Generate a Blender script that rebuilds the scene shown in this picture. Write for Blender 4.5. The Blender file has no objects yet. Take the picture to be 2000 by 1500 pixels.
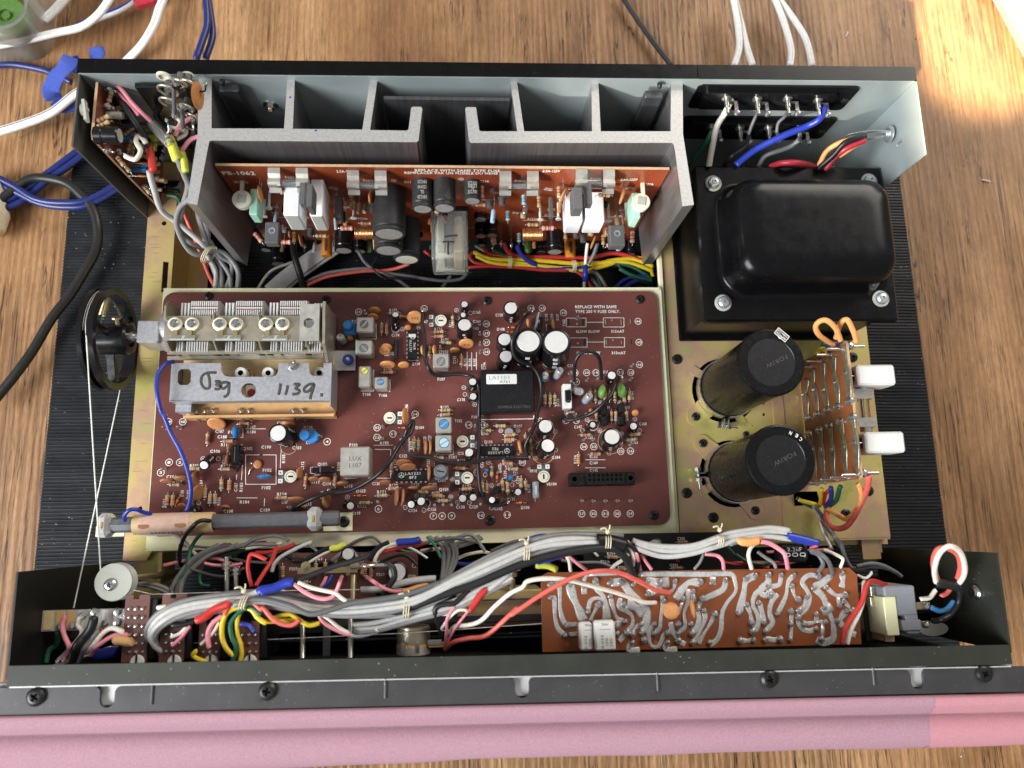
import bpy, math, random
from mathutils import Vector, Matrix
from mathutils.geometry import tessellate_polygon
rnd = random.Random(7)
SC = bpy.context.scene
U = 0.01            # the scene is written in centimetres and shrunk to metres at the end
R_ = math.radians
# ------------------------------------------------------------------ camera
F, PX, PY = 1470.0, 1000.0, 750.0
CAMZ = 52.0
_d = Vector((905 - PX, -(1035 - PY), -F)).normalized()
_X = Vector((27000, 342, -F)); _X -= _d * _X.dot(_d); _X.normalize()
_Z = -_d; _Y = _Z.cross(_X)
CR = Matrix((_X, _Y, _Z))
cam_d = bpy.data.cameras.new('camera'); cam = bpy.data.objects.new('camera', cam_d)
SC.collection.objects.link(cam); SC.camera = cam
cam_d.sensor_width = 36; cam_d.lens = 36 * F / 2000
cam_d.clip_start = 0.02; cam_d.clip_end = 30
cam.matrix_world = Matrix.Translation((0, 0, CAMZ * U)) @ CR.to_4x4()
cam_d.dof.use_dof = True; cam_d.dof.focus_distance = 0.45; cam_d.dof.aperture_fstop = 9
# ------------------------------------------------------------------ light
W = bpy.data.worlds.new('World'); SC.world = W; W.use_nodes = True
wn = W.node_tree; bg = wn.nodes['Background']
tc = wn.nodes.new('ShaderNodeTexCoord'); sp = wn.nodes.new('ShaderNodeSeparateXYZ')
rp = wn.nodes.new('ShaderNodeValToRGB')
wn.links.new(tc.outputs['Generated'], sp.inputs[0]); wn.links.new(sp.outputs['Z'], rp.inputs[0])
rp.color_ramp.elements[0].color = (.34, .31, .28, 1); rp.color_ramp.elements[0].position = 0
rp.color_ramp.elements[1].color = (.42, .42, .44, 1); rp.color_ramp.elements[1].position = 1
wn.links.new(rp.outputs[0], bg.inputs[0]); bg.inputs[1].default_value = 0.75
def area(name, loc, aim, sx, sy, power, col):
    l = bpy.data.lights.new(name, 'AREA'); l.shape = 'RECTANGLE'; l.size = sx; l.size_y = sy
    l.energy = power; l.color = col
    o = bpy.data.objects.new(name, l); SC.collection.objects.link(o)
    o.location = loc; o.rotation_euler = (Vector(aim) - Vector(loc)).to_track_quat('-Z', 'Y').to_euler()
    return o
area('window_light', (-2.3, -1.2, 1.8), (0, .1, .05), 1.7, 1.5, 205, (.94, .97, 1))
area('room_light', (1.6, 1.9, 1.7), (0, .1, .05), 1.6, 1.3, 60, (1, .93, .84))
def spot(name, loc, aim, power, ang, blend, size, col):
    l = bpy.data.lights.new(name, 'SPOT'); l.energy = power; l.spot_size = R_(ang); l.spot_blend = blend
    l.shadow_soft_size = size; l.color = col
    o = bpy.data.objects.new(name, l); SC.collection.objects.link(o)
    o.location = loc; o.rotation_euler = (Vector(aim) - Vector(loc)).to_track_quat('-Z', 'Y').to_euler()
    return o
_t = Vector((.145, .244, .145)); _s = Vector((2.42, 2.9, -1.28)).normalized()
spot('sunbeam_lamp', _t - _s * 3.0, _t, 430, 3.1, .12, .008, (1, .93, .82))
_t = Vector((.46, .425, 0)); _s = Vector((3.6, 5, -4.56)).normalized()
spot('sun_patch_lamp', _t - _s * 3.0, _t, 3300, 3.3, .5, .008, (1, .84, .62))
SC.view_settings.view_transform = 'Standard'; SC.view_settings.look = 'None'
SC.view_settings.exposure = 0.0; SC.view_settings.gamma = 1
# ------------------------------------------------------------------ pixel helpers: a photo point at a known real height / depth
def ray(px, py): return CR @ Vector((px - PX, -(py - PY), -F))
def at(px, py, z):
    r = ray(px, py); t = (z - CAMZ) / r.z
    return Vector((r.x * t, r.y * t, z))
def aty(px, py, y):
    r = ray(px, py); t = y / r.y
    return Vector((r.x * t, y, CAMZ + r.z * t))
def atx(px, py, x):
    r = ray(px, py); t = x / r.x
    return Vector((x, r.y * t, CAMZ + r.z * t))
def crop(ox, oy, k): return lambda x, y: (ox + x / k, oy + y / k)
CA = crop(640, 560, 5.5556); CB = crop(960, 560, 5.5556); CC = crop(290, 790, 5.263)
CD = crop(640, 790, 5.5556); CE = crop(960, 790, 5.5556); CT = crop(290, 560, 5.263)
FL = crop(0, 1060, 3.846); FM = crop(500, 1020, 3.846); FR = crop(1000, 1020, 3.846); FX = crop(1480, 1020, 3.846)
AL = crop(400, 310, 4.348); AR = crop(840, 310, 4.348); TL = crop(0, 0, 3.948); AN = crop(160, 940, 5.0)
DR = crop(150, 540, 6.0); FB = crop(1540, 630, 4.286); RC = crop(1300, 620, 3.41); RT = crop(1300, 100, 3.636)
# ------------------------------------------------------------------ materials
MATS = {}
def mat(name, col, rough=.5, metal=0., var=.12, vs=3., bump=0., bs=40., spec=.5, coat=0., trans=0., dust=0., ds=4., ramp=None, stretch=None, ior=1.45):
    m = bpy.data.materials.new(name); MATS[name] = m; m.use_nodes = True
    nt = m.node_tree; N = nt.nodes; L = nt.links; b = N['Principled BSDF']
    b.inputs['Roughness'].default_value = rough; b.inputs['Metallic'].default_value = metal
    b.inputs['Specular IOR Level'].default_value = spec; b.inputs['Coat Weight'].default_value = coat
    b.inputs['Transmission Weight'].default_value = trans; b.inputs['IOR'].default_value = ior
    g = N.new('ShaderNodeNewGeometry'); mp = N.new('ShaderNodeMapping')
    L.new(g.outputs['Position'], mp.inputs[0])
    mp.inputs['Scale'].default_value = [100 * s for s in (stretch or (1, 1, 1))]
    out = None
    if var or ramp:
        n = N.new('ShaderNodeTexNoise'); n.inputs['Scale'].default_value = vs; n.inputs['Detail'].default_value = 5
        n.inputs['Roughness'].default_value = .62
        L.new(mp.outputs[0], n.inputs['Vector'])
        cr = N.new('ShaderNodeValToRGB'); L.new(n.outputs['Fac'], cr.inputs[0])
        if ramp:
            e = cr.color_ramp.elements
            e[0].position = ramp[0][0]; e[0].color = (*ramp[0][1], 1)
            e[1].position = ramp[-1][0]; e[1].color = (*ramp[-1][1], 1)
            for p, c in ramp[1:-1]:
                x = e.new(p); x.color = (*c, 1)
        else:
            cr.color_ramp.elements[0].position = .3; cr.color_ramp.elements[1].position = .72
            cr.color_ramp.elements[0].color = (*[max(0, c * (1 - var)) for c in col], 1)
            cr.color_ramp.elements[1].color = (*[min(1, c * (1 + var)) for c in col], 1)
        out = cr.outputs[0]
        ma = N.new('ShaderNodeMapRange'); L.new(n.outputs['Fac'], ma.inputs[0])
        ma.inputs[3].default_value = max(.03, rough - .08); ma.inputs[4].default_value = min(1, rough + .1)
        L.new(ma.outputs[0], b.inputs['Roughness'])
    if dust:
        v = N.new('ShaderNodeTexVoronoi'); v.inputs['Scale'].default_value = ds
        L.new(mp.outputs[0], v.inputs['Vector'])
        n2 = N.new('ShaderNodeTexNoise'); n2.inputs['Scale'].default_value = .35; L.new(mp.outputs[0], n2.inputs['Vector'])
        mr = N.new('ShaderNodeMapRange'); L.new(n2.outputs['Fac'], mr.inputs[0]); mr.inputs[1].default_value = .4; mr.inputs[2].default_value = .7
        mr.inputs[3].default_value = .05; mr.inputs[4].default_value = .05 + dust * .16
        lt = N.new('ShaderNodeMath'); lt.operation = 'LESS_THAN'; L.new(v.outputs['Distance'], lt.inputs[0]); L.new(mr.outputs[0], lt.inputs[1])
        mu = N.new('ShaderNodeMath'); mu.operation = 'MULTIPLY'; mu.inputs[1].default_value = .55; L.new(lt.outputs[0], mu.inputs[0])
        mx = N.new('ShaderNodeMix'); mx.data_type = 'RGBA'; L.new(mu.outputs[0], mx.inputs[0])
        if out: L.new(out, mx.inputs[6])
        else: mx.inputs[6].default_value = (*col, 1)
        mx.inputs[7].default_value = (.5, .49, .46, 1); out = mx.outputs[2]
    if out: L.new(out, b.inputs['Base Color'])
    else: b.inputs['Base Color'].default_value = (*col, 1)
    if bump:
        nb = N.new('ShaderNodeTexNoise'); nb.inputs['Scale'].default_value = bs; nb.inputs['Detail'].default_value = 3
        L.new(mp.outputs[0], nb.inputs['Vector'])
        bp = N.new('ShaderNodeBump'); bp.inputs['Strength'].default_value = bump; bp.inputs['Distance'].default_value = .0004
        L.new(nb.outputs['Fac'], bp.inputs['Height']); L.new(bp.outputs[0], b.inputs['Normal'])
    return m
mat('board', (.138, .041, .033), .36, var=.16, vs=.25, bump=.06, bs=25, dust=.25, ds=3)
mat('board_edge', (.16, .09, .05), .8)
mat('amp_board', (.235, .045, .014), .3, var=.2, vs=.3, coat=.2)
mat('copper_board', (.24, .07, .022), .32, var=.22, vs=.4, coat=.3)
mat('phono_board', (.17, .042, .022), .35, var=.2, vs=.5)
mat('switch_board', (.14, .055, .042), .45, var=.15)
mat('phenolic', (.62, .36, .15), .5, var=.1, vs=2)
mat('board_rim', (.50, .33, .19), .85, var=.25, vs=12)
mat('print_white', (.82, .80, .74), .55, var=.05)
mat('print_grey', (.55, .53, .48), .6, var=.1)
mat('print_dark', (.05, .045, .04), .6, var=0)
mat('black_plastic', (.007, .007, .008), .38, spec=.4, var=.2, dust=.2, ds=9)
mat('black_gloss', (.006, .006, .007), .22, var=.2, dust=.1, ds=9)
mat('black_sleeve', (.004, .004, .0042), .26, spec=.3, var=.25, dust=.12, ds=9)
mat('dusty_sleeve', (.026, .026, .026), .45, spec=.35, var=.3, vs=5, dust=.5, ds=10)
mat('black_paint', (.0035, .0035, .004), .22, spec=.25, var=.2, vs=1.5, bump=.03, bs=50, dust=.12, ds=9)
mat('black_rubber', (.012, .0135, .016), .46, spec=.42, var=.35, vs=1.2, dust=.4, ds=2.2)
mat('olive_steel', (.031, .033, .026), .48, metal=.25, var=.15, vs=.6, bump=.08, bs=60, dust=.35, ds=3)
mat('dark_steel', (.062, .060, .061), .42, metal=.4, var=.12, vs=.7, bump=.08, bs=60, dust=.2)
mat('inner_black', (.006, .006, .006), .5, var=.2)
mat('zinc_grey', (.36, .41, .41), .42, metal=.35, var=.07, vs=.5, bump=.04, bs=60)
mat('flange_grey', (.115, .115, .10), .45, metal=.5, var=.15, vs=.4)
mat('alu', (.46, .455, .44), .45, metal=.5, var=.17, vs=7, stretch=(1, 1, 1), bump=.25, bs=16, dust=.4, ds=9)
mat('alu_brushed', (.36, .35, .355), .36, metal=.85, var=.18, vs=2.0, stretch=(5, 1, .12), bump=.1, bs=6)
mat('alu_dark', (.09, .095, .10), .45, metal=.7, var=.3, vs=1.2, stretch=(4, 1, .2), dust=.4)
mat('chromate', (.6, .5, .3), .32, metal=.5, vs=.25, ramp=[(.28, (.34, .40, .11)), (.40, (.66, .58, .19)), (.50, (.68, .50, .22)), (.58, (.60, .38, .26)), (.70, (.48, .50, .16))])
mat('chromate_pale_sheen', (.6, .6, .4), .36, metal=.1, vs=.22, ramp=[(.30, (.76, .78, .42)), (.5, (.86, .83, .55)), (.62, (.82, .70, .52)), (.72, (.70, .72, .38))])  # pale plating, with the window sheen lightened into its colour
mat('frame_tan', (.52, .47, .36), .34, metal=.8, var=.15, vs=1.2, bump=.1, bs=12)
mat('frame_light', (.60, .58, .52), .38, metal=.75, var=.12, vs=2, bump=.15, bs=12)
mat('galvanised', (.46, .47, .49), .42, metal=.7, var=.16, vs=7, bump=.1, bs=20)
mat('tin', (.66, .64, .58), .28, metal=.95, var=.1, vs=3)
mat('can', (.62, .60, .53), .34, metal=.75, var=.10, vs=2.5, bump=.05, bs=15)
mat('solder', (.60, .59, .57), .24, metal=.9, var=.12, vs=6, bump=.35, bs=9)
mat('track_dull', (.30, .27, .19), .30, metal=.7, var=.35, vs=3, bump=.4, bs=6)
mat('solder_flat', (.60, .59, .565), .27, metal=.3, var=.12, vs=3, bump=.2, bs=4, coat=.3)
mat('steel_bright', (.66, .66, .65), .22, metal=1, var=.08)
mat('brass', (.60, .50, .28), .3, metal=.9, var=.1)
mat('copper_wire', (.80, .40, .18), .26, metal=.9, var=.1)
mat('screw_black', (.03, .03, .028), .35, metal=.6, var=.3)
mat('zinc_screw', (.60, .63, .64), .3, metal=.8, var=.1, vs=5)
mat('ceramic', (.55, .24, .085), .42, var=.12, vs=4, bump=.05)
mat('ceramic_dark', (.33, .14, .06), .42, var=.15, vs=4)
mat('res_body', (.44, .33, .19), .38, var=.12, vs=6)
mat('res_pink', (.62, .33, .25), .5, var=.1)
mat('res_blue', (.36, .52, .62), .4, var=.08)
for n, c in dict(b_red=(.42, .05, .03), b_brown=(.13, .045, .02), b_black=(.02, .02, .02), b_orange=(.6, .17, .03), b_yellow=(.65, .48, .06), b_green=(.12, .25, .10), b_blue=(.10, .16, .40), b_violet=(.20, .12, .30), b_gold=(.45, .28, .08), b_grey=(.3, .3, .3), b_white=(.7, .7, .65)).items():
    mat(n, c, .4, var=.08)
mat('el_top', (.68, .67, .65), .38, metal=.3, var=.05, vs=3)
mat('el_top_dull', (.45, .43, .40), .45, metal=.5, var=.2, vs=4)
mat('blue_plastic', (.035, .20, .50), .42, var=.1)
mat('pale_blue', (.33, .55, .75), .42, var=.08)
mat('blue_gloss', (.02, .17, .42), .2, var=.15, coat=.4)
mat('yellow_slug', (.72, .66, .05), .5)
mat('grey_slug', (.16, .17, .18), .5)
mat('green_cap', (.12, .25, .055), .3, var=.2, coat=.3)
mat('mint', (.33, .58, .45), .45, var=.1)
mat('orange_cap', (.70, .24, .03), .4, var=.1)
mat('white_ceramic', (.74, .75, .76), .55, var=.05, vs=3, bump=.1, bs=20)
mat('white_plastic', (.70, .70, .66), .42, var=.04)
mat('ivory', (.66, .64, .52), .45, var=.06)
mat('grey_plastic', (.24, .25, .28), .45, var=.06)
mat('mid_grey', (.09, .09, .09), .5, var=.1)
mat('nylon', (.40, .41, .36), .42, var=.05, vs=2)
mat('styroflex', (.55, .56, .56), .12, var=.15, trans=.55, vs=6)
mat('glass', (.9, .92, .92), .05, var=0, trans=1.)
mat('smoky_plastic', (.72, .73, .70), .10, var=.1, trans=.82, vs=1)
mat('holder_plastic', (.62, .64, .64), .32, var=.1, trans=.45)
mat('glue', (.50, .33, .07), .25, var=.2, trans=.3)
mat('ferrite', (.115, .118, .13), .45, var=.15, vs=3, bump=.15, bs=8)
mat('kraft', (.62, .42, .32), .55, var=.1, vs=3)
mat('kraft_yellow', (.60, .44, .22), .55, var=.1, vs=3)
mat('pink_paper', (.39, .225, .27), .85, var=.13, vs=11, bump=.3, bs=14, spec=.2)
mat('pink_light', (.50, .235, .265), .85, var=.08, vs=9, bump=.3, bs=14, spec=.2)
mat('velcro', (.060, .10, .40), .9, var=.3, vs=14, bump=1., bs=16, spec=.2)
mat('kapton', (.4, .3, .1), .3)
for n, c, r in [('w_grey', (.22, .215, .21), .4), ('w_ltgrey', (.46, .455, .43), .38), ('w_dkgrey', (.12, .12, .12), .42), ('w_black', (.012, .012, .013), .36), ('w_white', (.74, .70, .60), .42),
                ('w_red', (.50, .035, .03), .38), ('w_coral', (.72, .13, .10), .42), ('w_pink', (.78, .27, .32), .45), ('w_yellow', (.76, .55, .03), .38), ('w_green', (.02, .13, .07), .38),
                ('w_blue', (.02, .04, .32), .32), ('w_orange', (.80, .36, .12), .45), ('w_ltblue', (.06, .26, .55), .4), ('w_lime', (.62, .66, .08), .4), ('cable_white', (.74, .74, .72), .4),
                ('cable_blue', (.014, .024, .13), .32), ('cable_black', (.016, .016, .016), .42), ('cream', (.62, .54, .40), .4), ('cord', (.78, .77, .70), .6), ('tie', (.62, .56, .38), .3), ('crimson', (.45, .03, .05), .35)]:
    mat(n, c, r, var=.1, vs=3)
# wood table
def wood():
    m = bpy.data.materials.new('oak_table'); MATS['oak'] = m; m.use_nodes = True
    nt = m.node_tree; N = nt.nodes; L = nt.links; b = N['Principled BSDF']
    g = N.new('ShaderNodeNewGeometry')
    def mp(s, r=0):
        q = N.new('ShaderNodeMapping'); q.inputs['Scale'].default_value = s; q.inputs['Rotation'].default_value = (0, 0, r)
        L.new(g.outputs['Position'], q.inputs[0]); return q.outputs[0]
    def noise(vec, sc, det=4, dis=0., ro=.6):
        q = N.new('ShaderNodeTexNoise'); q.inputs['Scale'].default_value = sc; q.inputs['Detail'].default_value = det
        q.inputs['Distortion'].default_value = dis; q.inputs['Roughness'].default_value = ro; L.new(vec, q.inputs['Vector']); return q.outputs['Fac']
    def ramp(f, pts):
        q = N.new('ShaderNodeValToRGB'); L.new(f, q.inputs[0]); e = q.color_ramp.elements
        e[0].position = pts[0][0]; e[0].color = (*pts[0][1], 1); e[1].position = pts[-1][0]; e[1].color = (*pts[-1][1], 1)
        for p, c in pts[1:-1]: e.new(p).color = (*c, 1)
        return q.outputs[0]
    def mix(f, a, c, mode='MIX'):
        q = N.new('ShaderNodeMix'); q.data_type = 'RGBA'; q.blend_type = mode
        if isinstance(f, float): q.inputs[0].default_value = f
        else: L.new(f, q.inputs[0])
        L.new(a, q.inputs[6])
        if isinstance(c, tuple): q.inputs[7].default_value = (*c, 1)
        else: L.new(c, q.inputs[7])
        return q.outputs[2]
    wv = N.new('ShaderNodeTexWave'); wv.wave_type = 'BANDS'; wv.bands_direction = 'X'
    L.new(mp((100, 9, 100)), wv.inputs[0]); wv.inputs['Scale'].default_value = .62; wv.inputs['Distortion'].default_value = 9
    wv.inputs['Detail'].default_value = 3; wv.inputs['Detail Scale'].default_value = .8; wv.inputs['Detail Roughness'].default_value = .65
    broad = noise(mp((7, 1.6, 7)), 1.6, 3, .8)
    base = ramp(broad, [(.3, (.19, .090, .036)), (.46, (.30, .158, .068)), (.6, (.40, .225, .106)), (.72, (.48, .285, .145))])
    c = mix(.42, base, ramp(wv.outputs['Fac'], [(0, (.62, .62, .62)), (.6, (1, 1, 1)), (1, (1.12, 1.12, 1.12))]), 'MULTIPLY')
    c = mix(.4, c, ramp(noise(mp((900, 60, 100)), 1., 3), [(.3, (.60, .56, .52)), (.6, (1.14, 1.14, 1.14))]), 'MULTIPLY')
    c = mix(.5, c, ramp(noise(mp((2200, 160, 100)), 1., 2), [(.34, (.55, .5, .45)), (.6, (1.16, 1.16, 1.16))]), 'MULTIPLY')
    crk = ramp(noise(mp((100, 3.2, 100)), .55, 4, 2.2, .7), [(.482, (0, 0, 0)), (.495, (1, 1, 1)), (.503, (1, 1, 1)), (.514, (0, 0, 0))])
    msk = ramp(noise(mp((12, 9, 12)), 1.3, 2), [(.44, (0, 0, 0)), (.54, (1, 1, 1))])
    cm = N.new('ShaderNodeMath'); cm.operation = 'MULTIPLY'; L.new(crk, cm.inputs[0]); L.new(msk, cm.inputs[1])
    c = mix(cm.outputs[0], c, (.05, .025, .012))
    c2 = ramp(noise(mp((260, 7, 100)), .7, 3, 1.5, .7), [(.488, (0, 0, 0)), (.5, (.75, .75, .75)), (.512, (0, 0, 0))])
    c = mix(c2, c, (.12, .06, .025))
    c = mix(.5, c, ramp(noise(mp((30, 22, 30)), 1.5, 5, 1.), [(.35, (.72, .68, .62)), (.6, (1.08, 1.08, 1.08))]), 'MULTIPLY')
    # knots
    v = N.new('ShaderNodeTexVoronoi'); v.inputs['Scale'].default_value = 1.; L.new(mp((7.5, 5, 7)), v.inputs['Vector'])
    ad = N.new('ShaderNodeMath'); ad.operation = 'MULTIPLY_ADD'; L.new(noise(mp((60, 25, 60)), 1., 3), ad.inputs[0]); ad.inputs[1].default_value = .16; L.new(v.outputs['Distance'], ad.inputs[2])
    c = mix(ramp(ad.outputs[0], [(.09, (.6, .6, .6)), (.13, (0, 0, 0))]), c, (.07, .035, .02))
    L.new(c, b.inputs['Base Color']); b.inputs['Roughness'].default_value = .5; b.inputs['Specular IOR Level'].default_value = .4
    bp = N.new('ShaderNodeBump'); bp.inputs['Strength'].default_value = .5; bp.inputs['Distance'].default_value = .0006
    L.new(wv.outputs['Fac'], bp.inputs['Height']); L.new(bp.outputs[0], b.inputs['Normal'])
wood()
# ------------------------------------------------------------------ mesh builder (centimetres, world coordinates)
class MB:
    def __init__(s): s.v = []; s.f = []; s.m = []; s.s = []; s.mats = []
    def mi(s, name):
        if name not in s.mats: s.mats.append(name)
        return s.mats.index(name)
    def add(s, verts, faces, m, smooth=False):
        k = len(s.v); i = s.mi(m); s.v += [tuple(v) for v in verts]
        for f in faces: s.f.append([k + a for a in f]); s.m.append(i); s.s.append(smooth)
        return s
    def box(s, c, size, m, R=None, bev=0.):
        c = Vector(c); x, y, z = (a / 2 for a in size); R = R or Matrix.Identity(3)
        if not bev:
            vs = [c + R @ Vector((i * x, j * y, k * z)) for i in (-1, 1) for j in (-1, 1) for k in (-1, 1)]
            return s.add(vs, [(0, 1, 3, 2), (4, 6, 7, 5), (0, 4, 5, 1), (2, 3, 7, 6), (0, 2, 6, 4), (1, 5, 7, 3)], m)
        b = min(bev, x * .9, y * .9, z * .9); vs = []; idx = {}
        for i in (-1, 1):
            for j in (-1, 1):
                for k in (-1, 1):
                    for a in range(3):
                        p = [i * (x - b), j * (y - b), k * (z - b)]; p[a] += (i, j, k)[a] * b
                        idx[(i, j, k, a)] = len(vs); vs.append(c + R @ Vector(p))
        fs = []
        for a in range(3):
            u, w = [q for q in range(3) if q != a]
            for sgn in (-1, 1):
                loop = []
                for (p, q) in ((-1, -1), (1, -1), (1, 1), (-1, 1)):
                    t = [0, 0, 0]; t[a] = sgn; t[u] = p; t[w] = q; loop.append(idx[(*t, a)])
                fs.append(loop)
            for p in (-1, 1):
                for q in (-1, 1):
                    t1 = [0, 0, 0]; t2 = [0, 0, 0]; t1[a] = -1; t2[a] = 1
                    t1[u] = t2[u] = p; t1[w] = t2[w] = q
                    fs.append([idx[(*t1, u)], idx[(*t2, u)], idx[(*t2, w)], idx[(*t1, w)]])
        for i in (-1, 1):
            for j in (-1, 1):
                for k in (-1, 1): fs.append([idx[(i, j, k, a)] for a in range(3)])
        return s.add(vs, fs, m)
    def bx(s, x0, x1, y0, y1, z0, z1, m, bev=0.):
        return s.box(((x0 + x1) / 2, (y0 + y1) / 2, (z0 + z1) / 2), (abs(x1 - x0), abs(y1 - y0), abs(z1 - z0)), m, None, bev)
    def lathe(s, p0, ax, prof, m, n=14, smooth=True, ms=None):
        """prof: (distance along the axis, radius); radius 0 closes."""
        p0 = Vector(p0); ax = Vector(ax).normalized()
        u = ax.orthogonal().normalized(); w = ax.cross(u)
        for q in range(len(prof) - 1):
            (t0, r0), (t1, r1) = prof[q], prof[q + 1]; mm = ms[q] if ms else m
            c0 = p0 + ax * t0; c1 = p0 + ax * t1
            A = [c0 + (u * math.cos(a) + w * math.sin(a)) * r0 for a in (2 * math.pi * i / n for i in range(n))] if r0 > 0 else [c0]
            B = [c1 + (u * math.cos(a) + w * math.sin(a)) * r1 for a in (2 * math.pi * i / n for i in range(n))] if r1 > 0 else [c1]
            fs = []
            for i in range(n):
                j = (i + 1) % n
                if r0 > 0 and r1 > 0: fs.append((i, j, n + j, n + i))
                elif r0 > 0: fs.append((i, j, n))
                elif r1 > 0: fs.append((0, 1 + j, 1 + i))
            s.add(A + B, fs, mm, smooth)
        return s
    def cyl(s, p0, p1, r, m, n=14, r1=None, smooth=True, bev=0.):
        p0 = Vector(p0); p1 = Vector(p1); h = (p1 - p0).length; r1 = r if r1 is None else r1
        pr = [(0, 0), (0, r), (h, r1), (h, 0)] if not bev else [(0, 0), (0, r - bev), (bev, r), (h - bev, r1), (h, r1 - bev), (h, 0)]
        return s.lathe(p0, p1 - p0, pr, m, n, smooth)
    def ball(s, c, r, m, n=8, sz=1.):
        k = max(3, n // 2); pr = [(-r * math.cos(math.pi * i / k) * sz, r * math.sin(math.pi * i / k)) for i in range(k + 1)]
        pr[0] = (pr[0][0], 0); pr[-1] = (pr[-1][0], 0)
        return s.lathe(c, (0, 0, 1), pr, m, n)
    def tube(s, path, r, m, n=7, sub=5, flat=None, taper=None, spl=True):
        P = [Vector(p) for p in path]
        if spl and len(P) > 2: P = spline(P, sub)
        return s.sweep(P, r, m, n, flat, taper)
    def sweep(s, P, r, m, n=7, flat=None, taper=None):
        rings = []; prev = None
        for i, p in enumerate(P):
            t = (P[min(i + 1, len(P) - 1)] - P[max(i - 1, 0)])
            t = t.normalized() if t.length > 1e-9 else Vector((1, 0, 0))
            if flat is not None: up = Vector(flat)
            else: up = prev if prev is not None else (Vector((0, 0, 1)) if abs(t.z) < .9 else Vector((0, 1, 0)))
            side = t.cross(up)
            if side.length < 1e-6: side = t.orthogonal()
            side.normalize(); u = side.cross(t).normalized(); prev = u
            rr = r * (taper(i / (len(P) - 1)) if taper else 1)
            if isinstance(m, tuple): pass
            a_, b_ = (rr, rr) if flat is None else (rr, rr * s.fl)
            rings.append([p + side * math.cos(2 * math.pi * k / n) * a_ + u * math.sin(2 * math.pi * k / n) * b_ for k in range(n)])
        vs = [v for q in rings for v in q]; fs = []
        for i in range(len(P) - 1):
            for k in range(n): fs.append((i * n + k, i * n + (k + 1) % n, (i + 1) * n + (k + 1) % n, (i + 1) * n + k))
        fs.append(tuple(range(n - 1, -1, -1))); fs.append(tuple((len(P) - 1) * n + k for k in range(n)))
        return s.add(vs, fs, m, True)
    fl = .3
    def prism(s, outer, h0, h1, m, M=None, holes=(), side=None, eps=0):
        """polygon(s) in the local xy plane extruded h0..h1 along local z."""
        M = M or Matrix.Identity(4); loops = [list(outer)] + [list(h) for h in holes]
        tri = tessellate_polygon([[Vector((a, b, 0)) for a, b in l] for l in loops])
        flatp = [p for l in loops for p in l]; n = len(flatp)
        vs = [M @ Vector((a, b, h1)) for a, b in flatp] + [M @ Vector((a, b, h0)) for a, b in flatp]
        def up(t):
            (x0, y0), (x1, y1), (x2, y2) = (flatp[i] for i in t)
            return t if (x1 - x0) * (y2 - y0) - (x2 - x0) * (y1 - y0) > 0 else tuple(reversed(t))
        tri = [up(tuple(t)) for t in tri]
        s.add(vs, [t for t in tri] + [tuple(n + i for i in reversed(t)) for t in tri], m)
        k = 0; sf = []
        for l in loops:
            for i in range(len(l)): j = (i + 1) % len(l); sf.append((k + i, k + j, n + k + j, n + k + i))
            k += len(l)
        return s.add(vs, sf, side or m)
    def sheet(s, pts, m): return s.add(pts, [tuple(range(len(pts)))], m)
    def text(s, txt, M, m, w=None, h=.2, align='c', bold=.02):
        vs, fs, W_, H_ = glyphs(txt, bold)
        sx = (w / W_ if w else h / H_); sy = h / H_
        ox = -W_ * sx / 2 if align == 'c' else 0
        return s.add([M @ Vector((x * sx + ox, y * sy - h / 2, 0)) for x, y in vs], fs, m)
    def build(s, name, parent=None, origin=None, smooth=True):
        me = s.mesh(name, origin); return link(name, me, parent, s.org)
    def mesh(s, name, origin=None):
        if origin is None:
            n = max(1, len(s.v)); lo = [min(v[i] for v in s.v) for i in range(3)]; hi = [max(v[i] for v in s.v) for i in range(3)]
            origin = Vector(((lo[0] + hi[0]) / 2, (lo[1] + hi[1]) / 2, lo[2]))
        s.org = Vector(origin)
        me = bpy.data.meshes.new(name)
        me.from_pydata([(v[0] - s.org.x, v[1] - s.org.y, v[2] - s.org.z) for v in s.v], [], s.f)
        for k in s.mats: me.materials.append(MATS[k])
        me.polygons.foreach_set('material_index', s.m); me.polygons.foreach_set('use_smooth', s.s)
        me.update(); return me
def spline(P, sub=5):
    out = []; n = len(P)
    for i in range(n - 1):
        p0 = P[max(i - 1, 0)]; p1 = P[i]; p2 = P[i + 1]; p3 = P[min(i + 2, n - 1)]
        for k in range(sub):
            t = k / sub
            out.append(.5 * ((2 * p1) + (p2 - p0) * t + (2 * p0 - 5 * p1 + 4 * p2 - p3) * t * t + (3 * p1 - p0 - 3 * p2 + p3) * t ** 3))
    out.append(P[-1]); return out
_g = {}
def glyphs(txt, bold=.02):
    if (txt, bold) in _g: return _g[(txt, bold)]
    c = bpy.data.curves.new('t', 'FONT'); c.body = txt; c.size = 1; c.offset = bold; c.resolution_u = 2; c.space_character = 1.08
    o = bpy.data.objects.new('t', c); me = bpy.data.meshes.new_from_object(o)
    vs = [(v.co.x, v.co.y) for v in me.vertices]; fs = [tuple(p.vertices) for p in me.polygons]
    x0 = min(v[0] for v in vs); x1 = max(v[0] for v in vs)
    vs = [(x - x0, y) for x, y in vs]
    bpy.data.objects.remove(o); bpy.data.curves.remove(c); bpy.data.meshes.remove(me)
    _g[(txt, bold)] = (vs, fs, x1 - x0, .72); return _g[(txt, bold)]
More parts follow.
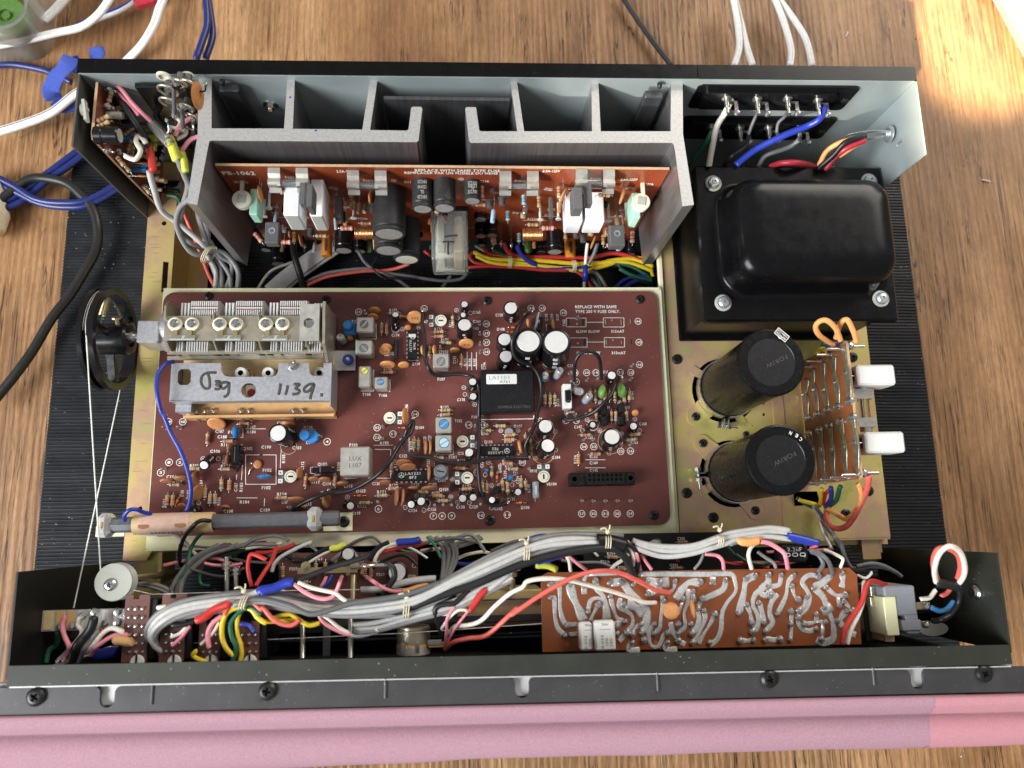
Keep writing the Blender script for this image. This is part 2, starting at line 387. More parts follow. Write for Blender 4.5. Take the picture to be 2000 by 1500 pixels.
# ------------------------------------------------------------------ objects
WL = {}
def link(name, me, parent=None, loc=(0, 0, 0), R=None, local=False):
    o = bpy.data.objects.new(name, me); SC.collection.objects.link(o); loc = Vector(loc)
    if parent is not None:
        o.parent = parent
        o.location = loc if local else loc - WL.get(parent.name, Vector((0, 0, 0)))
    else: o.location = loc
    WL[o.name] = loc
    if R is not None: o.rotation_mode = 'QUATERNION'; o.rotation_quaternion = R.to_quaternion()
    return o
def tag(o, label=None, cat=None, group=None, kind=None):
    for k, v in (('label', label), ('category', cat), ('group', group), ('kind', kind)):
        if v: o[k] = v
    return o
def thing(name, label, cat, loc=(0, 0, 0), group=None):
    o = link(name, None, None, loc); o.empty_display_size = .01
    return tag(o, label, cat, group)
def rotz(a): return Matrix.Rotation(a, 3, 'Z')
def basis(x, y, z): return Matrix((x, y, z)).transposed()
def frame(o, x, y, z):
    M = Matrix((x, y, z)).transposed().to_4x4(); M.translation = o; return M
def zframe(p, ang=0):
    a = R_(ang); return frame(Vector(p), Vector((math.cos(a), math.sin(a), 0)), Vector((-math.sin(a), math.cos(a), 0)), Vector((0, 0, 1)))
def circ(x, y, r, n=16, a0=0., a1=2 * math.pi, rx=None):
    return [(x + (rx or r) * math.cos(a0 + (a1 - a0) * i / n), y + r * math.sin(a0 + (a1 - a0) * i / n)) for i in range(n if abs(a1 - a0 - 2 * math.pi) < 1e-6 else n + 1)]
def rrect(x0, x1, y0, y1, r, n=4):
    out = []
    for cx, cy, a in ((x1 - r, y1 - r, 0), (x0 + r, y1 - r, 90), (x0 + r, y0 + r, 180), (x1 - r, y0 + r, 270)):
        out += [(cx + r * math.cos(R_(a + 90 * i / n)), cy + r * math.sin(R_(a + 90 * i / n))) for i in range(n + 1)]
    return out
# ------------------------------------------------------------------ table and mat
tb = MB().bx(-75, 75, -45, 65, -3, 0, 'oak').build('tabletop', origin=(0, 0, 0)); tag(tb, kind='structure')
mt = MB()
x0, x1, y0, y1, per = -27.6, 33.7, -8.5, 27.4, .235
rows = int((y1 - y0) / per); prof = []
for i in range(rows): prof += [(y0 + per * (i + a), h) for a, h in ((0, .24), (.22, .32), (.62, .32), (.84, .24))]
nx = 46; vs = []; fs = []
xs = [x0 + (x1 - x0) * i / nx for i in range(nx + 1)]
for (y, h) in prof: vs += [(x, y + .05 * math.sin(x * .31) + .012 * math.sin(x * 2.1 + y), h + .012 * math.sin(x * 5 + y * 3)) for x in xs]
for j in range(len(prof) - 1):
    for i in range(nx): fs.append((j * (nx + 1) + i, j * (nx + 1) + i + 1, (j + 1) * (nx + 1) + i + 1, (j + 1) * (nx + 1) + i))
mt.add(vs, fs, 'black_rubber', False); mt.bx(x0, x1, y0, y1, .02, .20, 'black_rubber')
tag(mt.build('ribbed_mat'), 'black ribbed rubber mat lying on the table under the receiver', 'mat')

SCREWN = 0
def screw_mesh(mb, p, r, m='screw_black', ax=(0, 0, 1), h=.12, rot=.3):
    """pan head with a recessed cross: a domed lathe with four dark wedge walls sunk in its crown."""
    p = Vector(p); ax = Vector(ax).normalized()
    mb.lathe(p, ax, [(0, r * 1.0), (h * .5, r), (h * .9, r * .72), (h, r * .52)], m, 16)
    u = ax.orthogonal().normalized(); w = ax.cross(u); a = rot
    e1 = u * math.cos(a) + w * math.sin(a); e2 = ax.cross(e1)
    k = r * .52; t = r * .15; L_ = r * .46; d = h * .8
    # crown ring with a cross-shaped pit
    cross = [(L_, t), (t, t), (t, L_), (-t, L_), (-t, t), (-L_, t), (-L_, -t), (-t, -t), (-t, -L_), (t, -L_), (t, -t), (L_, -t)]
    M = frame(p + ax * h, e1, e2, ax)
    outer = circ(0, 0, k, 16)
    mb.prism(outer, -.002, 0, m, M, holes=[cross])
    vs = [M @ Vector((x, y, 0)) for x, y in cross] + [M @ Vector((x * .6, y * .6, -d)) for x, y in cross]
    mb.add(vs, [(i, (i + 1) % 12, 12 + (i + 1) % 12, 12 + i) for i in range(12)] + [tuple(range(12, 24))], 'inner_black' if m == 'screw_black' else 'grey_slug')
def screw(parent, p, r=.28, m='screw_black', ax=(0, 0, 1), rot=None, name='screw', h=.12):
    mb = MB(); screw_mesh(mb, p, r, m, ax, h, rnd.uniform(0, 1.5) if rot is None else rot); return mb.build(name, parent, origin=Vector(p))

# ------------------------------------------------------------------ chassis frame (plated steel)
ch = thing('chassis_frame', 'yellow plated steel chassis frame that carries the boards and transformer', 'chassis', (0, 5, 1))
lr = MB()
lr.prism([(-20.1, -1.35), (-18.75, -1.35), (-18.35, -.6), (-18.35, 24.1), (-20.1, 24.1)], 4.88, 5.0, 'chromate', holes=[
    [(-18.95, 15.2), (-18.6, 15.2), (-18.6, 17.25), (-18.95, 17.25)], circ(-19.05, 19.85, .16, 10), circ(-19.3, 1.7, .13, 10), circ(-18.95, 1.0, .1, 8)])
lr.bx(-20.1, -20.0, -1.35, 24.1, 1.0, 4.879, 'chromate'); lr.bx(-18.45, -18.35, 14.9, 24.1, 2.4, 4.879, 'chromate')
lr.bx(-18.34, -17.0, 14.9, 24.1, 2.3, 2.4, 'chromate')
lr.build('left_rail', ch)
mk = MB()
for y in (18.9, 18.4, 18.2, 17.8, 16.5, 16.2, 15.9, 14.8, 13.0, 11.7, 10.9, 10.7, 7.6, 6.8, 5.6, 4.5, 3.9, -.2, -.5, -.8):
    w = rnd.uniform(.35, .8); c = rnd.uniform(-19.6, -19.2); mk.bx(c - w / 2, c + w / 2, y, y + .035, 5.003, 5.006, 'brass')
tag(mk.build('scribed_line', ch), kind='stuff')
rr = MB(); rr.bx(26.4, 26.5, -2.0, 24.3, 1.0, 4.7, 'chromate'); rr.bx(25.2, 26.38, -2.4, 24.3, 4.6, 4.7, 'chromate'); rr.build('right_rail', ch)
# plate under the transformer and capacitors
pl = MB()
hole1 = at(1414, 763, 5); hole2 = at(1430, 925, 5)
pl.prism([(13.55, -1.05), (26.85, -1.05), (26.85, 21.6), (13.55, 21.6)], 4.92, 5.04, 'chromate', holes=[
    circ(hole1.x, hole1.y, 2.12, 28), circ(hole2.x, hole2.y, 2.12, 28), [(20.9, 1.0), (22.6, 1.1), (22.5, 1.9), (20.9, 1.9)],
    circ(*at(*RC(653, 647), 5).xy, .1, 8), circ(*at(*RC(650, 573), 5).xy, .08, 8), circ(*at(*RC(575, 722), 5).xy, .05, 6)])
pl.bx(13.45, 13.55, -1.05, 21.6, 4.4, 5.04, 'chromate'); pl.bx(26.85, 26.95, -1.05, 21.6, 4.4, 5.04, 'chromate'); pl.bx(13.45, 26.95, -1.18, -1.051, 4.5, 5.0, 'chromate')
pl.bx(20.05, 20.75, -1.0, 12, 5.043, 5.12, 'chromate')
pl.build('component_plate', ch)
us = MB(); us.bx(12.9, 27.1, -1.5, -1.0, 4.2, 4.38, 'chromate'); us.bx(13.05, 13.35, -1.0, 18.5, 4.9, 5.25, 'chromate_pale_sheen', .04); us.build('cross_rail', ch)
for c in ((75, 280), (140, 1170), (318, 1333), (1245, 265), (1350, 1155), (1200, 1310), (535, 778)):
    screw(ch, at(*RC(*c), 5.05), .33 if c != (535, 778) else .2)
# tray under the tuner board
fr = MB(); fr.prism(rrect(-18.62, 13.0, -.72, 15.22, .15), 5.38, 5.5, 'chromate_pale_sheen', holes=[rrect(-17.4, 12.0, .6, 14.2, .2)])
fr.bx(-18.62, 13.0, -.80, -.721, 4.7, 5.5, 'chromate_pale_sheen'); fr.bx(-18.62, 13.0, 15.221, 15.3, 4.7, 5.52, 'chromate_pale_sheen'); fr.bx(13.001, 13.08, -.7, 15.2, 4.7, 5.5, 'chromate_pale_sheen')
fr.build('board_tray', ch)

# ------------------------------------------------------------------ rear panel
ra = R_(.48)
RM = frame((-20.2, 24.3, 0), Vector((math.cos(ra), math.sin(ra), 0)), Vector((-math.sin(ra), math.cos(ra), 0)), Vector((0, 0, 1)))
def rear(x, z, d=0.):  # point on the inner face of the rear panel; d towards the viewer
    return RM @ Vector((x + 20.2, -d, z))
rpn = thing('rear_panel', 'grey steel rear panel with black top flange and bent side cheeks', 'panel', (3, 24.4, 2))
w_ = MB(); M2 = frame((-20.2, 24.3, 0), RM.to_3x3() @ Vector((1, 0, 0)), Vector((0, 0, 1)), -(RM.to_3x3() @ Vector((0, 1, 0))))
w_.prism([(0, 1.6), (46.35, 1.6), (46.35, 14.42), (0, 14.42)], -.1, 0, 'zinc_grey', M2, holes=[[(33.2, 1.9), (36.0, 1.9), (36.0, 3.5), (33.2, 3.5)], [(37.3, 1.9), (40.0, 1.9), (40.0, 3.5), (37.3, 3.5)]])
w_.build('back_wall', rpn)
t_ = MB(); t_.prism([(-.05, .02), (33.6, .02), (33.62, .78), (-.05, .76)], 14.3, 14.5, 'black_paint', RM); t_.prism([(33.64, .01), (46.42, .02), (46.42, .80), (33.66, .79)], 14.28, 14.5, 'black_paint', RM)
t_.prism([(-.05, .765), (46.42, .8), (46.42, .9), (-.05, .88)], 12.5, 14.47, 'black_paint', RM); t_.build('top_flange', rpn)
e_ = MB(); e_.prism([(0, -.03), (46.3, -.03), (46.3, .018), (0, .018)], 14.33, 14.46, 'zinc_grey', RM); e_.build('flange_lip', rpn)
l_ = MB(); l_.prism([(0, 4.9), (4.05, 4.9), (4.15, 9), (4.15, 14.45), (0, 14.45)], -.1, 0, 'flange_grey', frame((-20.2, 24.28, 0), Vector((0, -1, 0)), Vector((0, 0, 1)), Vector((-1, 0, 0)))); l_.build('side_cheek', rpn)
c_ = MB(); cheek = frame((26.12, 24.66, 0), Vector((0, -1, 0)), Vector((0, 0, 1)), Vector((-1, 0, 0)))
c_.prism([(0, 4.9), (4.4, 4.9), (4.5, 9), (4.5, 14.45), (0, 14.45)], -.1, 0, 'zinc_grey', cheek, holes=[[(2.55, 12.0), (2.72, 12.0), (2.72, 12.55), (2.55, 12.55)]]); c_.build('side_cheek', rpn)
def rear_px(px, py, d=0.):
    r = ray(px, py); nrm = RM.to_3x3() @ Vector((0, 1, 0)); o = Vector((-20.2, 24.3, 0)) - nrm * d; c = Vector((0, 0, CAMZ))
    return c + r * ((o - c).dot(nrm) / r.dot(nrm))
# hex nut with star washer on the wall
nt_ = MB(); p = rear_px(528, 205, 0); n_ = Vector((0, -1, 0))
nt_.lathe(p, n_, [(0, .42), (.05, .42), (.06, .2)], 'steel_bright', 20); nt_.lathe(p + n_ * .05, n_, [(0, .30), (.22, .30), (.26, .24), (.26, .16)], 'steel_bright', 6, smooth=False); nt_.cyl(p + n_ * .1, p + n_ * .5, .16, 'brass', 12); nt_.build('hex_nut', rpn)
screw(rpn, rear_px(432, 148, .02) + Vector((0, -.1, -.2)), .14, ax=(0, -1, -.2), h=.3); screw(rpn, rear_px(484, 240, .3), .16, ax=(0, -1, -.2), h=.25)
screw(rpn, rear_px(1290, 155, .02) + Vector((0, -.1, -.2)), .14, ax=(0, -1, -.2), h=.3); screw(rpn, rear_px(1254, 247, .3), .16, ax=(0, -1, -.2), h=.25)
# dark bracket strip seen through the outer channels, and the dark centre plate
for a, b, n2 in (((438, 148), (500, 262), 1), ((1285, 150), (1247, 262), -1)):
    q = MB(); x = rear_px(*a, .2).x; q.bx(x - .5, x + .55, 23.75, 24.2, 4.8, 13.9, 'alu_dark', .05); q.build('mounting_strip', rpn)
cp = MB(); a0 = rear_px(742, 150, .9); a1 = rear_px(1000, 152, .9); cp.bx(a0.x, a1.x, 23.4, 23.6, 5.0, 13.9, 'alu_dark'); cp.build('centre_plate', rpn)
# cable clamp on the right cheek
# ------------------------------------------------------------------ heat sinks
def sink(name, label, px, front):
    t = thing(name, label, 'heat sink', tuple(at(*px[0], 14)), 'heat sinks behind the power amplifier board')
    pts = [at(x, y, 14).xy for x, y in px]
    b = MB(); b.prism([tuple(p) for p in pts], 4.7, 14.0, 'alu', side='alu_brushed'); b.build('finned_extrusion', t, origin=(pts[0][0], pts[0][1], 4.7)); return t
hsL = sink('heat_sink', 'silver aluminium heat sink left of centre with blue ink dots', [(388, 144), (413.3, 144), (413.3, 250.7), (554.7, 251), (562, 144), (576.3, 144), (571.9, 251.5), (707.6, 253), (724.5, 145), (738.8, 145), (722.7, 254), (795, 255), (798, 252), (803, 211), (805, 208.5), (822, 208.5), (824.8, 212), (817.5, 274), (814, 277.7), (412, 274.6), (408.5, 277), (385, 400.7), (365, 396), (386, 262)], 0)
hsR = sink('heat_sink', 'dusty aluminium heat sink beside the transformer, partly in sunlight', [(1333.2, 150), (1310.6, 150), (1309.8, 256.4), (1173.3, 256.4), (1168, 148), (1155, 148), (1156.4, 256.4), (1023.8, 256.4), (1008, 148), (995, 148), (1010.3, 256.4), (940, 256.4), (936, 254), (930, 211), (928, 209), (911, 209.2), (908.6, 212), (916, 275), (919.5, 279), (1312, 279), (1315.5, 282), (1318, 292), (1333, 403), (1355.3, 400), (1334, 262)], 0)
for q in ((567, 190), (617, 255)): c = at(*q, 14.0); dt = MB(); dt.prism(circ(c.x, c.y, .06, 8), 14.002, 14.006, 'w_blue'); dt.build('ink_dot', hsL)
# ------------------------------------------------------------------ front sub-chassis, rail and pink paper
fc = thing('front_subchassis', 'black painted steel channel across the front of the receiver', 'channel', (3, -5, 3))
fy = lambda x: -5.62 - .0125 * (x + 20.7)
f = MB(); f.prism([(-20.75, fy(-20.75)), (27.0, fy(27.0)), (27.0, fy(27) - .92), (-20.75, fy(-20.75) - .9)], 14.38, 14.5, 'olive_steel')
f.prism([(-20.75, fy(-20.75) - .75), (27.0, fy(27) - .77), (27, fy(27) - .9), (-20.75, fy(-20.75) - .88)], 3, 14.379, 'olive_steel'); f.build('top_flange', fc)
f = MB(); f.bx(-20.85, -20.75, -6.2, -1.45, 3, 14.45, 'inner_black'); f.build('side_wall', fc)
f = MB(); f.bx(27.0, 27.1, -6.6, -1.75, 3, 14.45, 'olive_steel'); f.build('side_wall', fc)
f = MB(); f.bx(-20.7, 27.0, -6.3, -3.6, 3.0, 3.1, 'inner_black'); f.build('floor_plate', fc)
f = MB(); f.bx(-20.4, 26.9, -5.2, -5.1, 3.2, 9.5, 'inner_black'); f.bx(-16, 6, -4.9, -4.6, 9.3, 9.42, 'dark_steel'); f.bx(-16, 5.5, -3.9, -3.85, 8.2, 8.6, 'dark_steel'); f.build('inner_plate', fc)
rl = thing('mounting_rail', 'dark grey metal rail with keyholes and cross-head screws along the front', 'rail', (3, -7.2, 13.5))
ry = lambda x: -6.60 - .0145 * (x + 20.7)
def keyhole(x, w=.62): # notch in the rail's rear edge
    y = ry(x); return [(x - w / 2 - .25, y + .02), (x - w / 2, y - .16), (x - w / 2, y - .62)] + [(x + w / 2 * math.cos(R_(a)), y - .62 - w / 2 * math.sin(R_(a)) * .9) for a in range(170, 0, -20)][0:9] + [(x + w / 2, y - .62), (x + w / 2, y - .16), (x + w / 2 + .25, y + .02)]
kx = [at(x, 1352, 14.35).x for x in (209, 1020, 1796)]
out = [(-21.6, ry(-21.6))]
for x in kx:
    out += [(x - .62, ry(x - .6)), (x - .42, ry(x) - .08), (x - .33, ry(x) - .25), (x - .33, ry(x) - .62)] + [(x - .33 * math.cos(R_(a)), ry(x) - .62 - .33 * math.sin(R_(a))) for a in range(20, 180, 20)] + [(x + .33, ry(x) - .62), (x + .33, ry(x) - .25), (x + .42, ry(x) - .08), (x + .62, ry(x + .6))]
out += [(28.1, ry(28.1)), (28.1, ry(28.1) - 1.16), (-21.6, ry(-21.6) - 1.16)]
f = MB(); f.prism(out, 14.12, 14.3, 'dark_steel'); f.build('rail_strip', rl)
f = MB(); f.prism([(-21.6, ry(-21.6) + .13), (27.3, ry(27.3) + .13), (27.3, ry(27.3) - .9), (-21.6, ry(-21.6) - .9)], 13.6, 14.0, 'el_top'); f.build('backing_bar', rl)
f = MB(); f.prism([(-20.7, ry(-20.7) + .005), (27.0, ry(27) + .005), (27.0, ry(27) + .06), (-20.7, ry(-20.7) + .06)], 14.1, 14.36, 'el_top'); f.build('bright_edge', rl)
for x in (70, 522, 1503, 1922):
    p = at(x, 1361 - (x - 70) * .0245, 14.36); p.z = 14.302; screw(rl, p, .42, 'screw_black', h=.2)
for x in (297, 753, 1285, 1707):
    f = MB(); p = at(x, 1356 - (x - 297) * .026, 14.32); f.cyl((p.x, p.y + .42, 14.27), (p.x, p.y - .45, 14.27), .1, 'dark_steel', 8); f.lathe((p.x, p.y + .42, 14.27), (0, 1, 0), [(0, .1), (.15, 0)], 'dark_steel', 8); f.build('raised_rib', rl)
# front panel wrapped in paper
pp = thing('paper_cover', 'pink protective paper wrapped over the front panel', 'paper', (3, -8.5, 10))
py_ = lambda x: -7.80 - .0155 * (x + 20.7)
def sect(x, k):
    y = py_(x); w = .012 * math.sin(x * .5) + .008 * math.sin(x * 1.1 + 1)
    return [(x, y, 14.05), (x, y - .02, 14.40 + w * .3), (x, y - .12, 14.46 + w * .3), (x, y - .5 + w * .4, 14.36), (x, y - .85 + w * .5, 13.95), (x, y - 1.0, 13.62), (x, y - 1.04, 13.72), (x, y - 1.9 + w, 13.66 + w), (x, y - 2.5 + w * 1.5, 13.5 + w), (x, y - 2.72 + w * 2 - max(0, -x) * .02, 13.0), (x, y - 2.66 + w * 2, 9.0)]
def strip_(xa, xb, m, n, up=0.):
    vs = []; fs = []
    for i in range(n + 1):
        x = xa + (xb - xa) * i / n
        vs += [(a, b - up, c + up) for a, b, c in sect(x, i)]
    k = 11
    for i in range(n):
        for j in range(k - 1): fs.append((i * k + j, i * k + j + 1, (i + 1) * k + j + 1, (i + 1) * k + j))
    return MB().add(vs, fs, m, True)
strip_(-24.5, 24.6, 'pink_paper', 90).build('paper_sheet', pp)
tag(strip_(22.85, 29.0, 'pink_light', 16, .02).build('paper_sheet', pp), 'brighter pink sheet overlapping at the right end')
f = MB(); f.bx(-24.4, 28.6, -9.5, -8.2, 3.2, 13.0, 'alu_dark'); f.build('front_panel', pp)
# ------------------------------------------------------------------ transformer
tr = thing('power_transformer', 'large black power transformer with domed cover and four corner bolts', 'transformer', (20, 16.5, 5.05))
f = MB(); f.bx(14.15, 25.95, 11.75, 21.3, 5.07, 5.3, 'black_paint', .08); f.bx(14.45, 25.7, 12.1, 21.0, 5.3, 10.05, 'black_paint', .1); f.build('core', tr)
f = MB(); f.bx(14.2, 26.0, 11.62, 21.45, 9.75, 10.4, 'black_paint', .12)
f.build('cover_plate', tr)
f = MB(); D0 = at(1412, 578, 10.4); D1 = at(1735, 347, 12.4) + Vector((.3, .3, 0))
def dome_loop(ins, z, r): return [(x, y, z) for x, y in rrect(D0.x + ins, D1.x - ins, D0.y + ins, D1.y - ins, r, 8)]
lv = [(-.22, 10.40, 1.6), (-.06, 10.42, 1.55), (.06, 10.52, 1.5), (.13, 10.75, 1.45), (.19, 11.2, 1.4), (.27, 11.8, 1.36), (.36, 12.2, 1.3), (.52, 12.52, 1.2), (.74, 12.74, 1.1), (1.05, 12.87, .95), (1.4, 12.93, .75), (1.9, 12.94, .6), (2.6, 12.94, .4)]
L0 = [dome_loop(*a) for a in lv]; n = len(L0[0]); vs = [v for l in L0 for v in l]
f.add(vs, [(i * n + k, i * n + (k + 1) % n, (i + 1) * n + (k + 1) % n, (i + 1) * n + k) for i in range(len(L0) - 1) for k in range(n)] + [tuple((len(L0) - 1) * n + k for k in range(n))], 'black_paint', True); f.build('domed_cover', tr)
for x, y in ((1395, 356), (1414, 590), (1723, 582), (1700, 352)):
    p = at(x, y, 10.6); p.z = 10.4; b = MB()
    b.lathe(p, (0, 0, 1), [(0, .5), (.1, .5), (.13, .45), (.13, .36)], 'nylon', 22); b.lathe(p + Vector((0, 0, .13)), (0, 0, 1), [(0, .34), (.15, .34), (.22, .26), (.22, 0)], 'zinc_screw', 18)
    q = b.build('bolt', tr); g = MB(); screw_mesh(g, p + Vector((0, 0, .355)), .2, 'zinc_screw', h=.05); g.build('cross_head', q)
# ------------------------------------------------------------------ filter capacitors
def filtercap(px, pyy, hole, label, text_, badge):
    top = at(px, pyy, 12.4); base = Vector((hole.x, hole.y, 5.0)); ax = (top - base).normalized()
    t = thing('filter_capacitor', label, 'capacitor', tuple(base), 'large black smoothing capacitors')
    b = MB(); L_ = (top - base).length
    b.lathe(base, ax, [(-.6, 0), (-.6, 1.80), (L_ - .25, 1.86), (L_ - .12, 1.93), (L_ - .04, 1.90), (L_, 1.82), (L_, 1.38)], 'black_sleeve', 44)
    c = b.build('can', t)
    b = MB(); b.lathe(base + ax * (L_ - .03), ax, [(.03, 1.38), (0, 1.35), (0, 0)], 'black_plastic', 40); b.build('top_disc', t)
    ex = Vector((math.cos(R_(30)), math.sin(R_(30)), 0)); ex = (ex - ax * ex.dot(ax)).normalized(); ey = ax.cross(ex)
    if badge == 'box':
        b = MB(); M = frame(base + ax * (L_ + .004) - ey * 0, -ex, -ey, ax); R3 = Matrix.Rotation(R_(48), 4, 'Z')
        q0 = top + ax * .004; M = frame(q0, *[(-ex) * math.cos(R_(62)) + (-ey) * math.sin(R_(62)), ex * math.sin(R_(62)) - ey * math.cos(R_(62)), ax]) if 0 else None
        cpx = at(1527, 654, 12.42); dx = (at(1544, 668, 12.42) - at(1520, 648, 12.42)).normalized(); dy = Vector((0, 0, 1)).cross(dx)
        M = frame(cpx, -dx, -dy, Vector((0, 0, 1)))
        for (w, h, hw) in ((.80, .44, .04),): b.prism([(-w / 2, -h / 2), (w / 2, -h / 2), (w / 2, h / 2), (.12, h / 2 - .0), (0, h / 2 + .06), (-.12, h / 2), (-w / 2, h / 2)], 0, .004, 'print_white', M, holes=[[(-w / 2 + hw, -h / 2 + hw), (w / 2 - hw, -h / 2 + hw), (w / 2 - hw, h / 2 - hw), (-w / 2 + hw, h / 2 - hw)]])
        b.text('NIPPON', M @ Matrix.Translation((0, .085, .002)), 'print_white', w=.62, h=.13); b.text('CHEMI-CON', M @ Matrix.Translation((0, -.085, .002)), 'print_white', w=.64, h=.11)
        b.build('printed_badge', t)
    else:
        b = MB()
        for s, qx, qy in (('N', 1544, 846), ('E', 1556, 851), ('C', 1564, 858)): b.text(s, zframe(at(qx, qy, 12.41), 150), 'print_white', w=.14, h=.2)
        b.build('printed_badge', t)
    b = MB(); q = at(*text_, 12.40); b.text('FORIW', zframe(q, 205), 'mid_grey', w=1.35, h=.26, bold=-.01); b.build('stamped_mark', t)
    return t, base, ax
f1, b1, ax1 = filtercap(1506.7, 707, hole1, 'upper black smoothing capacitor, beside the transformer, with white boxed badge', (1517, 706), 'box')
f2, b2, ax2 = filtercap(1525, 898, hole2, 'lower black smoothing capacitor with small white letters on its rim', (1533, 896), 'txt')
def clamp(t, base, ax, gap, tabs):
    c = MB(); r = 1.86; g = R_(gap); n = 30; h0, h1 = .25, .95
    A = []; 
    for k in range(n + 1):
        a = g + .09 + (2 * math.pi - .18) * k / n; A.append(Vector((math.cos(a), math.sin(a), 0)))
    vs = []
    for d in A:
        for rr_, hh in ((r, h0), (r, h1), (r + .07, h1), (r + .07, h0)): vs.append(base + d * rr_ + Vector((ax.x / ax.z * hh, ax.y / ax.z * hh, hh)))
    fs = [(i * 4 + j, i * 4 + (j + 1) % 4, (i + 1) * 4 + (j + 1) % 4, (i + 1) * 4 + j) for i in range(n) for j in range(4)] + [(0, 1, 2, 3), (n * 4 + 3, n * 4 + 2, n * 4 + 1, n * 4)]
    c.add(vs, fs, 'tin', False)
    d = Vector((math.cos(g), math.sin(g), 0)); s = Vector((-d.y, d.x, 0))
    for sg in (-1, 1): c.box(base + d * 2.3 + s * sg * .13 + Vector((0, 0, .62)), (.62, .07, .55), 'tin', basis(d, s, Vector((0, 0, 1))))
    cl = c.build('mounting_clamp', t)
    b = MB(); p = base + d * 2.38 + Vector((0, 0, .62)); b.cyl(p - s * .45, p + s * .85, .1, 'tin', 10); b.lathe(p - s * .48, s, [(0, .22), (.2, .22)], 'tin', 6, False); b.cyl(p - s * .48, p - s * .5, .22, 'tin', 6); b.lathe(p + s * .17, s, [(0, 0), (0, .2), (.2, .2), (.2, 0)], 'tin', 6, False); b.build('clamp_bolt', cl)
    for a in tabs:
        b = MB(); a = R_(a); e = Vector((math.cos(a), math.sin(a), 0)); M = frame(base + Vector((0, 0, .06)), e, Vector((-e.y, e.x, 0)), Vector((0, 0, 1)))
        b.prism([(1.7, -.7), (2.4, -.55)] + circ(2.65, 0, .55, 8, -1.2, 1.2) + [(2.4, .55), (1.7, .7)], 0, .09, 'chromate', M); b.build('clamp_foot', cl)
        screw(cl, base + e * 2.65 + Vector((0, 0, .16)), .27)
    for a in [x + 75 for x in tabs[:1]] + [tabs[0] - 75]:
        b = MB(); a = R_(a); e = Vector((math.cos(a), math.sin(a), 0)); b.box(base + e * 2.15 + Vector((0, 0, .08)), (.7, .55, .07), 'chromate', basis(e, Vector((-e.y, e.x, 0)), Vector((0, 0, 1)))); b.build('clamp_tab', cl)
clamp(f1, b1, ax1, -98, [-140, 10]); clamp(f2, b2, ax2, 183, [133, -62])
# ------------------------------------------------------------------ tuner board and its components
ZB = 5.70
mbd = thing('tuner_board', 'large maroon circuit board crowded with parts in the middle of the receiver', 'circuit board', (-2.9, 7.4, 5.5))
b = MB(); b.prism(rrect(-18.5, 12.72, .02, 14.98, .7, 6), 5.52, ZB, 'board'); b.build('board_panel', mbd)
for c, r in ((CA(1730, 155), .28), (CB(1610, 140), .28), (CD(1765, 1255), .3), (CE(1765, 1200), .28), ((408, 578), .26), ((637, 586), .28)):
    screw(mbd, at(*c, ZB + .02), r)
pr = MB()   # white printing
Z1 = ZB + .003
def T(c, s, w=None, h=.2, ang=0, m='print_white'):
    pr.text(s, zframe(at(*c, Z1), ang), m, w=w, h=h)
def ringat(c, r=.22, t=.035, m='print_white'):
    p = at(*c, Z1); pr.prism(circ(p.x, p.y, r, 20), Z1 - .002, Z1, m, holes=[circ(p.x, p.y, r - t, 20)])
def line(a, c, w=.035, m='print_white'):
    p = at(*a, Z1); q = at(*c, Z1); d = (q - p); n = Vector((-d.y, d.x, 0)).normalized() * w / 2
    pr.sheet([p + n, p - n, q - n, q + n], m)
def boxl(c, x0, y0, x1, y1, w=.035):
    line(c(x0, y0), c(x1, y0), w); line(c(x0, y1), c(x1, y1), w); line(c(x0, y0), c(x0, y1), w); line(c(x1, y0), c(x1, y1), w)
for c, s in [(CA(336, 273), '35'), (CA(1048, 238), '36'), (CA(1722, 402), '40'), (CA(1722, 505), '39'), (CA(1722, 604), '37'), (CA(1722, 706), '38'), (CD(948, 105), '34'),
             (CB(428, 232), '41'), (CB(549, 232), '42'), (CB(780, 283), '43'), (CB(1590, 375), '44'), (CB(1600, 603), '45'), (CB(1605, 845), '46'), (CB(905, 933), '18'), (CB(1032, 933), '20'),
             (CB(1133, 933), '19'), (CB(1397, 930), '21'), (CB(1510, 930), '22'), (CB(920, 1033), '17'), (CB(808, 1450), '15'), (CB(918, 1450), '16'), (CE(978, 1185), '27'), (CE(1105, 1185), '30'),
             (CE(1235, 1185), '31'), (CE(1364, 1185), '28'), (CE(1506, 1185), '29'), (CE(1002, 458), '24'), (CE(1110, 458), '23'), (CE(1402, 508), '25'), (CE(1508, 505), '26'), (CE(335, 628), '50'),
             (CE(170, 1197), '11'), (CD(537, 252), '32'), (CD(708, 320), '51'), (CD(535, 358), '33'), (CD(551, 1133), '6'), (CD(1530, 222), '14'), (CD(1685, 222), '13'), (CD(1147, 1210), '7'),
             (CD(1241, 1210), '8'), (CD(1345, 1208), '9'), (CD(1664, 1203), '10'), (CD(1620, 738), '12'), (CC(205, 178), '49'), (CC(352, 178), '48'), (CC(211, 595), '1'), (CC(322, 595), '2'), (CC(126, 700), '3'), (CC(1836, 382), '4')]:
    ringat(c); T(c, s, w=.12 * len(s) + .04, h=.15)
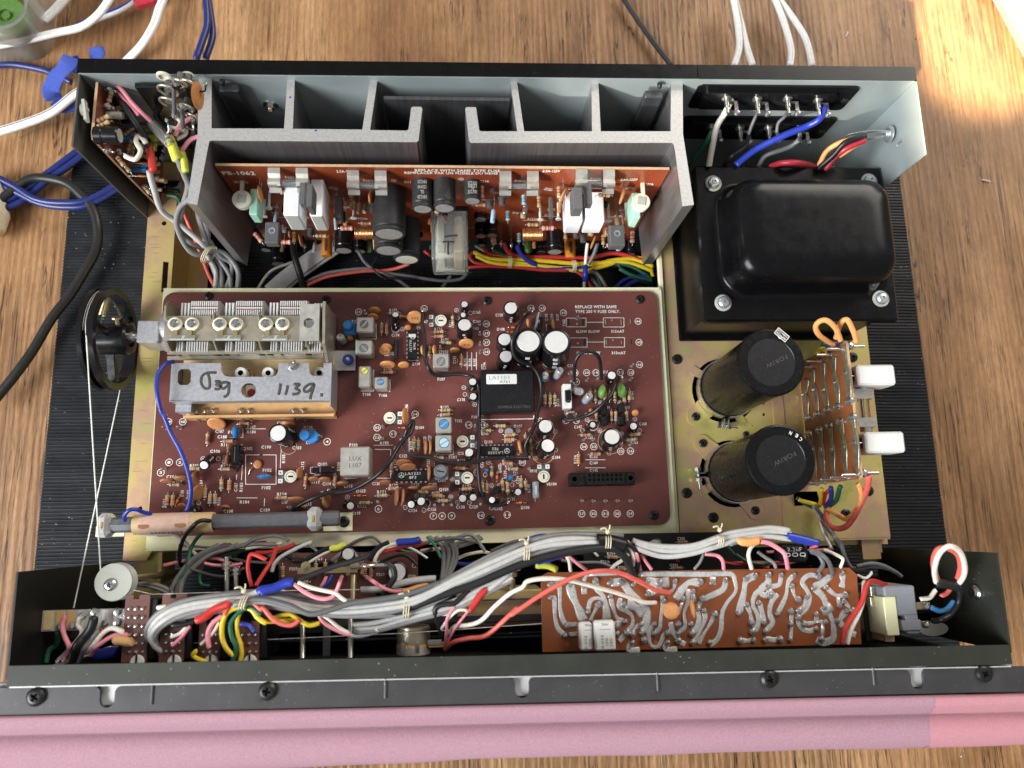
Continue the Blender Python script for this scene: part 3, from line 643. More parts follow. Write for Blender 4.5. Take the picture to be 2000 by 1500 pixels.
for c, s in [(CA(1398, 255), '+'), (CA(1550, 285), '-'), (CA(1407, 340), '+'), (CA(1478, 1095), '+'), (CA(1490, 1168), '-'), (CA(1595, 1278), '+'), (CA(810, 460), '+'), (CE(1037, 165), '+'), (CE(985, 283), '-'),
             (CE(1555, 158), '+'), (CE(1607, 283), '-'), (CE(692, 295), '-'), (CE(697, 495), '-'), (CE(475, 583), '+'), (CE(425, 280), '+'), (CE(1275, 530), '-'), (CE(259, 740), '+'), (CE(222, 870), '-'),
             (CE(128, 1033), '+'), (CE(100, 283), 'D'), (CE(288, 283), 'S'), (CE(1412, 318), 'B'), (CE(1175, 285), 'E'), (CD(1352, 810), 'E'), (CD(1335, 1002), 'B'), (CD(1775, 880), 'B'), (CD(1862, 880), 'C'),
             (CD(213, 1005), '+'), (CD(966, 992), '+'), (CD(1032, 990), '+'), (CD(842, 1118), '-'), (CD(1045, 1148), '-'), (CD(1410, 1062), '+'), (CD(1537, 1065), '-'), (CD(1520, 950), '-'), (CD(1745, 628), '+'),
             (CD(1710, 762), '-'), (CD(1778, 1122), '-'), (CD(1905, 1033), '+'), (CC(560, 558), '+'), (CC(718, 558), '-'), (CC(515, 1010), 'C'), (CB(1180, 1258), 'B'), (CB(1390, 1258), 'B')]:
    g = 'kraft_yellow' if c in (CE(475, 583), CE(425, 280), CE(1275, 530)) else 'print_white'
    ringat(c, .135, .025, g); T(c, s, w=.12 if s != '-' else .11, h=.11 if s != '-' else .04, m=g)
for c, s, wpx, *a in [(CA(1617, 277), 'C165', 85), (CA(1617, 377), 'C164', 85), (CA(1612, 450), '163', 55), (CA(735, 525), 'C174', 85), (CA(675, 725), 'C172', 85), (CA(955, 835), 'Q114', 88), (CA(1255, 705), 'TP102', 108),
             (CA(1233, 1003), 'F107', 82), (CA(1448, 1225), 'C138', 86), (CA(420, 1168), 'T105', 90), (CA(598, 1178), 'T106', 92), (CA(1375, 795), 'C193', 85, 90), (CA(1490, 820), 'R193', 85, 90), (CA(1542, 820), 'R194', 85, 90),
             (CA(1595, 820), 'R195', 85, 90), (CA(1700, 860), 'C194', 78, 90), (CA(712, 255), 'R182', 85), (CA(1270, 578), 'R170', 85), (CA(1200, 458), 'R174', 85), (CA(650, 900), 'R178', 85), (CA(1060, 378), '167', 55), (CA(995, 447), 'C16', 60),
             (CA(1270, 1307), 'R182', 88), (CA(278, 375), 'T1', 45), (CA(1330, 400), 'R173', 80, 90), (CA(1860, 308), 'C158', 80), (CA(1878, 460), 'D108', 85),
             (CB(595, 332), 'C195', 80, 90), (CB(655, 330), 'C159', 78, 90), (CB(715, 328), 'D107', 78, 90), (CB(785, 390), 'F102', 78, 90), (CB(855, 857), 'C15', 65), (CB(570, 545), '110', 80, 90), (CB(845, 1355), '75usec', 120),
             (CB(1470, 1310), '111', 50), (CB(718, 1255), 'R136', 85, 90), (CB(1525, 1180), 'R161', 85, 90), (CB(1240, 925), 'C15', 55), (CB(1270, 1310), '09', 30), (CB(1045, 1385), 'C14', 70), (CB(1185, 1440), 'R1', 100, 90), (CB(362, 320), 'R10', 70, 90),
             (CE(700, 573), 'C184', 90), (CE(1108, 567), 'R153', 85), (CE(1108, 633), 'C144', 88), (CE(1110, 715), 'C145', 88), (CE(908, 597), 'R154', 88, 90), (CE(287, 235), 'Q107', 92), (CE(288, 505), 'C181', 90, 90), (CE(450, 722), 'TP10', 88),
             (CE(650, 863), 'VR104', 112), (CE(212, 1027), 'C135', 82), (CE(367, 1117), 'D106', 90), (CE(75, 1130), 'C132', 88), (CE(938, 243), 'C147', 85), (CE(1642, 210), 'C150', 84), (CE(1060, 357), 'R155', 80), (CE(1545, 410), 'R163', 85),
             (CE(1545, 353), 'R166', 80), (CE(180, 403), 'R144', 85), (CE(180, 347), 'R143', 85), (CE(530, 160), 'C5', 40), (CE(87, 700), 'D105', 85, 90), (CE(148, 760), 'R139', 85, 90), (CE(285, 820), 'C134', 85, 90), (CE(405, 910), 'R140', 90, 90), (CE(160, 617), 'R135', 85), (CE(190, 668), 'R138', 85),
             (CD(614, 417), 'R190', 92), (CD(733, 500), 'R191', 85, 90), (CD(817, 558), 'C122', 86), (CD(950, 872), 'C125', 90), (CD(1138, 867), 'C185', 86), (CD(1240, 822), 'L102', 82), (CD(1260, 922), 'Q105', 100), (CD(223, 885), 'C115', 90),
             (CD(525, 858), 'C126', 80), (CD(360, 937), 'D103', 95), (CD(582, 948), 'R121', 90), (CD(372, 1102), 'R122', 95), (CD(306, 1180), 'C119', 92), (CD(922, 1150), 'C124', 92), (CD(1130, 1137), 'C126', 92), (CD(1440, 1113), 'C130', 94),
             (CD(1583, 1110), 'C129', 92), (CD(1353, 570), 'T101', 88), (CD(1418, 177), 'T102', 80), (CD(1443, 530), 'C13', 62), (CD(1705, 317), 'R146', 80), (CD(1744, 405), 'Q106', 90), (CD(1000, 250), 'D104', 90), (CD(1592, 135), 'F10', 62),
             (CD(797, 410), 'R192', 88, 90), (CD(855, 40), 'C186', 85, 90), (CD(1107, 365), 'C127', 60, 90), (CD(1052, 385), 'C128', 70, 90), (CD(905, 445), 'R123', 85, 90), (CD(118, 670), 'R189', 85, 90), (CD(730, 645), 'R131', 85, 90), (CD(1090, 640), 'C121', 80, 90),
             (CD(715, 878), 'R120', 88), (CD(1450, 662), 'R130', 85), (CD(1450, 608), 'R129', 85), (CD(1870, 690), 'D105', 85, 90), (CD(1672, 655), 'C13', 60, 90), (CD(1170, 960), 'R131', 80), (CD(1225, 1012), 'R147', 90), (CD(280, 440), 'F103', 85), (CD(1505, 880), 'R141', 85), (CD(1618, 440), 'R142', 80, 90),
             (CC(732, 275), 'C107', 85), (CC(1058, 232), 'R187', 85), (CC(1058, 280), 'R186', 90), (CC(840, 285), 'F1', 40), (CC(758, 332), 'C188', 92), (CC(790, 413), 'R110', 85), (CC(1020, 452), 'Q102', 92), (CC(685, 480), 'C106', 98), (CC(775, 568), 'C111', 80, 90),
             (CC(820, 480), 'C110', 80, 90), (CC(1210, 437), 'C190', 96), (CC(1525, 445), 'C183', 90), (CC(1662, 390), 'L101', 82), (CC(1388, 558), 'R188', 86, 90), (CC(1370, 190), 'C182', 92), (CC(1640, 235), 'R118', 86), (CC(1220, 675), 'F102', 86), (CC(1210, 855), 'F102', 88),
             (CC(1787, 613), 'Q103', 92), (CC(1582, 630), 'C112', 82, 90), (CC(1712, 795), 'C113', 90), (CC(1832, 815), 'C114', 82), (CC(1953, 640), 'R189', 86, 90), (CC(233, 743), 'C101', 92), (CC(297, 797), 'R102', 88), (CC(540, 822), 'C104', 88, 90), (CC(407, 925), 'D102', 90, 90),
             (CC(345, 915), 'D101', 60, 90), (CC(897, 850), 'C187', 88, 90), (CC(953, 850), 'R183', 88, 90), (CC(988, 1002), 'R184', 92), (CC(1196, 1085), 'C189', 98), (CC(820, 1095), 'C108', 92), (CC(722, 995), 'R106', 80, 90), (CC(1370, 920), 'R114', 92), (CC(470, 628), 'R105', 86), (CC(790, 633), 'R111', 86), (CC(1400, 1003), 'C117', 60), (CC(1635, 1025), 'R115', 80), (CC(1782, 930), 'C116', 80, 90), (CC(160, 1015), 'R101', 80, 90)]:
    k = 5.263 if c[0] < 676 and (c in [c] and any(c == c for _ in (0,))) and c[0] < 672 else 5.5556
    T(c, s, w=wpx / k / 31.8, h=.185, ang=a[0] if a else 0)
T(CB(1132, 217), 'REPLACE WITH SAME', w=475 / 5.5556 / 31.8, h=.2); T(CB(1152, 268), 'TYPE 250 V FUSE ONLY.', w=512 / 5.5556 / 31.8, h=.2)
T(CB(1046, 485), 'SLOW BLOW', w=270 / 176.7, h=.18); T(CB(1369, 483), '315mAT', w=150 / 176.7, h=.18); T(CB(1052, 717), 'SLOW BLOW', w=270 / 176.7, h=.18); T(CB(1379, 717), '315mAT', w=160 / 176.7, h=.18)
boxl(CB, 810, 340, 1025, 435); line(CB(1025, 385), CB(1213, 385)); boxl(CB, 1213, 337, 1437, 437); boxl(CB, 830, 555, 1037, 655); line(CB(1037, 600), CB(1225, 600)); boxl(CB, 1225, 552, 1443, 655)
line(CD(495, 443), CD(710, 440)); line(CD(512, 488), CD(683, 488)); line(CD(683, 488), CD(683, 800)); line(CD(440, 800), CD(683, 800)); line(CD(883, 300), CD(883, 525), .03)
line(CD(1180, 545), CD(1362, 545)); line(CD(1362, 440), CD(1362, 545)); line(CD(185, 803), CD(320, 803)); line(CD(1665, 165), CE(457, 155), .05); line(CE(457, 120), CE(457, 155), .05)
line(CA(358, 1133), CA(500, 1133)); line(CA(500, 900), CA(500, 1133)); line(CA(545, 1138), CA(677, 1138)); line(CA(677, 1010), CA(677, 1138)); line(CA(878, 800), CA(985, 800)); line(CA(355, 567), CA(527, 567)); line(CA(527, 400), CA(527, 567))
for a, c in ((CC(995, 250), CC(1205, 250)), (CC(1364, 460), CC(1354, 655)), (CC(968, 610), CC(955, 778)), (CC(908, 720), CC(903, 775)), (CC(1193, 965), CC(1190, 1045)), (CE(1015, 600), CE(1235, 600)), (CE(1015, 687), CE(1238, 687)), (CA(1513, 705), CA(1513, 905)), (CA(1562, 710), CA(1562, 905)), (CA(1614, 710), CA(1614, 905)), (CA(1673, 840), CA(1673, 900)), (CA(1408, 780), CA(1408, 830)), (CC(905, 960), CC(1120, 960)), (CB(595, 405), CB(595, 475))):
    line(a, c, .04)
boxl(CC, 998, 518, 1312, 820, .045); boxl(CC, 1665, 646, 1900, 708, .04); line(CC(945, 410), CC(965, 410)); line(CC(965, 410), CC(950, 620)); line(CC(970, 245), CC(970, 338)); line(CC(945, 338), CC(970, 338))
for c in ((710, 245), (1735, 725), (860, 340)): line(CC(c[0] - 28, c[1]), CC(c[0] + 35, c[1]))
for x in (CA(525, 290), CA(957, 390), CA(835, 868), CA(1505, 658), CA(1365, 710), CA(640, 748), CC(1835, 785)): line((x[0] - 4.5, x[1]), (x[0] + 4.5, x[1]), .045)
for c, r in ((CA(735, 455), .26), (CE(1100, 225), .35), (CC(640, 560), .3), (CD(1070, 1070), .26), (CE(245, 800), .2), (CD(1465, 985), .25)): ringat(c, r, .03)
tag(pr.build('silkscreen_print', mbd), kind='stuff')
# patches of flux round the capacitors
fx = MB()
for c, r in ((CE(560, 300), .75), (CE(560, 520), .72), (CE(1290, 400), .8), (CB(640, 840), .5), (CC(1440, 430), .5)):
    p = at(*c, Z1); fx.prism(circ(p.x, p.y, r, 24), Z1 - .001, Z1 + .001, 'kraft_yellow', holes=[circ(p.x, p.y, r - .03, 24)])
tag(fx.build('flux_stain', mbd), kind='stuff')
# --- resistors
def resistor_mesh(bands, body='res_body', L=.64, r=.122):
    b = MB(); h = L / 2
    pr_ = [(-h, 0), (-h, r * .55), (-h + .04, r), (-h + .13, r * 1.02)]; ms = [body, body, body]
    bz = [(-.175, -.115), (-.075, -.02), (.02, .075), (.13, .185)]
    cur = -h + .13
    for (a, c), m in zip(bz, bands):
        pr_ += [(a, r * .9), (c, r * .9)]; ms += [body, m]
    pr_ += [(h - .11, r * 1.02), (h - .04, r), (h, r * .55), (h, 0)]; ms += [body] * 4
    b.lathe((0, 0, 0), (1, 0, 0), pr_, body, 10, True, ms[:len(pr_) - 1])
    for s in (-1, 1): b.tube([(s * h, 0, 0), (s * (h + .10), 0, -.01), (s * (h + .15), 0, -.07), (s * (h + .155), 0, -.2)], .028, 'solder', 5, 2)
    return b.mesh('resistor', (0, 0, 0))
RV = [resistor_mesh(x) for x in (('b_brown', 'b_black', 'b_red', 'b_gold'), ('b_red', 'b_violet', 'b_orange', 'b_gold'), ('b_yellow', 'b_violet', 'b_brown', 'b_gold'), ('b_orange', 'b_orange', 'b_red', 'b_gold'), ('b_green', 'b_blue', 'b_yellow', 'b_gold'), ('b_blue', 'b_grey', 'b_orange', 'b_gold'), ('b_brown', 'b_green', 'b_brown', 'b_gold'), ('b_red', 'b_red', 'b_red', 'b_gold'))]
RPK = resistor_mesh(('b_red', 'res_pink', 'b_brown', 'b_red'), 'res_pink', .75, .15); RBL = resistor_mesh(('b_green', 'b_blue', 'b_green', 'b_blue'), 'res_blue', .62, .14)
RBG = resistor_mesh(('b_brown', 'b_orange', 'b_black', 'b_gold'), 'res_body', .7, .13)
def put_r(parent, c, ang=0, v=None, z=None, tilt=0):
    p = at(*c, (z or ZB) + .19); R3 = Matrix.Rotation(R_(ang + rnd.uniform(-3, 3)), 3, 'Z') @ Matrix.Rotation(R_(tilt), 3, 'Y')
    return link('resistor', v if v else RV[rnd.randrange(8)], parent, p, R3)
for c in [(720, 285), (1205, 487), (1205, 538), (1290, 605), (655, 928), (1280, 1338), (1275, 1388), (830, 325)]: put_r(mbd, CA(*c), 0)
for c in [(585, 450), (640, 460), (1360, 370), (1108, 700), (1450, 800)]: put_r(mbd, CA(*c), 91)
for c in [(580, 1225), (635, 1225), (688, 1225), (1075, 1180), (1128, 1185), (1340, 1190), (1440, 1210), (1495, 1180), (1280, 1180), (1235, 1200), (1300, 1405), (1350, 1405), (1465, 1405), (1140, 1420)]: put_r(mbd, CB(*c), 89)
for i, c in enumerate([(1020, 330), (1560, 322), (1515, 382), (1130, 535), (100, 230), (195, 380), (175, 640), (235, 697), (205, 325)]): put_r(mbd, CE(*c), 0, RV[(7, 7, 4, 7, 4, 3, 7, 5, 3)[i]])
for c in [(943, 590), (120, 880), (175, 900), (320, 850), (370, 880), (370, 380), (430, 430)]: put_r(mbd, CE(*c), 90)
for c in [(935, 425), (985, 435), (692, 680), (80, 830), (1157, 720), (1725, 910), (1680, 900), (1780, 720), (1895, 880), (1950, 890)]: put_r(mbd, CD(*c), 90)
for c in [(1210, 572), (1720, 285), (715, 910), (590, 988), (1040, 945), (1190, 990), (1250, 1045), (1510, 915), (400, 1070), (1455, 640)]: put_r(mbd, CD(*c), 0)
put_r(mbd, CD(1440, 690), 0, RV[7])
for c in [(608, 350), (750, 820), (830, 830), (580, 910), (630, 970), (683, 970), (190, 985), (247, 985), (1615, 790), (1915, 780), (455, 980)]: put_r(mbd, CC(*c), 89)
for c in [(985, 200), (820, 375), (1640, 258), (480, 660), (790, 662), (270, 823), (1370, 960), (1560, 1050)]: put_r(mbd, CC(*c), 0)
# --- diodes
DM = MB(); DM.lathe((-.16, 0, 0), (1, 0, 0), [(0, 0), (0, .05), (.03, .075), (.22, .075), (.225, .077), (.29, .077), (.32, .05), (.32, 0)], 'b_orange', 8, True, ['glass', 'b_orange', 'b_orange', 'b_black', 'b_black', 'b_orange', 'b_orange'])
for s in (-1, 1): DM.tube([(s * .16, 0, 0), (s * .33, 0, 0), (s * .4, 0, -.13)], .026, 'copper_wire', 5, 2)
DM = DM.mesh('diode', (0, 0, 0))
for c, a in ((CD(350, 988), 0), (CD(830, 250), 0), (CE(320, 1068), 0), (CE(60, 780), 88), (CC(300, 985), 70), (CB(240, 440), 0), (CB(235, 490), 0)): link('diode', DM, mbd, at(*c, ZB + .13), rotz(R_(a)))
# --- ceramic disc capacitors
def disc(parent, c, w, h, ang=0, m='ceramic', z=None, name='ceramic_capacitor', face=1, txt=None, k=31.8):
    r = w / k / 2; th = .11; tl = math.asin(max(.0, min(.95, (h / w - .12)))) ; zz = (z or ZB)
    a = R_(ang); e = Vector((math.cos(a), math.sin(a), 0)); n = Vector((-math.sin(a), math.cos(a), 0)) * -face
    nrm = (n * math.cos(tl) + Vector((0, 0, 1)) * math.sin(tl)); hz = r * math.cos(tl) + .14
    p = at(*c, zz + hz * .95); b = MB()
    b.lathe(p - nrm * th, nrm, [(0, 0), (.015, r * .6), (.05, r * .86), (.09, r * .97), (.12, r), (.15, r * .97), (.19, r * .86), (2 * th - .015, r * .6), (2 * th, 0)], m, 22)
    dn = nrm.cross(e); dn = dn if dn.z < 0 else -dn
    for s in (-1, 1):
        q = p + dn * r * .8 + e * s * r * .45; b.ball(q, .07, m, 6); b.cyl(q, Vector((q.x, q.y, zz - .02)), .028, 'solder', 5)
    o = b.build(name, parent, origin=p)
    if txt:
        b = MB(); up = -dn; M = frame(p + nrm * (th + .004), e * 1, up, nrm) if e.cross(up).dot(nrm) > 0 else frame(p + nrm * (th + .004), -e, up, nrm)
        b.text(txt, M, 'print_dark', w=r * .9, h=r * .42, bold=0); b.build('printed_value', o)
    return o
for (x, y, w, h, a, *q) in [(510, 255, 130, 55, 0), (490, 325, 120, 55, 0), (945, 330, 172, 132, 0, '403'), (870, 440, 75, 38, 8), (636, 662, 130, 85, 0), (618, 688, 132, 88, 0, '20'), (1505, 615, 168, 92, 0, '402'), (1030, 685, 112, 34, 90), (1158, 685, 116, 34, 90), (1378, 685, 110, 32, 0),
                            (650, 845, 172, 66, 0, '202'), (825, 845, 125, 55, 5), (840, 1400, 178, 66, 90), (230, 525, 70, 35, 0), (245, 560, 70, 35, 0)]:
    disc(mbd, CA(x, y), w / 5.5556, h / 5.5556, a, txt=q[0] if q else None)
for (x, y, w, h, a) in [(400, 390, 105, 42, 90), (665, 410, 120, 50, 90), (1560, 1365, 78, 66, 0), (1075, 1345, 50, 30, 80)]: disc(mbd, CB(x, y), w / 5.5556, h / 5.5556, a)
disc(mbd, CE(308, 460), 150 / 5.5556, 38 / 5.5556, 102)
for (x, y, w, h, a, *q) in [(1063, 470, 172, 45, 90), (1110, 465, 175, 45, 90), (870, 680, 180, 85, 4), (830, 638, 172, 95, -3, '203'), (1100, 740, 172, 40, 90), (170, 852, 130, 38, 4), (625, 840, 120, 45, 0), (920, 910, 122, 42, 4), (1105, 905, 180, 42, 3), (748, 1005, 190, 66, 88), (812, 1010, 192, 66, 86)]:
    disc(mbd, CD(x, y), w / 5.5556, h / 5.5556, a, 'ceramic_dark', txt=q[0] if q else None, face=1 if a < 45 else -1)
for (x, y, w, h, a) in [(700, 195, 182, 122, 0), (330, 755, 130, 36, 4), (190, 780, 130, 34, 4), (480, 760, 150, 48, 88), (505, 905, 165, 75, 80), (345, 1055, 100, 90, 0), (835, 445, 100, 32, 90), (815, 565, 105, 34, 90), (1440, 200, 130, 30, 0), (1550, 700, 118, 42, 90), (1700, 762, 112, 40, 4), (1810, 767, 122, 40, 3), (1515, 980, 170, 68, 3), (1830, 985, 155, 76, 88), (790, 1055, 90, 34, 0), (1985, 810, 95, 40, 0)]:
    disc(mbd, CC(x, y), w / 5.263, h / 5.263, a, 'ceramic' if y < 300 else 'ceramic_dark')
p = at(*CC(1120, 615), ZB + .12); b = MB(); b.lathe(p, (0, 0, 1), [(-.06, 0), (-.05, .14), (0, .25), (.05, .14), (.06, 0)], 'ceramic', 18); b.tube([p + Vector((-.1, .08, 0)), at(*CC(1060, 605), ZB + .15), at(*CC(1035, 600), ZB)], .03, 'solder', 5, 3); b.tube([p + Vector((-.15, -.1, 0)), at(*CC(1050, 660), ZB + .18), at(*CC(1028, 735), ZB)], .03, 'solder', 5, 3); b.build('ceramic_capacitor', mbd)
# --- electrolytic capacitors
def elcap(parent, top, base, r, h, m='black_gloss', tm='el_top', z=None, stripe=1):
    """top, base: photo points of the centres of the top disc and the foot; r radius and h height in cm."""
    zz = z or ZB; B = at(*base, zz); Tp = at(*top, zz + h); ax = (Tp - B); hh = ax.length; ax.normalize()
    b = MB(); b.lathe(B, ax, [(0, r * .95), (.06, r), (.12, r), (.16, r * .93), (.22, r), (hh - .07, r), (hh - .02, r * .95), (hh, r * .84), (hh - .02, r * .78)], m, 24)
    u = ax.orthogonal().normalized(); w = ax.cross(u)
    a0 = math.atan2(-w.y, -u.y) if stripe else 0
    if stripe:
        for s_, sg in ((0, 1), (2.2, 1), (-2.0, 1)):
            for j in range(3 if r > .25 else 2):
                aa = a0 + s_ + rnd.uniform(-.1, .1); vs = []; q0 = .28 + j * (hh - .5) / 3; q1 = q0 + (hh - .5) / 5
                for q in (q0, q1):
                    for da in (-.16, 0, .16): vs.append(B + ax * q + (u * math.cos(aa + da) + w * math.sin(aa + da)) * (r + .004))
                b.add(vs, [(0, 1, 4, 3), (1, 2, 5, 4)], 'print_grey')
    o = b.build('electrolytic_capacitor', parent, origin=B)
    b = MB(); b.lathe(B + ax * (hh - .035), ax, [(0, r * .80), (.02, r * .76), (.03, 0)], tm, 22); b.build('top_disc', o); return o
for t, ba, r, h in [((735, 300), (740, 450), .24, 1.25), ((1485, 188), (1482, 252), .25, 1.0), ((1470, 305), (1465, 330), .19, .8), ((1485, 412), (1488, 530), .50, 1.5), ((1572, 1030), (1560, 1095), .28, 1.0), ((1578, 1190), (1555, 1215), .26, .9)]:
    elcap(mbd, CA(*t), CA(*ba), r, h)
for t, ba, r, h in [((210, 230), (217, 325), .48, 1.6), ((140, 570), (128, 650), .48, 1.6), ((155, 755), (130, 840), .46, 1.6), ((400, 590), (385, 750), .86, 2.6), ((705, 598), (680, 760), .90, 2.7), ((1305, 960), (1278, 1010), .31, 1.0)]:
    elcap(mbd, CB(*t), CB(*ba), r, h)
for t, ba, r, h in [((585, 235), (565, 300), .50, 1.4), ((612, 445), (560, 515), .50, 1.4), ((1100, 220), (1045, 245), .22, .9), ((1540, 235), (1547, 258), .26, .8), ((1308, 350), (1268, 420), .58, 1.5), ((290, 950), (250, 958), .24, .9)]:
    elcap(mbd, CE(*t), CE(*ba), r, h)
for t, ba, r, h in [((905, 1085), (940, 1055), .26, .9), ((1012, 1050), (1062, 1072), .29, .9), ((1465, 1020), (1465, 985), .27, .9), ((1578, 1010), (1580, 985), .25, .9), ((1782, 1035), (1830, 1043), .23, .9), ((1535, 520), (1540, 550), .30, 1.0), ((248, 1100), (205, 1085), .26, .9)]:
    elcap(mbd, CD(*t), CD(*ba), r, h)
elcap(mbd, CC(1330, 295), CC(1435, 345), .58, 1.9); elcap(mbd, CC(570, 625), CC(645, 555), .30, 1.2)
# --- shielded coil cans
def can(parent, c, w, l, h, slug=None, sm='grey_slug', sr=.26, dz=(0, 0), txt=None, ins=0):
    p = at(*c, ZB + h); b = MB(); b.bx(p.x - w / 2, p.x + w / 2, p.y - l / 2, p.y + l / 2, ZB + .02, ZB + h, 'can', .07); o = b.build('shielded_coil', parent, origin=(p.x, p.y, ZB))
    if slug:
        q = at(*slug, ZB + h); q.z = ZB + h; b = MB(); b.lathe(q, (0, 0, 1), [(-.05, sr * 1.02), (.004, sr * 1.02), (.005, sr * .93), (-.02, sr * .92)], 'inner_black', 20)
        M = zframe(q + Vector((0, 0, .0)), rnd.uniform(20, 160)); g = .05
        for s in (-1, 1):
            pts = [(s * x, y) if s > 0 else (-x, y) for x, y in []]
            arc = [(sr * .9 * math.cos(R_(a)), sr * .9 * math.sin(R_(a))) for a in range(-76, 77, 19)]
            arc = [(x, y) for x, y in arc if x > g]
            poly = [(g, arc[0][1])] + arc + [(g, arc[-1][1])]
            if s < 0: poly = [(-x, -y) for x, y in poly]
            b.prism(poly, -.05, .022, sm, M)
        b.prism(circ(0, 0, sr * .9, 18), -.06, -.03, 'inner_black', M); b.build('tuning_slug', o)
    if txt:
        b = MB()
        for i, s in enumerate(txt): b.text(s, zframe(at(c[0] + 1, c[1] - 5.5 + i * 13, ZB + h + .004) , 0), 'print_dark', w=.7, h=.26, bold=-.005)
        b.build('stamped_label', o)
    return o
can(mbd, CA(402, 410), 1.05, .98, 1.35, CA(397, 408)); o = can(mbd, CA(395, 655), 1.0, .88, 1.35, CA(392, 665)); can(mbd, CA(1230, 800), 1.0, .9, 1.3, CA(1229, 812))
b = MB(); p = at(*CA(308, 655), ZB + 1.30); b.bx(p.x - .02, p.x + .07, p.y - .42, p.y + .42, ZB + .9, ZB + 1.355, 'mint'); b.build('paint_mark', o)
can(mbd, CA(400, 975), .72, 1.3, 1.25, CA(400, 912), 'yellow_slug', .22); can(mbd, CA(580, 1042), .80, .74, 1.15, CA(572, 1033), 'blue_plastic', .21)
can(mbd, CD(1260, 220), .98, .98, 1.3, CD(1260, 213), 'blue_plastic', .30); can(mbd, CD(1258, 420), .98, .98, 1.3, CD(1263, 415), 'pale_blue', .31)
can(mbd, CD(296, 615), 1.72, 1.72, 1.6, txt=('LUX', '1107'))
p = at(*CD(1225, 725), ZB + 1.1); b = MB(); b.lathe((p.x, p.y, ZB), (0, 0, 1), [(0, .42), (1.0, .42), (1.08, .38), (1.1, .33)], 'ferrite', 26); b.lathe((p.x, p.y, ZB + 1.02), (0, 0, 1), [(.08, .33), (.03, .31), (.03, 0)], 'grey_slug', 22); b.bx(p.x - .38, p.x + .44, p.y - .45, p.y + .35, ZB, ZB + .3, 'grey_plastic', .05); o = b.build('ferrite_coil', mbd)
b = MB(); b.box((p.x, p.y, ZB + 1.06), (.42, .07, .03), 'inner_black', rotz(-.2)); b.build('slot', o)
for c in (CA(215, 412), ): 
    p = at(*c, ZB + .9); b = MB(); b.bx(p.x - .3, p.x + .5, p.y - .55, p.y + .25, ZB, ZB + .6, 'blue_plastic', .1); b.lathe((p.x, p.y, ZB + .55), (0, 0, 1), [(0, .32), (.3, .30), (.36, .25), (.36, 0)], 'blue_plastic', 20); b.build('trimmer_coil', mbd)
p = at(*CC(1600, 312), ZB + .9); b = MB(); b.cyl((p.x + .35, p.y - .05, ZB), (p.x + .35, p.y - .05, ZB + .55), .42, 'blue_plastic', 22, bev=.05); b.lathe((p.x, p.y, ZB + .5), (0, 0, 1), [(0, .33), (.36, .31), (.4, .27), (.4, .08), (.38, 0)], 'blue_plastic', 22); b.build('trimmer_coil', mbd)
for c, w, l, a in ((CC(900, 280), .45, .8, 0), (CC(1190, 740), .85, .32, -3)):
    p = at(*c, ZB + .5); b = MB(); b.ball(p, .42, 'blue_gloss', 14); v = [(p.x + (x - p.x) * w / .84, p.y + (y - p.y) * l / .84, p.z + (z - p.z) * .9) for x, y, z in b.v]; b.v = v; b.build('ceramic_filter', mbd)
for c, r in ((CD(1722, 715), .15), (CE(208, 795), .18)):
    b = MB(); p = at(*c, ZB + .35); b.ball(p, r, 'blue_gloss', 12, 1.3); b.build('tantalum_capacitor', mbd)
# --- integrated circuits
def ic(parent, c, w, l, ang, lines, h=.42, flip=0, col='black_plastic'):
    p = at(*c, ZB + h); M = zframe((p.x, p.y, 0), ang); b = MB(); R3 = M.to_3x3()
    b.box((p.x, p.y, ZB + h - .17), (w, l, .34), col, R3, .04)
    b.lathe(M @ Vector((-w / 2 + .16, -l * .25, ZB + h - .01)), (0, 0, 1), [(.012, .07), (.013, .05), (0, .05)], 'inner_black', 10)
    o = b.build('integrated_circuit', parent, origin=(p.x, p.y, ZB)); n = int(w / .254); b = MB()
    for i in range(n):
        x = -w / 2 + .13 + i * (w - .26) / (n - 1)
        for s in (-1, 1):
            b.box(M @ Vector((x, s * (l / 2 + .03), ZB + h - .18)), (.13, .09, .03), 'tin', R3); b.box(M @ Vector((x, s * (l / 2 + .08), ZB + h - .33)), (.08, .03, .32), 'tin', R3)
    tag(b.build('pin_row', o), kind='stuff'); b = MB()
    for i, (s, tw) in enumerate(lines): b.text(s, M @ Matrix.Translation((.1, (.13 if len(lines) > 1 else 0) - i * .24, ZB + h + .003)), 'print_grey', w=tw, h=.17, bold=0)
    q = M @ Vector((-w / 2 + .42, .03, ZB + h + .003)); b.prism(circ(q.x, q.y, .17, 18), q.z - .001, q.z, 'print_grey', holes=[circ(q.x, q.y, .145, 18)])
    for a in (90, 215, 325): b.sheet([q + Vector((math.cos(R_(a + d)) * rr_, math.sin(R_(a + d)) * rr_, 0)) for rr_, d in ((.02, -60), (.145, -9), (.145, 9), (.02, 60))], 'print_grey')
    b.build('printed_marking', o); return o
ic(mbd, CD(905, 772), 2.0, .66, 0, [('LA1231', .9), ('8F3', .42)])
ic(mbd, CE(60, 502), 2.05, .62, 180, [('LA3350', .9), ('7E2', .4)])
o = ic(mbd, CA(918, 625), 1.85, .58, -90, [('7H3', .45), ('HA1197', .75)])
b = MB(); p = at(*CA(917, 530), ZB + .43); b.bx(p.x - .23, p.x + .23, p.y - .1, p.y + .1, p.z, p.z + .004, 'print_grey'); b.build('paint_bar', o)
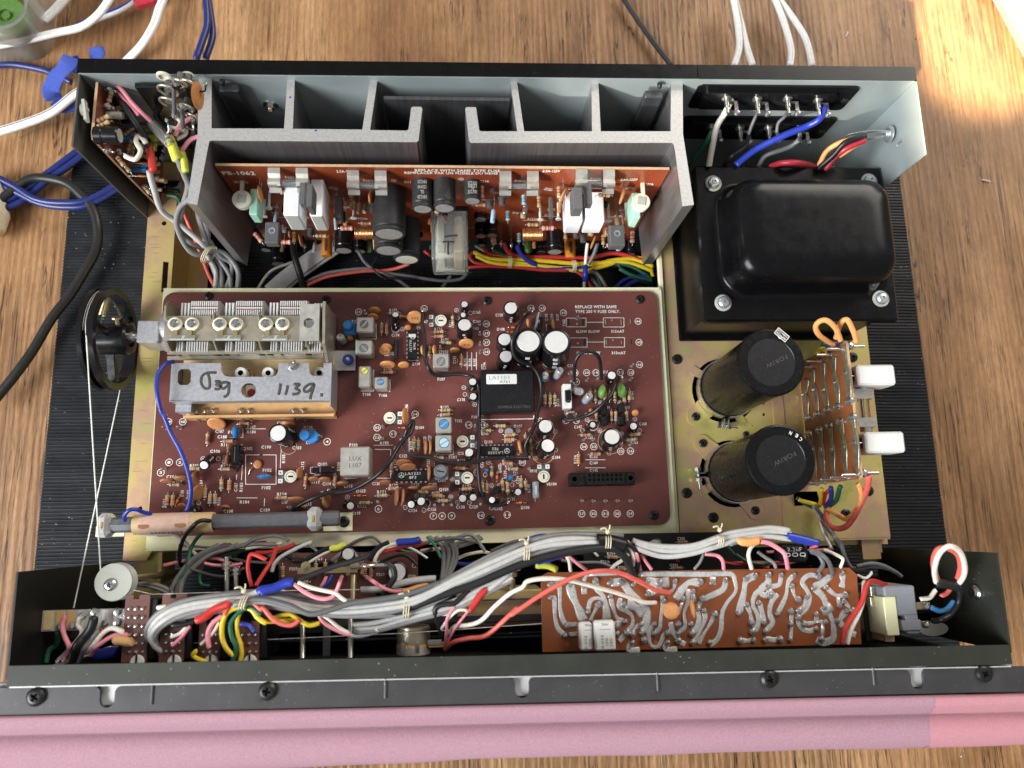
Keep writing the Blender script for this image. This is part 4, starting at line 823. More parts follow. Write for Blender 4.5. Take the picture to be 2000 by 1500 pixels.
for c, w, l, h in ((CC(893, 515), .50, 1.15, .9), (CC(1783, 672), 1.15, .34, .9)):
    p = at(*c, ZB + h); b = MB(); b.bx(p.x - w / 2, p.x + w / 2, p.y - l / 2, p.y + l / 2, ZB + .05, ZB + h, 'black_gloss', .05); b.bx(p.x - w * .12, p.x - w * .05, p.y - l * .4, p.y + l * .4, ZB + h, ZB + h + .02, 'mid_grey'); b.build('integrated_circuit', mbd)
# black module LA1103
p0 = at(938.8, 723, ZB + .95); p1 = at(1044.6, 805, ZB + .95); b = MB(); b.bx(p0.x, p1.x, p1.y, p0.y, ZB + .02, ZB + .95, 'black_plastic', .06); o = b.build('black_module', mbd, origin=((p0.x + p1.x) / 2, (p0.y + p1.y) / 2, ZB))
b = MB(); zz = ZB + .954; a = at(*CA(1720, 950), zz); c = at(*CB(275, 1055), zz); b.prism(rrect(a.x, c.x, c.y, a.y, .08), zz - .003, zz, 'white_plastic')
b.text('LA1103', zframe(at(*CB(85, 985), zz + .003)), 'grey_slug', w=1.25, h=.24, bold=-.01); b.text('A761', zframe(at(*CB(142, 1030), zz + .003)), 'print_dark', w=.62, h=.17, bold=.0)
b.build('paper_label', o); b = MB(); b.text('SUMIDA ELECTRIC', zframe(at(*CB(250, 1303), zz)), 'mid_grey', w=2.0, h=.17, bold=-.005); b.build('stamped_lettering', o)
# --- trimmer potentiometers
def trim(parent, c, ang, r=.36):
    """ang: direction of the two solder tags."""
    p = at(*c, ZB + .42); M = zframe((p.x, p.y, 0), ang); R3 = M.to_3x3(); b = MB()
    b.box(M @ Vector((.35, 0, ZB + .22)), (.75, .66, .14), 'mid_grey', R3)
    for s in (-1, 1):
        q = M @ Vector((.62, s * .25, 0)); MM = zframe((q.x, q.y, 0), ang); b.prism([(-.14, -.13), (.12, -.13), (.12, .13), (-.14, .13)], ZB + .30, ZB + .33, 'white_plastic', MM, holes=[circ(0, 0, .045, 8)])
    b.box(M @ Vector((.45, 0, ZB + .32)), (.16, .14, .03), 'grey_slug', R3)
    o = b.build('trimmer_potentiometer', parent, origin=(p.x, p.y, ZB)); b = MB()
    b.prism(circ(0, 0, r, 28), ZB + .26, ZB + .42, 'ivory', M, holes=[[(-.15, -.05), (.15, -.05), (.15, .05), (-.15, .05)]]); b.prism(circ(0, 0, r - .03, 20), ZB + .26, ZB + .34, 'inner_black', M)
    arc = circ(0, 0, r * .78, 14, R_(-150), R_(60)) + list(reversed(circ(0, 0, r * .70, 14, R_(-150), R_(60)))); b.prism(arc, ZB + .42, ZB + .424, 'print_dark', M)
    b.build('rotor', o); return o
for c, a in ((CA(1228, 365), 180), (CD(672, 145), 0), (CD(1463, 400), 0), (CD(1515, 795), 180), (CE(568, 782), 90), (CC(1460, 740), 180)): trim(mbd, c, a)
# --- transistors
def tr92(parent, c, w, l, h, ang=0, m='black_plastic', z=None):
    p = at(*c, (z or ZB) + h); b = MB(); M = zframe((p.x, p.y, 0), ang); pts = [(-w / 2, -l * .35), (w / 2, -l * .35)] + [(w / 2 * math.cos(R_(a)), -l * .1 + l * .6 * math.sin(R_(a))) for a in range(0, 181, 20)]
    b.prism(pts, (z or ZB) + .12, (z or ZB) + h, m, M)
    for i in (-1, 0, 1): b.cyl(M @ Vector((i * w * .3, 0, (z or ZB) - .01)), M @ Vector((i * w * .3, 0, (z or ZB) + .15)), .025, 'tin', 5)
    return b.build('transistor', parent, origin=(p.x, p.y, z or ZB))
tr92(mbd, CE(190, 288), .5, .35, .6, 0, 'grey_plastic'); tr92(mbd, CD(1348, 900), .55, .3, .6, 88); tr92(mbd, CE(55, 925), .5, .38, .6, 50)
for c in ((1225, 1330), (1225, 1450), (1415, 1310), (1410, 1450)):
    p = at(*CB(*c), ZB + .6); b = MB(); b.bx(p.x - .2, p.x + .2, p.y - .34, p.y + .30, ZB + .1, ZB + .62, 'black_plastic', .08); b.build('transistor', mbd)
p = at(*CC(475, 1085), ZB + .6); b = MB(); b.lathe((p.x, p.y, ZB), (0, 0, 1), [(0, .26), (.5, .26), (.56, .2), (.56, 0)], 'black_plastic', 20); b.text('R', zframe((p.x, p.y, ZB + .565)), 'print_grey', w=.12, h=.14); b.build('transistor', mbd)
# TO-220 regulator
p = at(*CB(490, 365), ZB + 1.5); b = MB(); Rg = basis(Vector((.2, .98, 0)), Vector((-.98, .2, 0)), Vector((0, 0, 1)))
b.box((p.x + .05, p.y, ZB + .95), (1.0, .10, 1.5), 'grey_plastic', Rg, .02); b.box((p.x + .22, p.y - .1, ZB + .65), (.9, .35, .9), 'black_plastic', Rg, .04); b.cyl((p.x - .05, p.y - .05, ZB + 1.35), (p.x + .18, p.y - .05, ZB + 1.35), .16, 'tin', 12); b.build('regulator', mbd)
# --- small translucent polystyrene capacitors
for t, ba in ((CB(580, 955), CB(590, 1010)), (CB(748, 900), CB(690, 995)), (CB(930, 1135), CB(900, 1110)), (CB(965, 1140), CB(925, 1120)), (CB(1068, 1178), CB(1000, 1260)), (CA(130, 540), CA(180, 610))):
    B = at(*ba, ZB + .1); Tp = at(*t, ZB + 1.0); ax = (Tp - B); L_ = ax.length; b = MB(); b.lathe(B, ax, [(0, 0), (.05, .16), (.15, .24), (L_ - .1, .25), (L_, .2), (L_ - .03, .1), (L_ - .1, 0)], 'styroflex', 18); b.lathe(B, ax, [(.12, 0), (.16, .17), (L_ - .15, .17), (L_ - .1, 0)], 'tin', 12)
    b.lathe(B, ax, [(.14, .245), (.2, .252), (.26, .255)], 'w_blue', 16); b.build('film_capacitor', mbd)
# green film capacitors
for c, a in ((CB(1205, 1130), 80), (CB(1420, 1122), 95)):
    p = at(*c, ZB + .7); b = MB(); b.ball((0, 0, 0), 1, 'green_cap', 14); M = zframe((p.x, p.y, p.z - .15), a)
    b.v = [tuple(M @ Vector((x * .46, y * .23 * (1.15 - .3 * x), z * .5))) for x, y, z in b.v]; b.build('film_capacitor', mbd)
# slide switch
a = at(*CB(773, 1052), ZB + .8); c = at(*CB(875, 1318), ZB + .8); b = MB(); b.bx(a.x, c.x, c.y, a.y, ZB, ZB + .8, 'white_plastic', .04); o = b.build('slide_switch', mbd)
b = MB(); q0 = at(*CB(806, 1130), ZB + .8); q1 = at(*CB(858, 1258), ZB + .8); b.bx(q0.x, q1.x, q1.y, q0.y, ZB + .8, ZB + .805, 'inner_black'); s0 = at(*CB(862, 1120), ZB + 1.3); s1 = at(*CB(806, 1195), ZB + 1.3)
for i in range(6): b.bx(s1.x + .02, s1.x + .34, s0.y - .62 + i * .11, s0.y - .55 + i * .11, ZB + .8, ZB + 1.25, 'black_plastic')
b.bx(s1.x + .02, s1.x + .34, s0.y - .64, s0.y + .03, ZB + .8, ZB + 1.16, 'black_plastic'); b.build('slider', o)
# connector socket
a = at(*CE(850, 742), ZB + .9); c = at(*CE(1568, 872), ZB + .9); b = MB(); b.bx(a.x, c.x, c.y, a.y, ZB + .02, ZB + .72, 'black_plastic', .05); i0 = at(*CE(1015, 748), ZB + .9); i1 = at(*CE(1455, 862), ZB + .9)
gx = [at(*CE(1065 + 48 * i, 770), ZB + .9).x for i in range(8)]; gy = [at(*CE(1200, y), ZB + .9).y for y in (768, 815)]
b.prism([(i0.x, i0.y), (i1.x, i0.y), (i1.x - .1, i1.y), (i0.x + .1, i1.y)][::-1], ZB + .72, ZB + .88, 'black_plastic', holes=[rrect(x - .085, x + .085, y - .085, y + .085, .03, 2) for x in gx for y in gy]); o = b.build('socket_connector', mbd)
b = MB()
for q in ((905, 808), (1515, 795)): p = at(*CE(*q), ZB + .9); b.lathe((p.x, p.y, ZB + .72), (0, 0, 1), [(.004, .32), (.05, .30), (.05, .15), (.0, .14), (.0, 0)], 'inner_black', 20, True, ['black_plastic', 'black_plastic', 'inner_black', 'inner_black'])
b.build('mounting_hole', o)
# glass-cased crystal and pins
p = at(*CE(480, 930), ZB + .35); b = MB(); b.cyl((p.x, p.y + .52, p.z), (p.x, p.y - .5, p.z), .2, 'styroflex', 14, bev=.05); b.cyl((p.x, p.y + .45, p.z), (p.x, p.y - .42, p.z), .12, 'el_top', 10); b.lathe((p.x, p.y - .5, p.z), (0, -1, 0), [(0, .14), (.2, .04), (.28, 0)], 'tin', 10); b.bx(p.x - .06, p.x + .06, p.y - .25, p.y + .25, p.z + .16, p.z + .205, 'pale_blue'); b.build('film_capacitor', mbd)
pn = []
for c in [(995, 1042), (1120, 1045), (1252, 1043), (1385, 1042), (1525, 1041), (1015, 372), (1118, 370), (1418, 418), (1524, 425), (920, 100), (415, 688)]: pn.append(CE(*c))
for c in [(593, 230), (585, 358), (533, 1052), (1157, 1088), (1251, 1083), (1343, 1087), (1660, 1078), (1600, 220), (1733, 218)]: pn.append(CD(*c))
for c in [(142, 230), (292, 228), (130, 660), (1752, 315), (1430, 1055)]: pn.append(CC(*c))
for c in [(1047, 995), (1527, 990), (858, 920), (940, 320), (1540, 840)]: pn.append(CB(*c))
for c in [(1650, 380), (1650, 490), (1655, 600), (1657, 690), (400, 258), (1220, 640)]: pn.append(CA(*c))
for c in pn:
    p = at(*c, ZB + .65); b = MB(); b.cyl((p.x, p.y, ZB - .01), p, .055, 'tin', 8); b.cyl((p.x, p.y, ZB), (p.x, p.y, ZB + .05), .1, 'solder', 8); b.build('terminal_pin', mbd)
for c, w, l in ((CB(1405, 385), .09, .35), (CB(1505, 375), .08, .32), (CB(1235, 385), .1, .34), (CB(1305, 365), .12, .12), (CB(928, 403), .12, .12), (CB(1315, 580), .12, .12), (CB(1245, 600), .1, .34), (CB(1408, 600), .05, .25), (CB(935, 615), .12, .12)):
    p = at(*c, ZB); b = MB(); b.bx(p.x - w / 2, p.x + w / 2, p.y - l / 2, p.y + l / 2, ZB, ZB + .05, 'brass', .01); b.build('solder_pad', mbd)
for c, w, l in ((CB(838, 385), .10, .4), (CB(993, 385), .10, .45), (CB(1010, 598), .12, .45), (CB(1517, 595), .08, .3), (CC(1158, 519), .2, .06), (CD(770, 323), .1, .1)):
    p = at(*c, ZB); b = MB(); b.bx(p.x - w / 2, p.x + w / 2, p.y - l / 2, p.y + l / 2, ZB + .001, ZB + .004, 'inner_black'); b.build('board_slot', mbd)
for c in [(CD(1035 - 0, 0))][:0]: pass
# solder blobs where wires join pins, black sleeves
for c in (CD(930, 150), CB(435, 275), CB(1155, 997), CB(1412, 992), CB(865, 1025), CB(812, 1385), CE(410, 575), CD(1960, 1062), CC(1855, 880), CA(1035, 265)):
    b = MB(); p = at(*c, ZB + .55); b.ball(p, .13, 'solder', 10, 1.3); b.cyl((p.x, p.y, ZB), p, .06, 'tin', 6); b.build('solder_joint', mbd)
for a, c, r in ((CA(745, 580), CA(742, 785), .13), (CC(970, 575), CC(905, 690), .1)):
    b = MB(); p = at(*a, ZB + .25); q = at(*c, ZB + .25); b.cyl(p, q, r, 'black_rubber', 10); b.build('sleeved_jumper', mbd)
# metal bracket plate with toroid, left of the coil cans
p = at(*CA(180, 800), ZB + .5); b = MB(); b.bx(p.x - .75, p.x + .68, p.y - .62, p.y + .62, ZB + .4, ZB + .48, 'galvanised'); b.build('bracket_plate', mbd)
p = at(*CA(222, 792), ZB + .7); b = MB(); b.lathe(p, (0, 0, 1), [(0, .3), (.08, .33), (.16, .28), (.16, .14), (0, .12)], 'w_blue', 20); b.ball(p + Vector((0, 0, .12)), .15, 'tin', 10); b.build('ferrite_bead', mbd)
# ------------------------------------------------------------------ power amplifier board, standing in front of the heat sinks
YB = 19.80
amp = thing('amplifier_board', 'orange-brown upright amplifier board with fuses, coils and clear relay in front of the heat sinks', 'circuit board', (-.8, 20.4, 2.2))
b = MB(); b.bx(-13.32, 11.90, YB, YB + .16, 2.3, 13.0, 'amp_board'); b.build('board_panel', amp); b = MB(); b.bx(-13.3, 11.88, YB + .01, YB + .15, 13.001, 13.03, 'board_rim'); b.build('board_edge', amp)
AM = lambda c, d=.004: frame(aty(*c, YB - d), Vector((1, 0, 0)), Vector((0, 0, 1)), Vector((0, -1, 0)))
pr = MB()
def TA(c, s, w, h=.3, ang=0): pr.text(s, AM(c) @ Matrix.Rotation(R_(ang), 4, 'Z'), 'print_white', w=w, h=h, bold=.025)
TA(AL(285, 122), 'PB-1062', 1.78, .42); TA(AL(305, 198), 'VR101a', .82); TA(AL(730, 157), 'F102a', .62); TA(AL(1195, 107), '2.5A-125V', 1.0); TA(AL(1392, 187), 'F101a', .62)
TA((895, 333), 'REPLACE WITH SAME TYPE FUSE.', 4.85, .3); TA((896, 338.2), 'REMPLACER PAR UN FUSIBLE DU MEME TYPE.', 6.1, .28)
TA(AR(1030, 104), '2.5A-125V', 1.0); TA(AR(765, 190), 'F101b', .62); TA(AR(1410, 171), 'F102b', .62); TA(AR(1690, 177), '2.5A-125V', 1.0); TA(AR(1840, 217), 'VR101b', .8); TA(AR(460, 192), 'C114', .5)
TA(AR(868, 512), 'R122b', .62); TA(AL(1720, 197), 'C11', .38); TA(AL(1088, 250), 'Q10', .35, .5, 60); TA(AR(1000, 260), 'Q10', .35, .5, 70); TA(AR(1210, 255), 'R110', .3, .5, 75); TA(AR(1700, 250), 'C104', .3, .5, 70); TA(AL(590, 410), 'Q110a', .5); TA(AL(1200, 412), 'Q109a', .5)
TA(AR(1640, 433), 'Q110b', .5); TA(AL(598, 460), 'R118', .4); TA(AL(1180, 472), 'R119', .4); TA(AR(1000, 480), 'R119', .4); TA(AR(1600, 487), 'R118b', .5); TA(AL(1340, 507), 'R122a', .6); TA(AR(1030, 430), 'Q109b', .5); TA(AR(725, 460), 'C12', .3, .4, 75)
for c in (AL(1605, 185), AR(262, 173), AR(575, 290)):
    M = AM(c); pr.prism(circ(0, 0, .16, 16), -.002, 0, 'print_white', M, holes=[circ(0, 0, .13, 16)]); pr.text('+', M, 'print_white', w=.14, h=.14)
for x0, x1, y in ((585, 690, 500), (1170, 1290, 512)):
    a = aty(*AL(x0, y), YB - .004); c = aty(*AL(x1, y), YB - .004); pr.bx(a.x, c.x, YB - .005, YB - .003, a.z, a.z + .05, 'print_white')
for x0, x1, y in ((780, 990, 525), (950, 1080, 492), (1520, 1640, 495), (320, 590, 590), (410, 550, 350)):
    a = aty(*AR(x0, y), YB - .004); c = aty(*AR(x1, y), YB - .004); pr.bx(a.x, c.x, YB - .005, YB - .003, a.z, a.z + .05, 'print_white')
tag(pr.build('silkscreen_print', amp), kind='stuff')
def zbase(c): return aty(*c, YB).z
def ycap(c, z):  # point on the photo ray through c at height z
    r = ray(*c); t = (z - CAMZ) / r.z; return Vector((r.x * t, r.y * t, z))
def barrel(end, base, r, m='dusty_sleeve', tm='el_top_dull', name='electrolytic_capacitor', rim=None):
    r *= 1.2
    z = zbase(base); e = ycap(end, z); B = Vector((e.x, YB, z)); ax = Vector((0, -1, 0)); L_ = YB - e.y; b = MB()
    b.lathe(B, ax, [(0, r), (L_ - .35, r), (L_ - .28, r * .94), (L_ - .2, r), (L_ - .05, r), (L_, r * .9), (L_ - .02, r * .82)], m, 28)
    o = b.build(name, amp, origin=B); b = MB(); b.lathe(B + ax * (L_ - .04), ax, [(0, r * .86), (.03, r * .8), (.03, 0)], tm, 24); b.build('end_disc', o)
    return o, B, L_
o, B0, L0_ = barrel(AL(1565, 645), AL(1575, 265), .80)
barrel(AL(1560, 785), AL(1560, 420), .74); barrel(AL(1715, 862), AL(1745, 530), .72, tm='ivory')
for e, ba, r in ((AL(1850, 433), AL(1850, 195), .50), (AR(122, 425), AR(115, 195), .54), (AR(360, 365), AR(352, 200), .42)):
    o, B, L_ = barrel(e, ba, r)
    if r != .54:
        b = MB()
        for k, s in enumerate(('10V220', 'CE04W', 'SL', '10V220')):
            ang = R_(118); M = frame(B + Vector((math.cos(ang) * (r + .005), -(.25 + k * (L_ - .4) / 4) - .1, math.sin(ang) * (r + .005))), Vector((-1, 0, 0)), Vector((0, 1, 0)), Vector((0, 0, -1))) if 0 else frame(B + Vector((0, -(.3 + k * (L_ - .5) / 4), r * 1.2 + .006)), Vector((-1, 0, 0)), Vector((0, -1, 0)), Vector((0, 0, 1)))
            b.text(s, M, 'print_grey', w=.5 if len(s) > 2 else .2, h=.22, bold=0)
        b.build('printed_value', o)
for e, ba, r, *q in ((AL(1180, 785), AL(1180, 600), .50), (AL(1320, 790), AL(1320, 690), .36), (AL(628, 900), AL(640, 760), .48), (AL(520, 780), AL(520, 690), .32), (AR(1060, 795), AR(1060, 620), .46), (AR(945, 800), AR(940, 720), .36),
                     (AR(1590, 930), AR(1590, 790), .46), (AR(1705, 820), AR(1712, 700), .30), (AR(525, 655), AR(525, 530), .32), (AR(430, 520), AR(425, 470), .34), (AR(432, 660), AR(432, 560), .34), (AR(442, 740), AR(445, 660), .24)):
    barrel(e, ba, r, 'black_gloss')
for e, ba, r in ((AL(1035, 828), AL(1045, 665), .30), (AR(1192, 845), AR(1200, 690), .32)):
    o, B, L_ = barrel(e, ba, r, 'orange_cap', 'orange_cap', 'axial_capacitor'); b = MB()
    for k in range(4): b.text('M', frame(B + Vector((.0, -(.35 + k * (L_ - .5) / 4), r * 1.2 + .006)), Vector((0, 1, 0)), Vector((-1, 0, 0)), Vector((0, 0, 1))), 'print_dark', w=.2, h=.26)
    b.build('printed_value', o)
for e, ba in ((AL(1400, 795), AL(1400, 700)), (AR(835, 805), AR(842, 705))):
    z = zbase(ba); q = ycap(e, z); b = MB(); b.lathe((q.x, q.y + 1.0, z), (0, -1, 0), [(0, 0), (.1, .2), (.3, .28), (.8, .27), (1.0, .15), (1.05, 0)], 'green_cap', 18); b.build('film_capacitor', amp)
def endbox(tl, tr_, bl, Lf, Lb, m, name, bev=.04, em=None, parent=amp):
    a = aty(*tl, YB - Lf); c = aty(*tr_, YB - Lf); d = aty(*bl, YB - Lf); z1 = (a.z + c.z) / 2; b = MB(); b.bx(a.x, c.x, YB - Lf, YB - Lb, d.z, z1, m, bev)
    o = b.build(name, parent)
    if em: b = MB(); b.bx(a.x + .08, c.x - .08, YB - Lf - .02, YB - Lf - .001, d.z + .08, z1 - .08, em); b.build('potting', o)
    return o, a, c, d
endbox(AL(665, 480), AL(800, 480), AL(705, 605), 2.5, .3, 'white_ceramic', 'cement_resistor', .06, 'pale_blue' if 0 else 'nylon'); endbox(AL(890, 485), AL(1000, 485), AL(925, 610), 2.5, .3, 'white_ceramic', 'cement_resistor', .06, 'nylon')
endbox(AR(1165, 530), AR(1300, 530), AR(1175, 632), 2.2, .3, 'white_ceramic', 'cement_resistor', .06); endbox(AR(1325, 535), AR(1485, 535), AR(1330, 632), 2.2, .3, 'white_ceramic', 'cement_resistor', .06)
for a, c, d, lf in ((AL(862, 400), AL(910, 400), AL(900, 480), 2.9), (AL(1098, 490), AL(1160, 490), AL(1105, 530), 1.9), (AR(1015, 490), AR(1050, 490), AR(1020, 515), 1.9), (AR(1215, 420), AR(1300, 420), AR(1225, 492), 2.6), (AL(800, 380), AL(850, 380), AL(810, 420), 2.2), (AR(1330, 380), AR(1380, 380), AR(1335, 425), 2.2)):
    endbox(a, c, d, lf, lf - 1.25, 'mid_grey', 'power_transistor', .04)
for a, c, d in ((AL(505, 715), AL(625, 715), AL(515, 750)), (AR(1530, 735), AR(1660, 735), AR(1540, 775))):
    o, p, q, _ = endbox(a, c, d, 3.3, 2.0, 'mid_grey', 'power_transistor', .05); b = MB(); b.lathe(((p.x + q.x) / 2, YB - 2.55, p.z + .002), (0, 0, 1), [(.01, .2), (.012, .16), (-.0, .12), (.0, 0)], 'inner_black', 16, True, ['grey_plastic', 'grey_plastic', 'inner_black']); b.build('bolt_hole', o)
for a, c, d in ((AL(378, 480), AL(445, 470), AL(395, 545)), (AR(1725, 500), AR(1790, 500), AR(1730, 590))): endbox(a, c, d, 2.0, .4, 'mint', 'film_capacitor', .06)
# relay
zt = zbase(AR(165, 400)); e = ycap(AR(165, 852), zt); Lr = YB - e.y; a = aty(*AR(12, 855), e.y); c = aty(*AR(325, 855), e.y); d = aty(*AR(30, 990), e.y)
b = MB(); b.bx(a.x, c.x, e.y, YB - .25, d.z, zt, 'smoky_plastic', .1); rl_ = b.build('relay', amp)
b = MB(); b.bx(a.x + .2, c.x - .2, e.y + .5, YB - .3, d.z + .2, d.z + .5, 'ivory'); b.bx(a.x + .35, a.x + .8, e.y + 1.0, YB - .5, d.z + .5, zt - .3, 'ivory', .05); b.bx(c.x - .9, c.x - .3, e.y + .6, YB - .5, d.z + .5, zt - .5, 'kraft_yellow', .1); b.bx(a.x + .9, c.x - 1.0, e.y + .9, YB - .4, d.z + .4, zt - .25, 'tin', .03); b.build('relay_coil', rl_)
b = MB(); b.bx(a.x, c.x, YB - .24, YB - .01, d.z, zt, 'black_plastic'); b.build('relay_base', rl_); b = MB(); b.fl = .25
for s in ([(120, 665), (170, 655), (230, 652)], [(105, 708), (150, 703), (205, 708)], [(155, 710), (152, 760), (155, 815)]): b.tube([ycap(AR(*q), zt + .012) for q in s], .06, 'print_dark', 6, 3, flat=(0, 0, 1))
b.build('marker_stroke', rl_)
# trimmers
for c, st in ((AL(310, 340), AL(318, 235)), (AR(1795, 362), AR(1805, 250))):
    p = aty(*c, YB - 1.15); b = MB(); b.lathe(p, (0, 0, 1), [(-.45, 0), (-.45, .50), (-.05, .54), (0, .5), (0, 0)], 'ivory', 28); o = b.build('trimmer_potentiometer', amp); b = MB(); b.box(p + Vector((0, 0, .03)), (.46, .46, .06), 'nylon', rotz(-.15)); b.build('rotor', o)
    q = aty(*st, YB - .3); b = MB(); b.bx(q.x - .1, q.x + .1, YB - .8, YB, q.z - .1, q.z + .1, 'ivory'); b.build('mounting_tab', o)
# ceramic discs standing off the board
for c, r, tl in ((AL(472, 300), .52, 8), (AL(975, 335), .52, -8), (AL(1403, 335), .33, 0), (AL(815, 690), .45, 10), (AL(722, 640), .26, 0), (AL(936, 735), .2, 0), (AR(1130, 312), .50, -28), (AR(1632, 315), .52, -18), (AR(1385, 710), .5, -22), (AR(1487, 625), .34, 0)):
    p = aty(*c, YB - .75); n_ = Vector((math.cos(R_(tl)), 0, math.sin(R_(tl)))) if 0 else Vector((math.cos(R_(tl)), math.sin(R_(tl)), 0)); b = MB()
    b.lathe(p - n_ * .1, n_, [(0, 0), (.02, r * .7), (.06, r * .93), (.1, r), (.14, r * .93), (.18, r * .7), (.2, 0)], 'ceramic', 20)
    for s in (-.2, .2): b.cyl((p.x, YB - .3, p.z + s), (p.x, YB, p.z + s), .03, 'solder', 5)
    b.build('ceramic_capacitor', amp)
# fuses with spring clips
for c1, c2 in ((AL(592, 180), AL(828, 180)), (AL(1262, 200), AL(1495, 200)), (AR(640, 205), AR(872, 205)), (AR(1285, 190), AR(1518, 190))):
    a = aty(c1[0], c1[1] + 8, YB - .85); d = aty(c2[0], c2[1] + 8, YB - .85); z = a.z - .1; o = thing_ = None
    b = MB(); b.lathe((a.x - .35, YB - .75, z), (1, 0, 0), [(0, 0), (0, .26), (.5, .26), (.5, .24), (d.x - a.x + .2, .24), (d.x - a.x + .2, .26), (d.x - a.x + .7, .26), (d.x - a.x + .7, 0)], 'glass', 18, True, ['tin', 'tin', 'tin', 'glass', 'tin', 'tin', 'tin']); b.cyl((a.x + .2, YB - .75, z), (d.x - .2, YB - .75, z), .13, 'styroflex', 8)
    o = b.build('glass_fuse', amp)
    for p in (a, d):
        b = MB(); prof = [(YB - .02, z + .40), (YB - .35, z + .36), (YB - .55, z + .22), (YB - .8, z + .29), (YB - .98, z + .12), (YB - .98, z - .08), (YB - 1.05, z - .16), (YB - 1.22, z - .2)]
        for i in range(len(prof) - 1):
            (y0, z0), (y1, z1) = prof[i], prof[i + 1]; x0, x1 = p.x - .33, p.x + .33
            b.add([(x0, y0, z0), (x1, y0, z0), (x1, y1, z1), (x0, y1, z1), (x0, y0, z0 - .05), (x1, y0, z0 - .05), (x1, y1, z1 - .05), (x0, y1, z1 - .05)], [(0, 1, 2, 3), (7, 6, 5, 4), (0, 4, 5, 1), (1, 5, 6, 2), (2, 6, 7, 3), (3, 7, 4, 0)], 'can')
        b.build('spring_clip', o)
# copper coils
for c, n, w in ((AL(1360, 630), 13, 1.15), (AR(872, 645), 15, 1.25)):
    p = aty(*c, YB - 1.6); pts = []
    for i in range(n * 12 + 1): t = i / 12; pts.append(Vector((p.x - w / 2 + w * t / n, p.y + .38 * math.cos(2 * math.pi * t), p.z + .38 * math.sin(2 * math.pi * t))))
    b = MB(); b.sweep(pts, .044, 'copper_wire', 5); b.cyl((p.x - w / 2, p.y, p.z), (p.x + w / 2, p.y, p.z), .33, 'ceramic_dark', 12); b.build('copper_coil', amp)
# resistors: along x and standing off the board
def ar(c, me, L=1.0, R3=None): return link('resistor', me, amp, aty(*c, YB - L), R3 or Matrix.Identity(3))
for c in (AL(620, 582), AL(1205, 590), AR(1000, 590), AR(1565, 590)): ar(c, RPK, 1.9)
for c in (AL(1372, 548), AR(875, 560)): ar(c, RBG, 1.0)
ar(AL(680, 708), RPK, 2.2); ar(AL(455, 670), RPK, 2.0, rotz(-.9)); ar(AR(1718, 665), RPK, 2.0, rotz(1.5)); ar(AR(430, 392), RV[7], .6); ar(AR(1545, 720), RPK, 2.4, rotz(.5)); ar(AL(690, 285), RBG, .7); ar(AR(1480, 310), RBG, .9); ar(AL(990, 655), RBG, 1.6)
RY = Matrix.Rotation(R_(-90), 3, 'Z')
for c, me in ((AR(797, 350), RBL), (AR(660, 485), RBL), (AR(755, 670), RBL), (AR(925, 368), RBG), (AR(1095, 285), RBG), (AR(438, 285), RPK), (AR(1470, 690), RBG), (AL(1240, 360), RBG), (AL(760, 665), RBG), (AR(1150, 640), RBG)): ar(c, me, .6, RY)
for c in (AL(505, 440), AL(545, 372), AL(1265, 455), AR(935, 470), AR(1090, 465), AR(1515, 480), AR(1665, 465), AL(855, 450)):
    p = aty(*c, YB - .7); b = MB(); b.lathe((p.x, YB, p.z), (0, -1, 0), [(0, .08), (.35, .08), (.5, .08), (.95, .09), (1.05, .2), (1.1, .2), (1.12, 0)], 'white_plastic' if c[0] > 500 + 20 or True else 'tin', 12); b.build('terminal_post', amp)
for c in (AR(612, 378), AR(507, 400), AL(1425, 440), AR(1240, 655), AR(1300, 690), AL(897, 640), AL(455, 560)):
    p = aty(*c, YB - .8); b = MB(); b.lathe((p.x, YB - .4, p.z), (0, -1, 0), [(0, 0), (0, .24), (.08, .28), (.12, .2), (.55, .19), (.6, 0)], 'mid_grey', 16); b.build('transistor', amp)
for c in (AR(530, 740), AR(600, 700), AR(688, 720), AR(1640, 610), AL(845, 730)):
    p = aty(*c, YB - .5); b = MB(); b.lathe((p.x, YB, p.z), (0, -1, 0), [(0, .05), (.4, .05), (.5, .14), (.65, .15), (.8, .05), (1.0, .03), (1.0, 0)], 'solder', 10); b.build('solder_post', amp)
for i in range(58):
    p = aty(rnd.uniform(500, 1235), rnd.uniform(405, 488), YB - .8)
    if p.z < 2.6 or abs(p.x - .6) < 1.3: continue
    L_ = rnd.uniform(.5, 1.4); z0 = Vector((p.x, YB, p.z)); m = rnd.choice(('res_body', 'res_body', 'res_pink', 'ceramic', 'black_gloss', 'mid_grey', 'res_blue', 'solder')); r = rnd.uniform(.1, .19); b = MB(); d = Vector((rnd.uniform(-.2, .2), -1, rnd.uniform(-.25, .1))).normalized()
    b.cyl(z0, z0 + d * L_, .03, 'tin', 5); b.lathe(z0 + d * L_ * .35, d, [(0, 0), (.04, r * .8), (.12, r), (L_ * .6, r), (L_ * .6 + .05, r * .7), (L_ * .6 + .05, 0)], m, 10); b.build('small_component', amp)
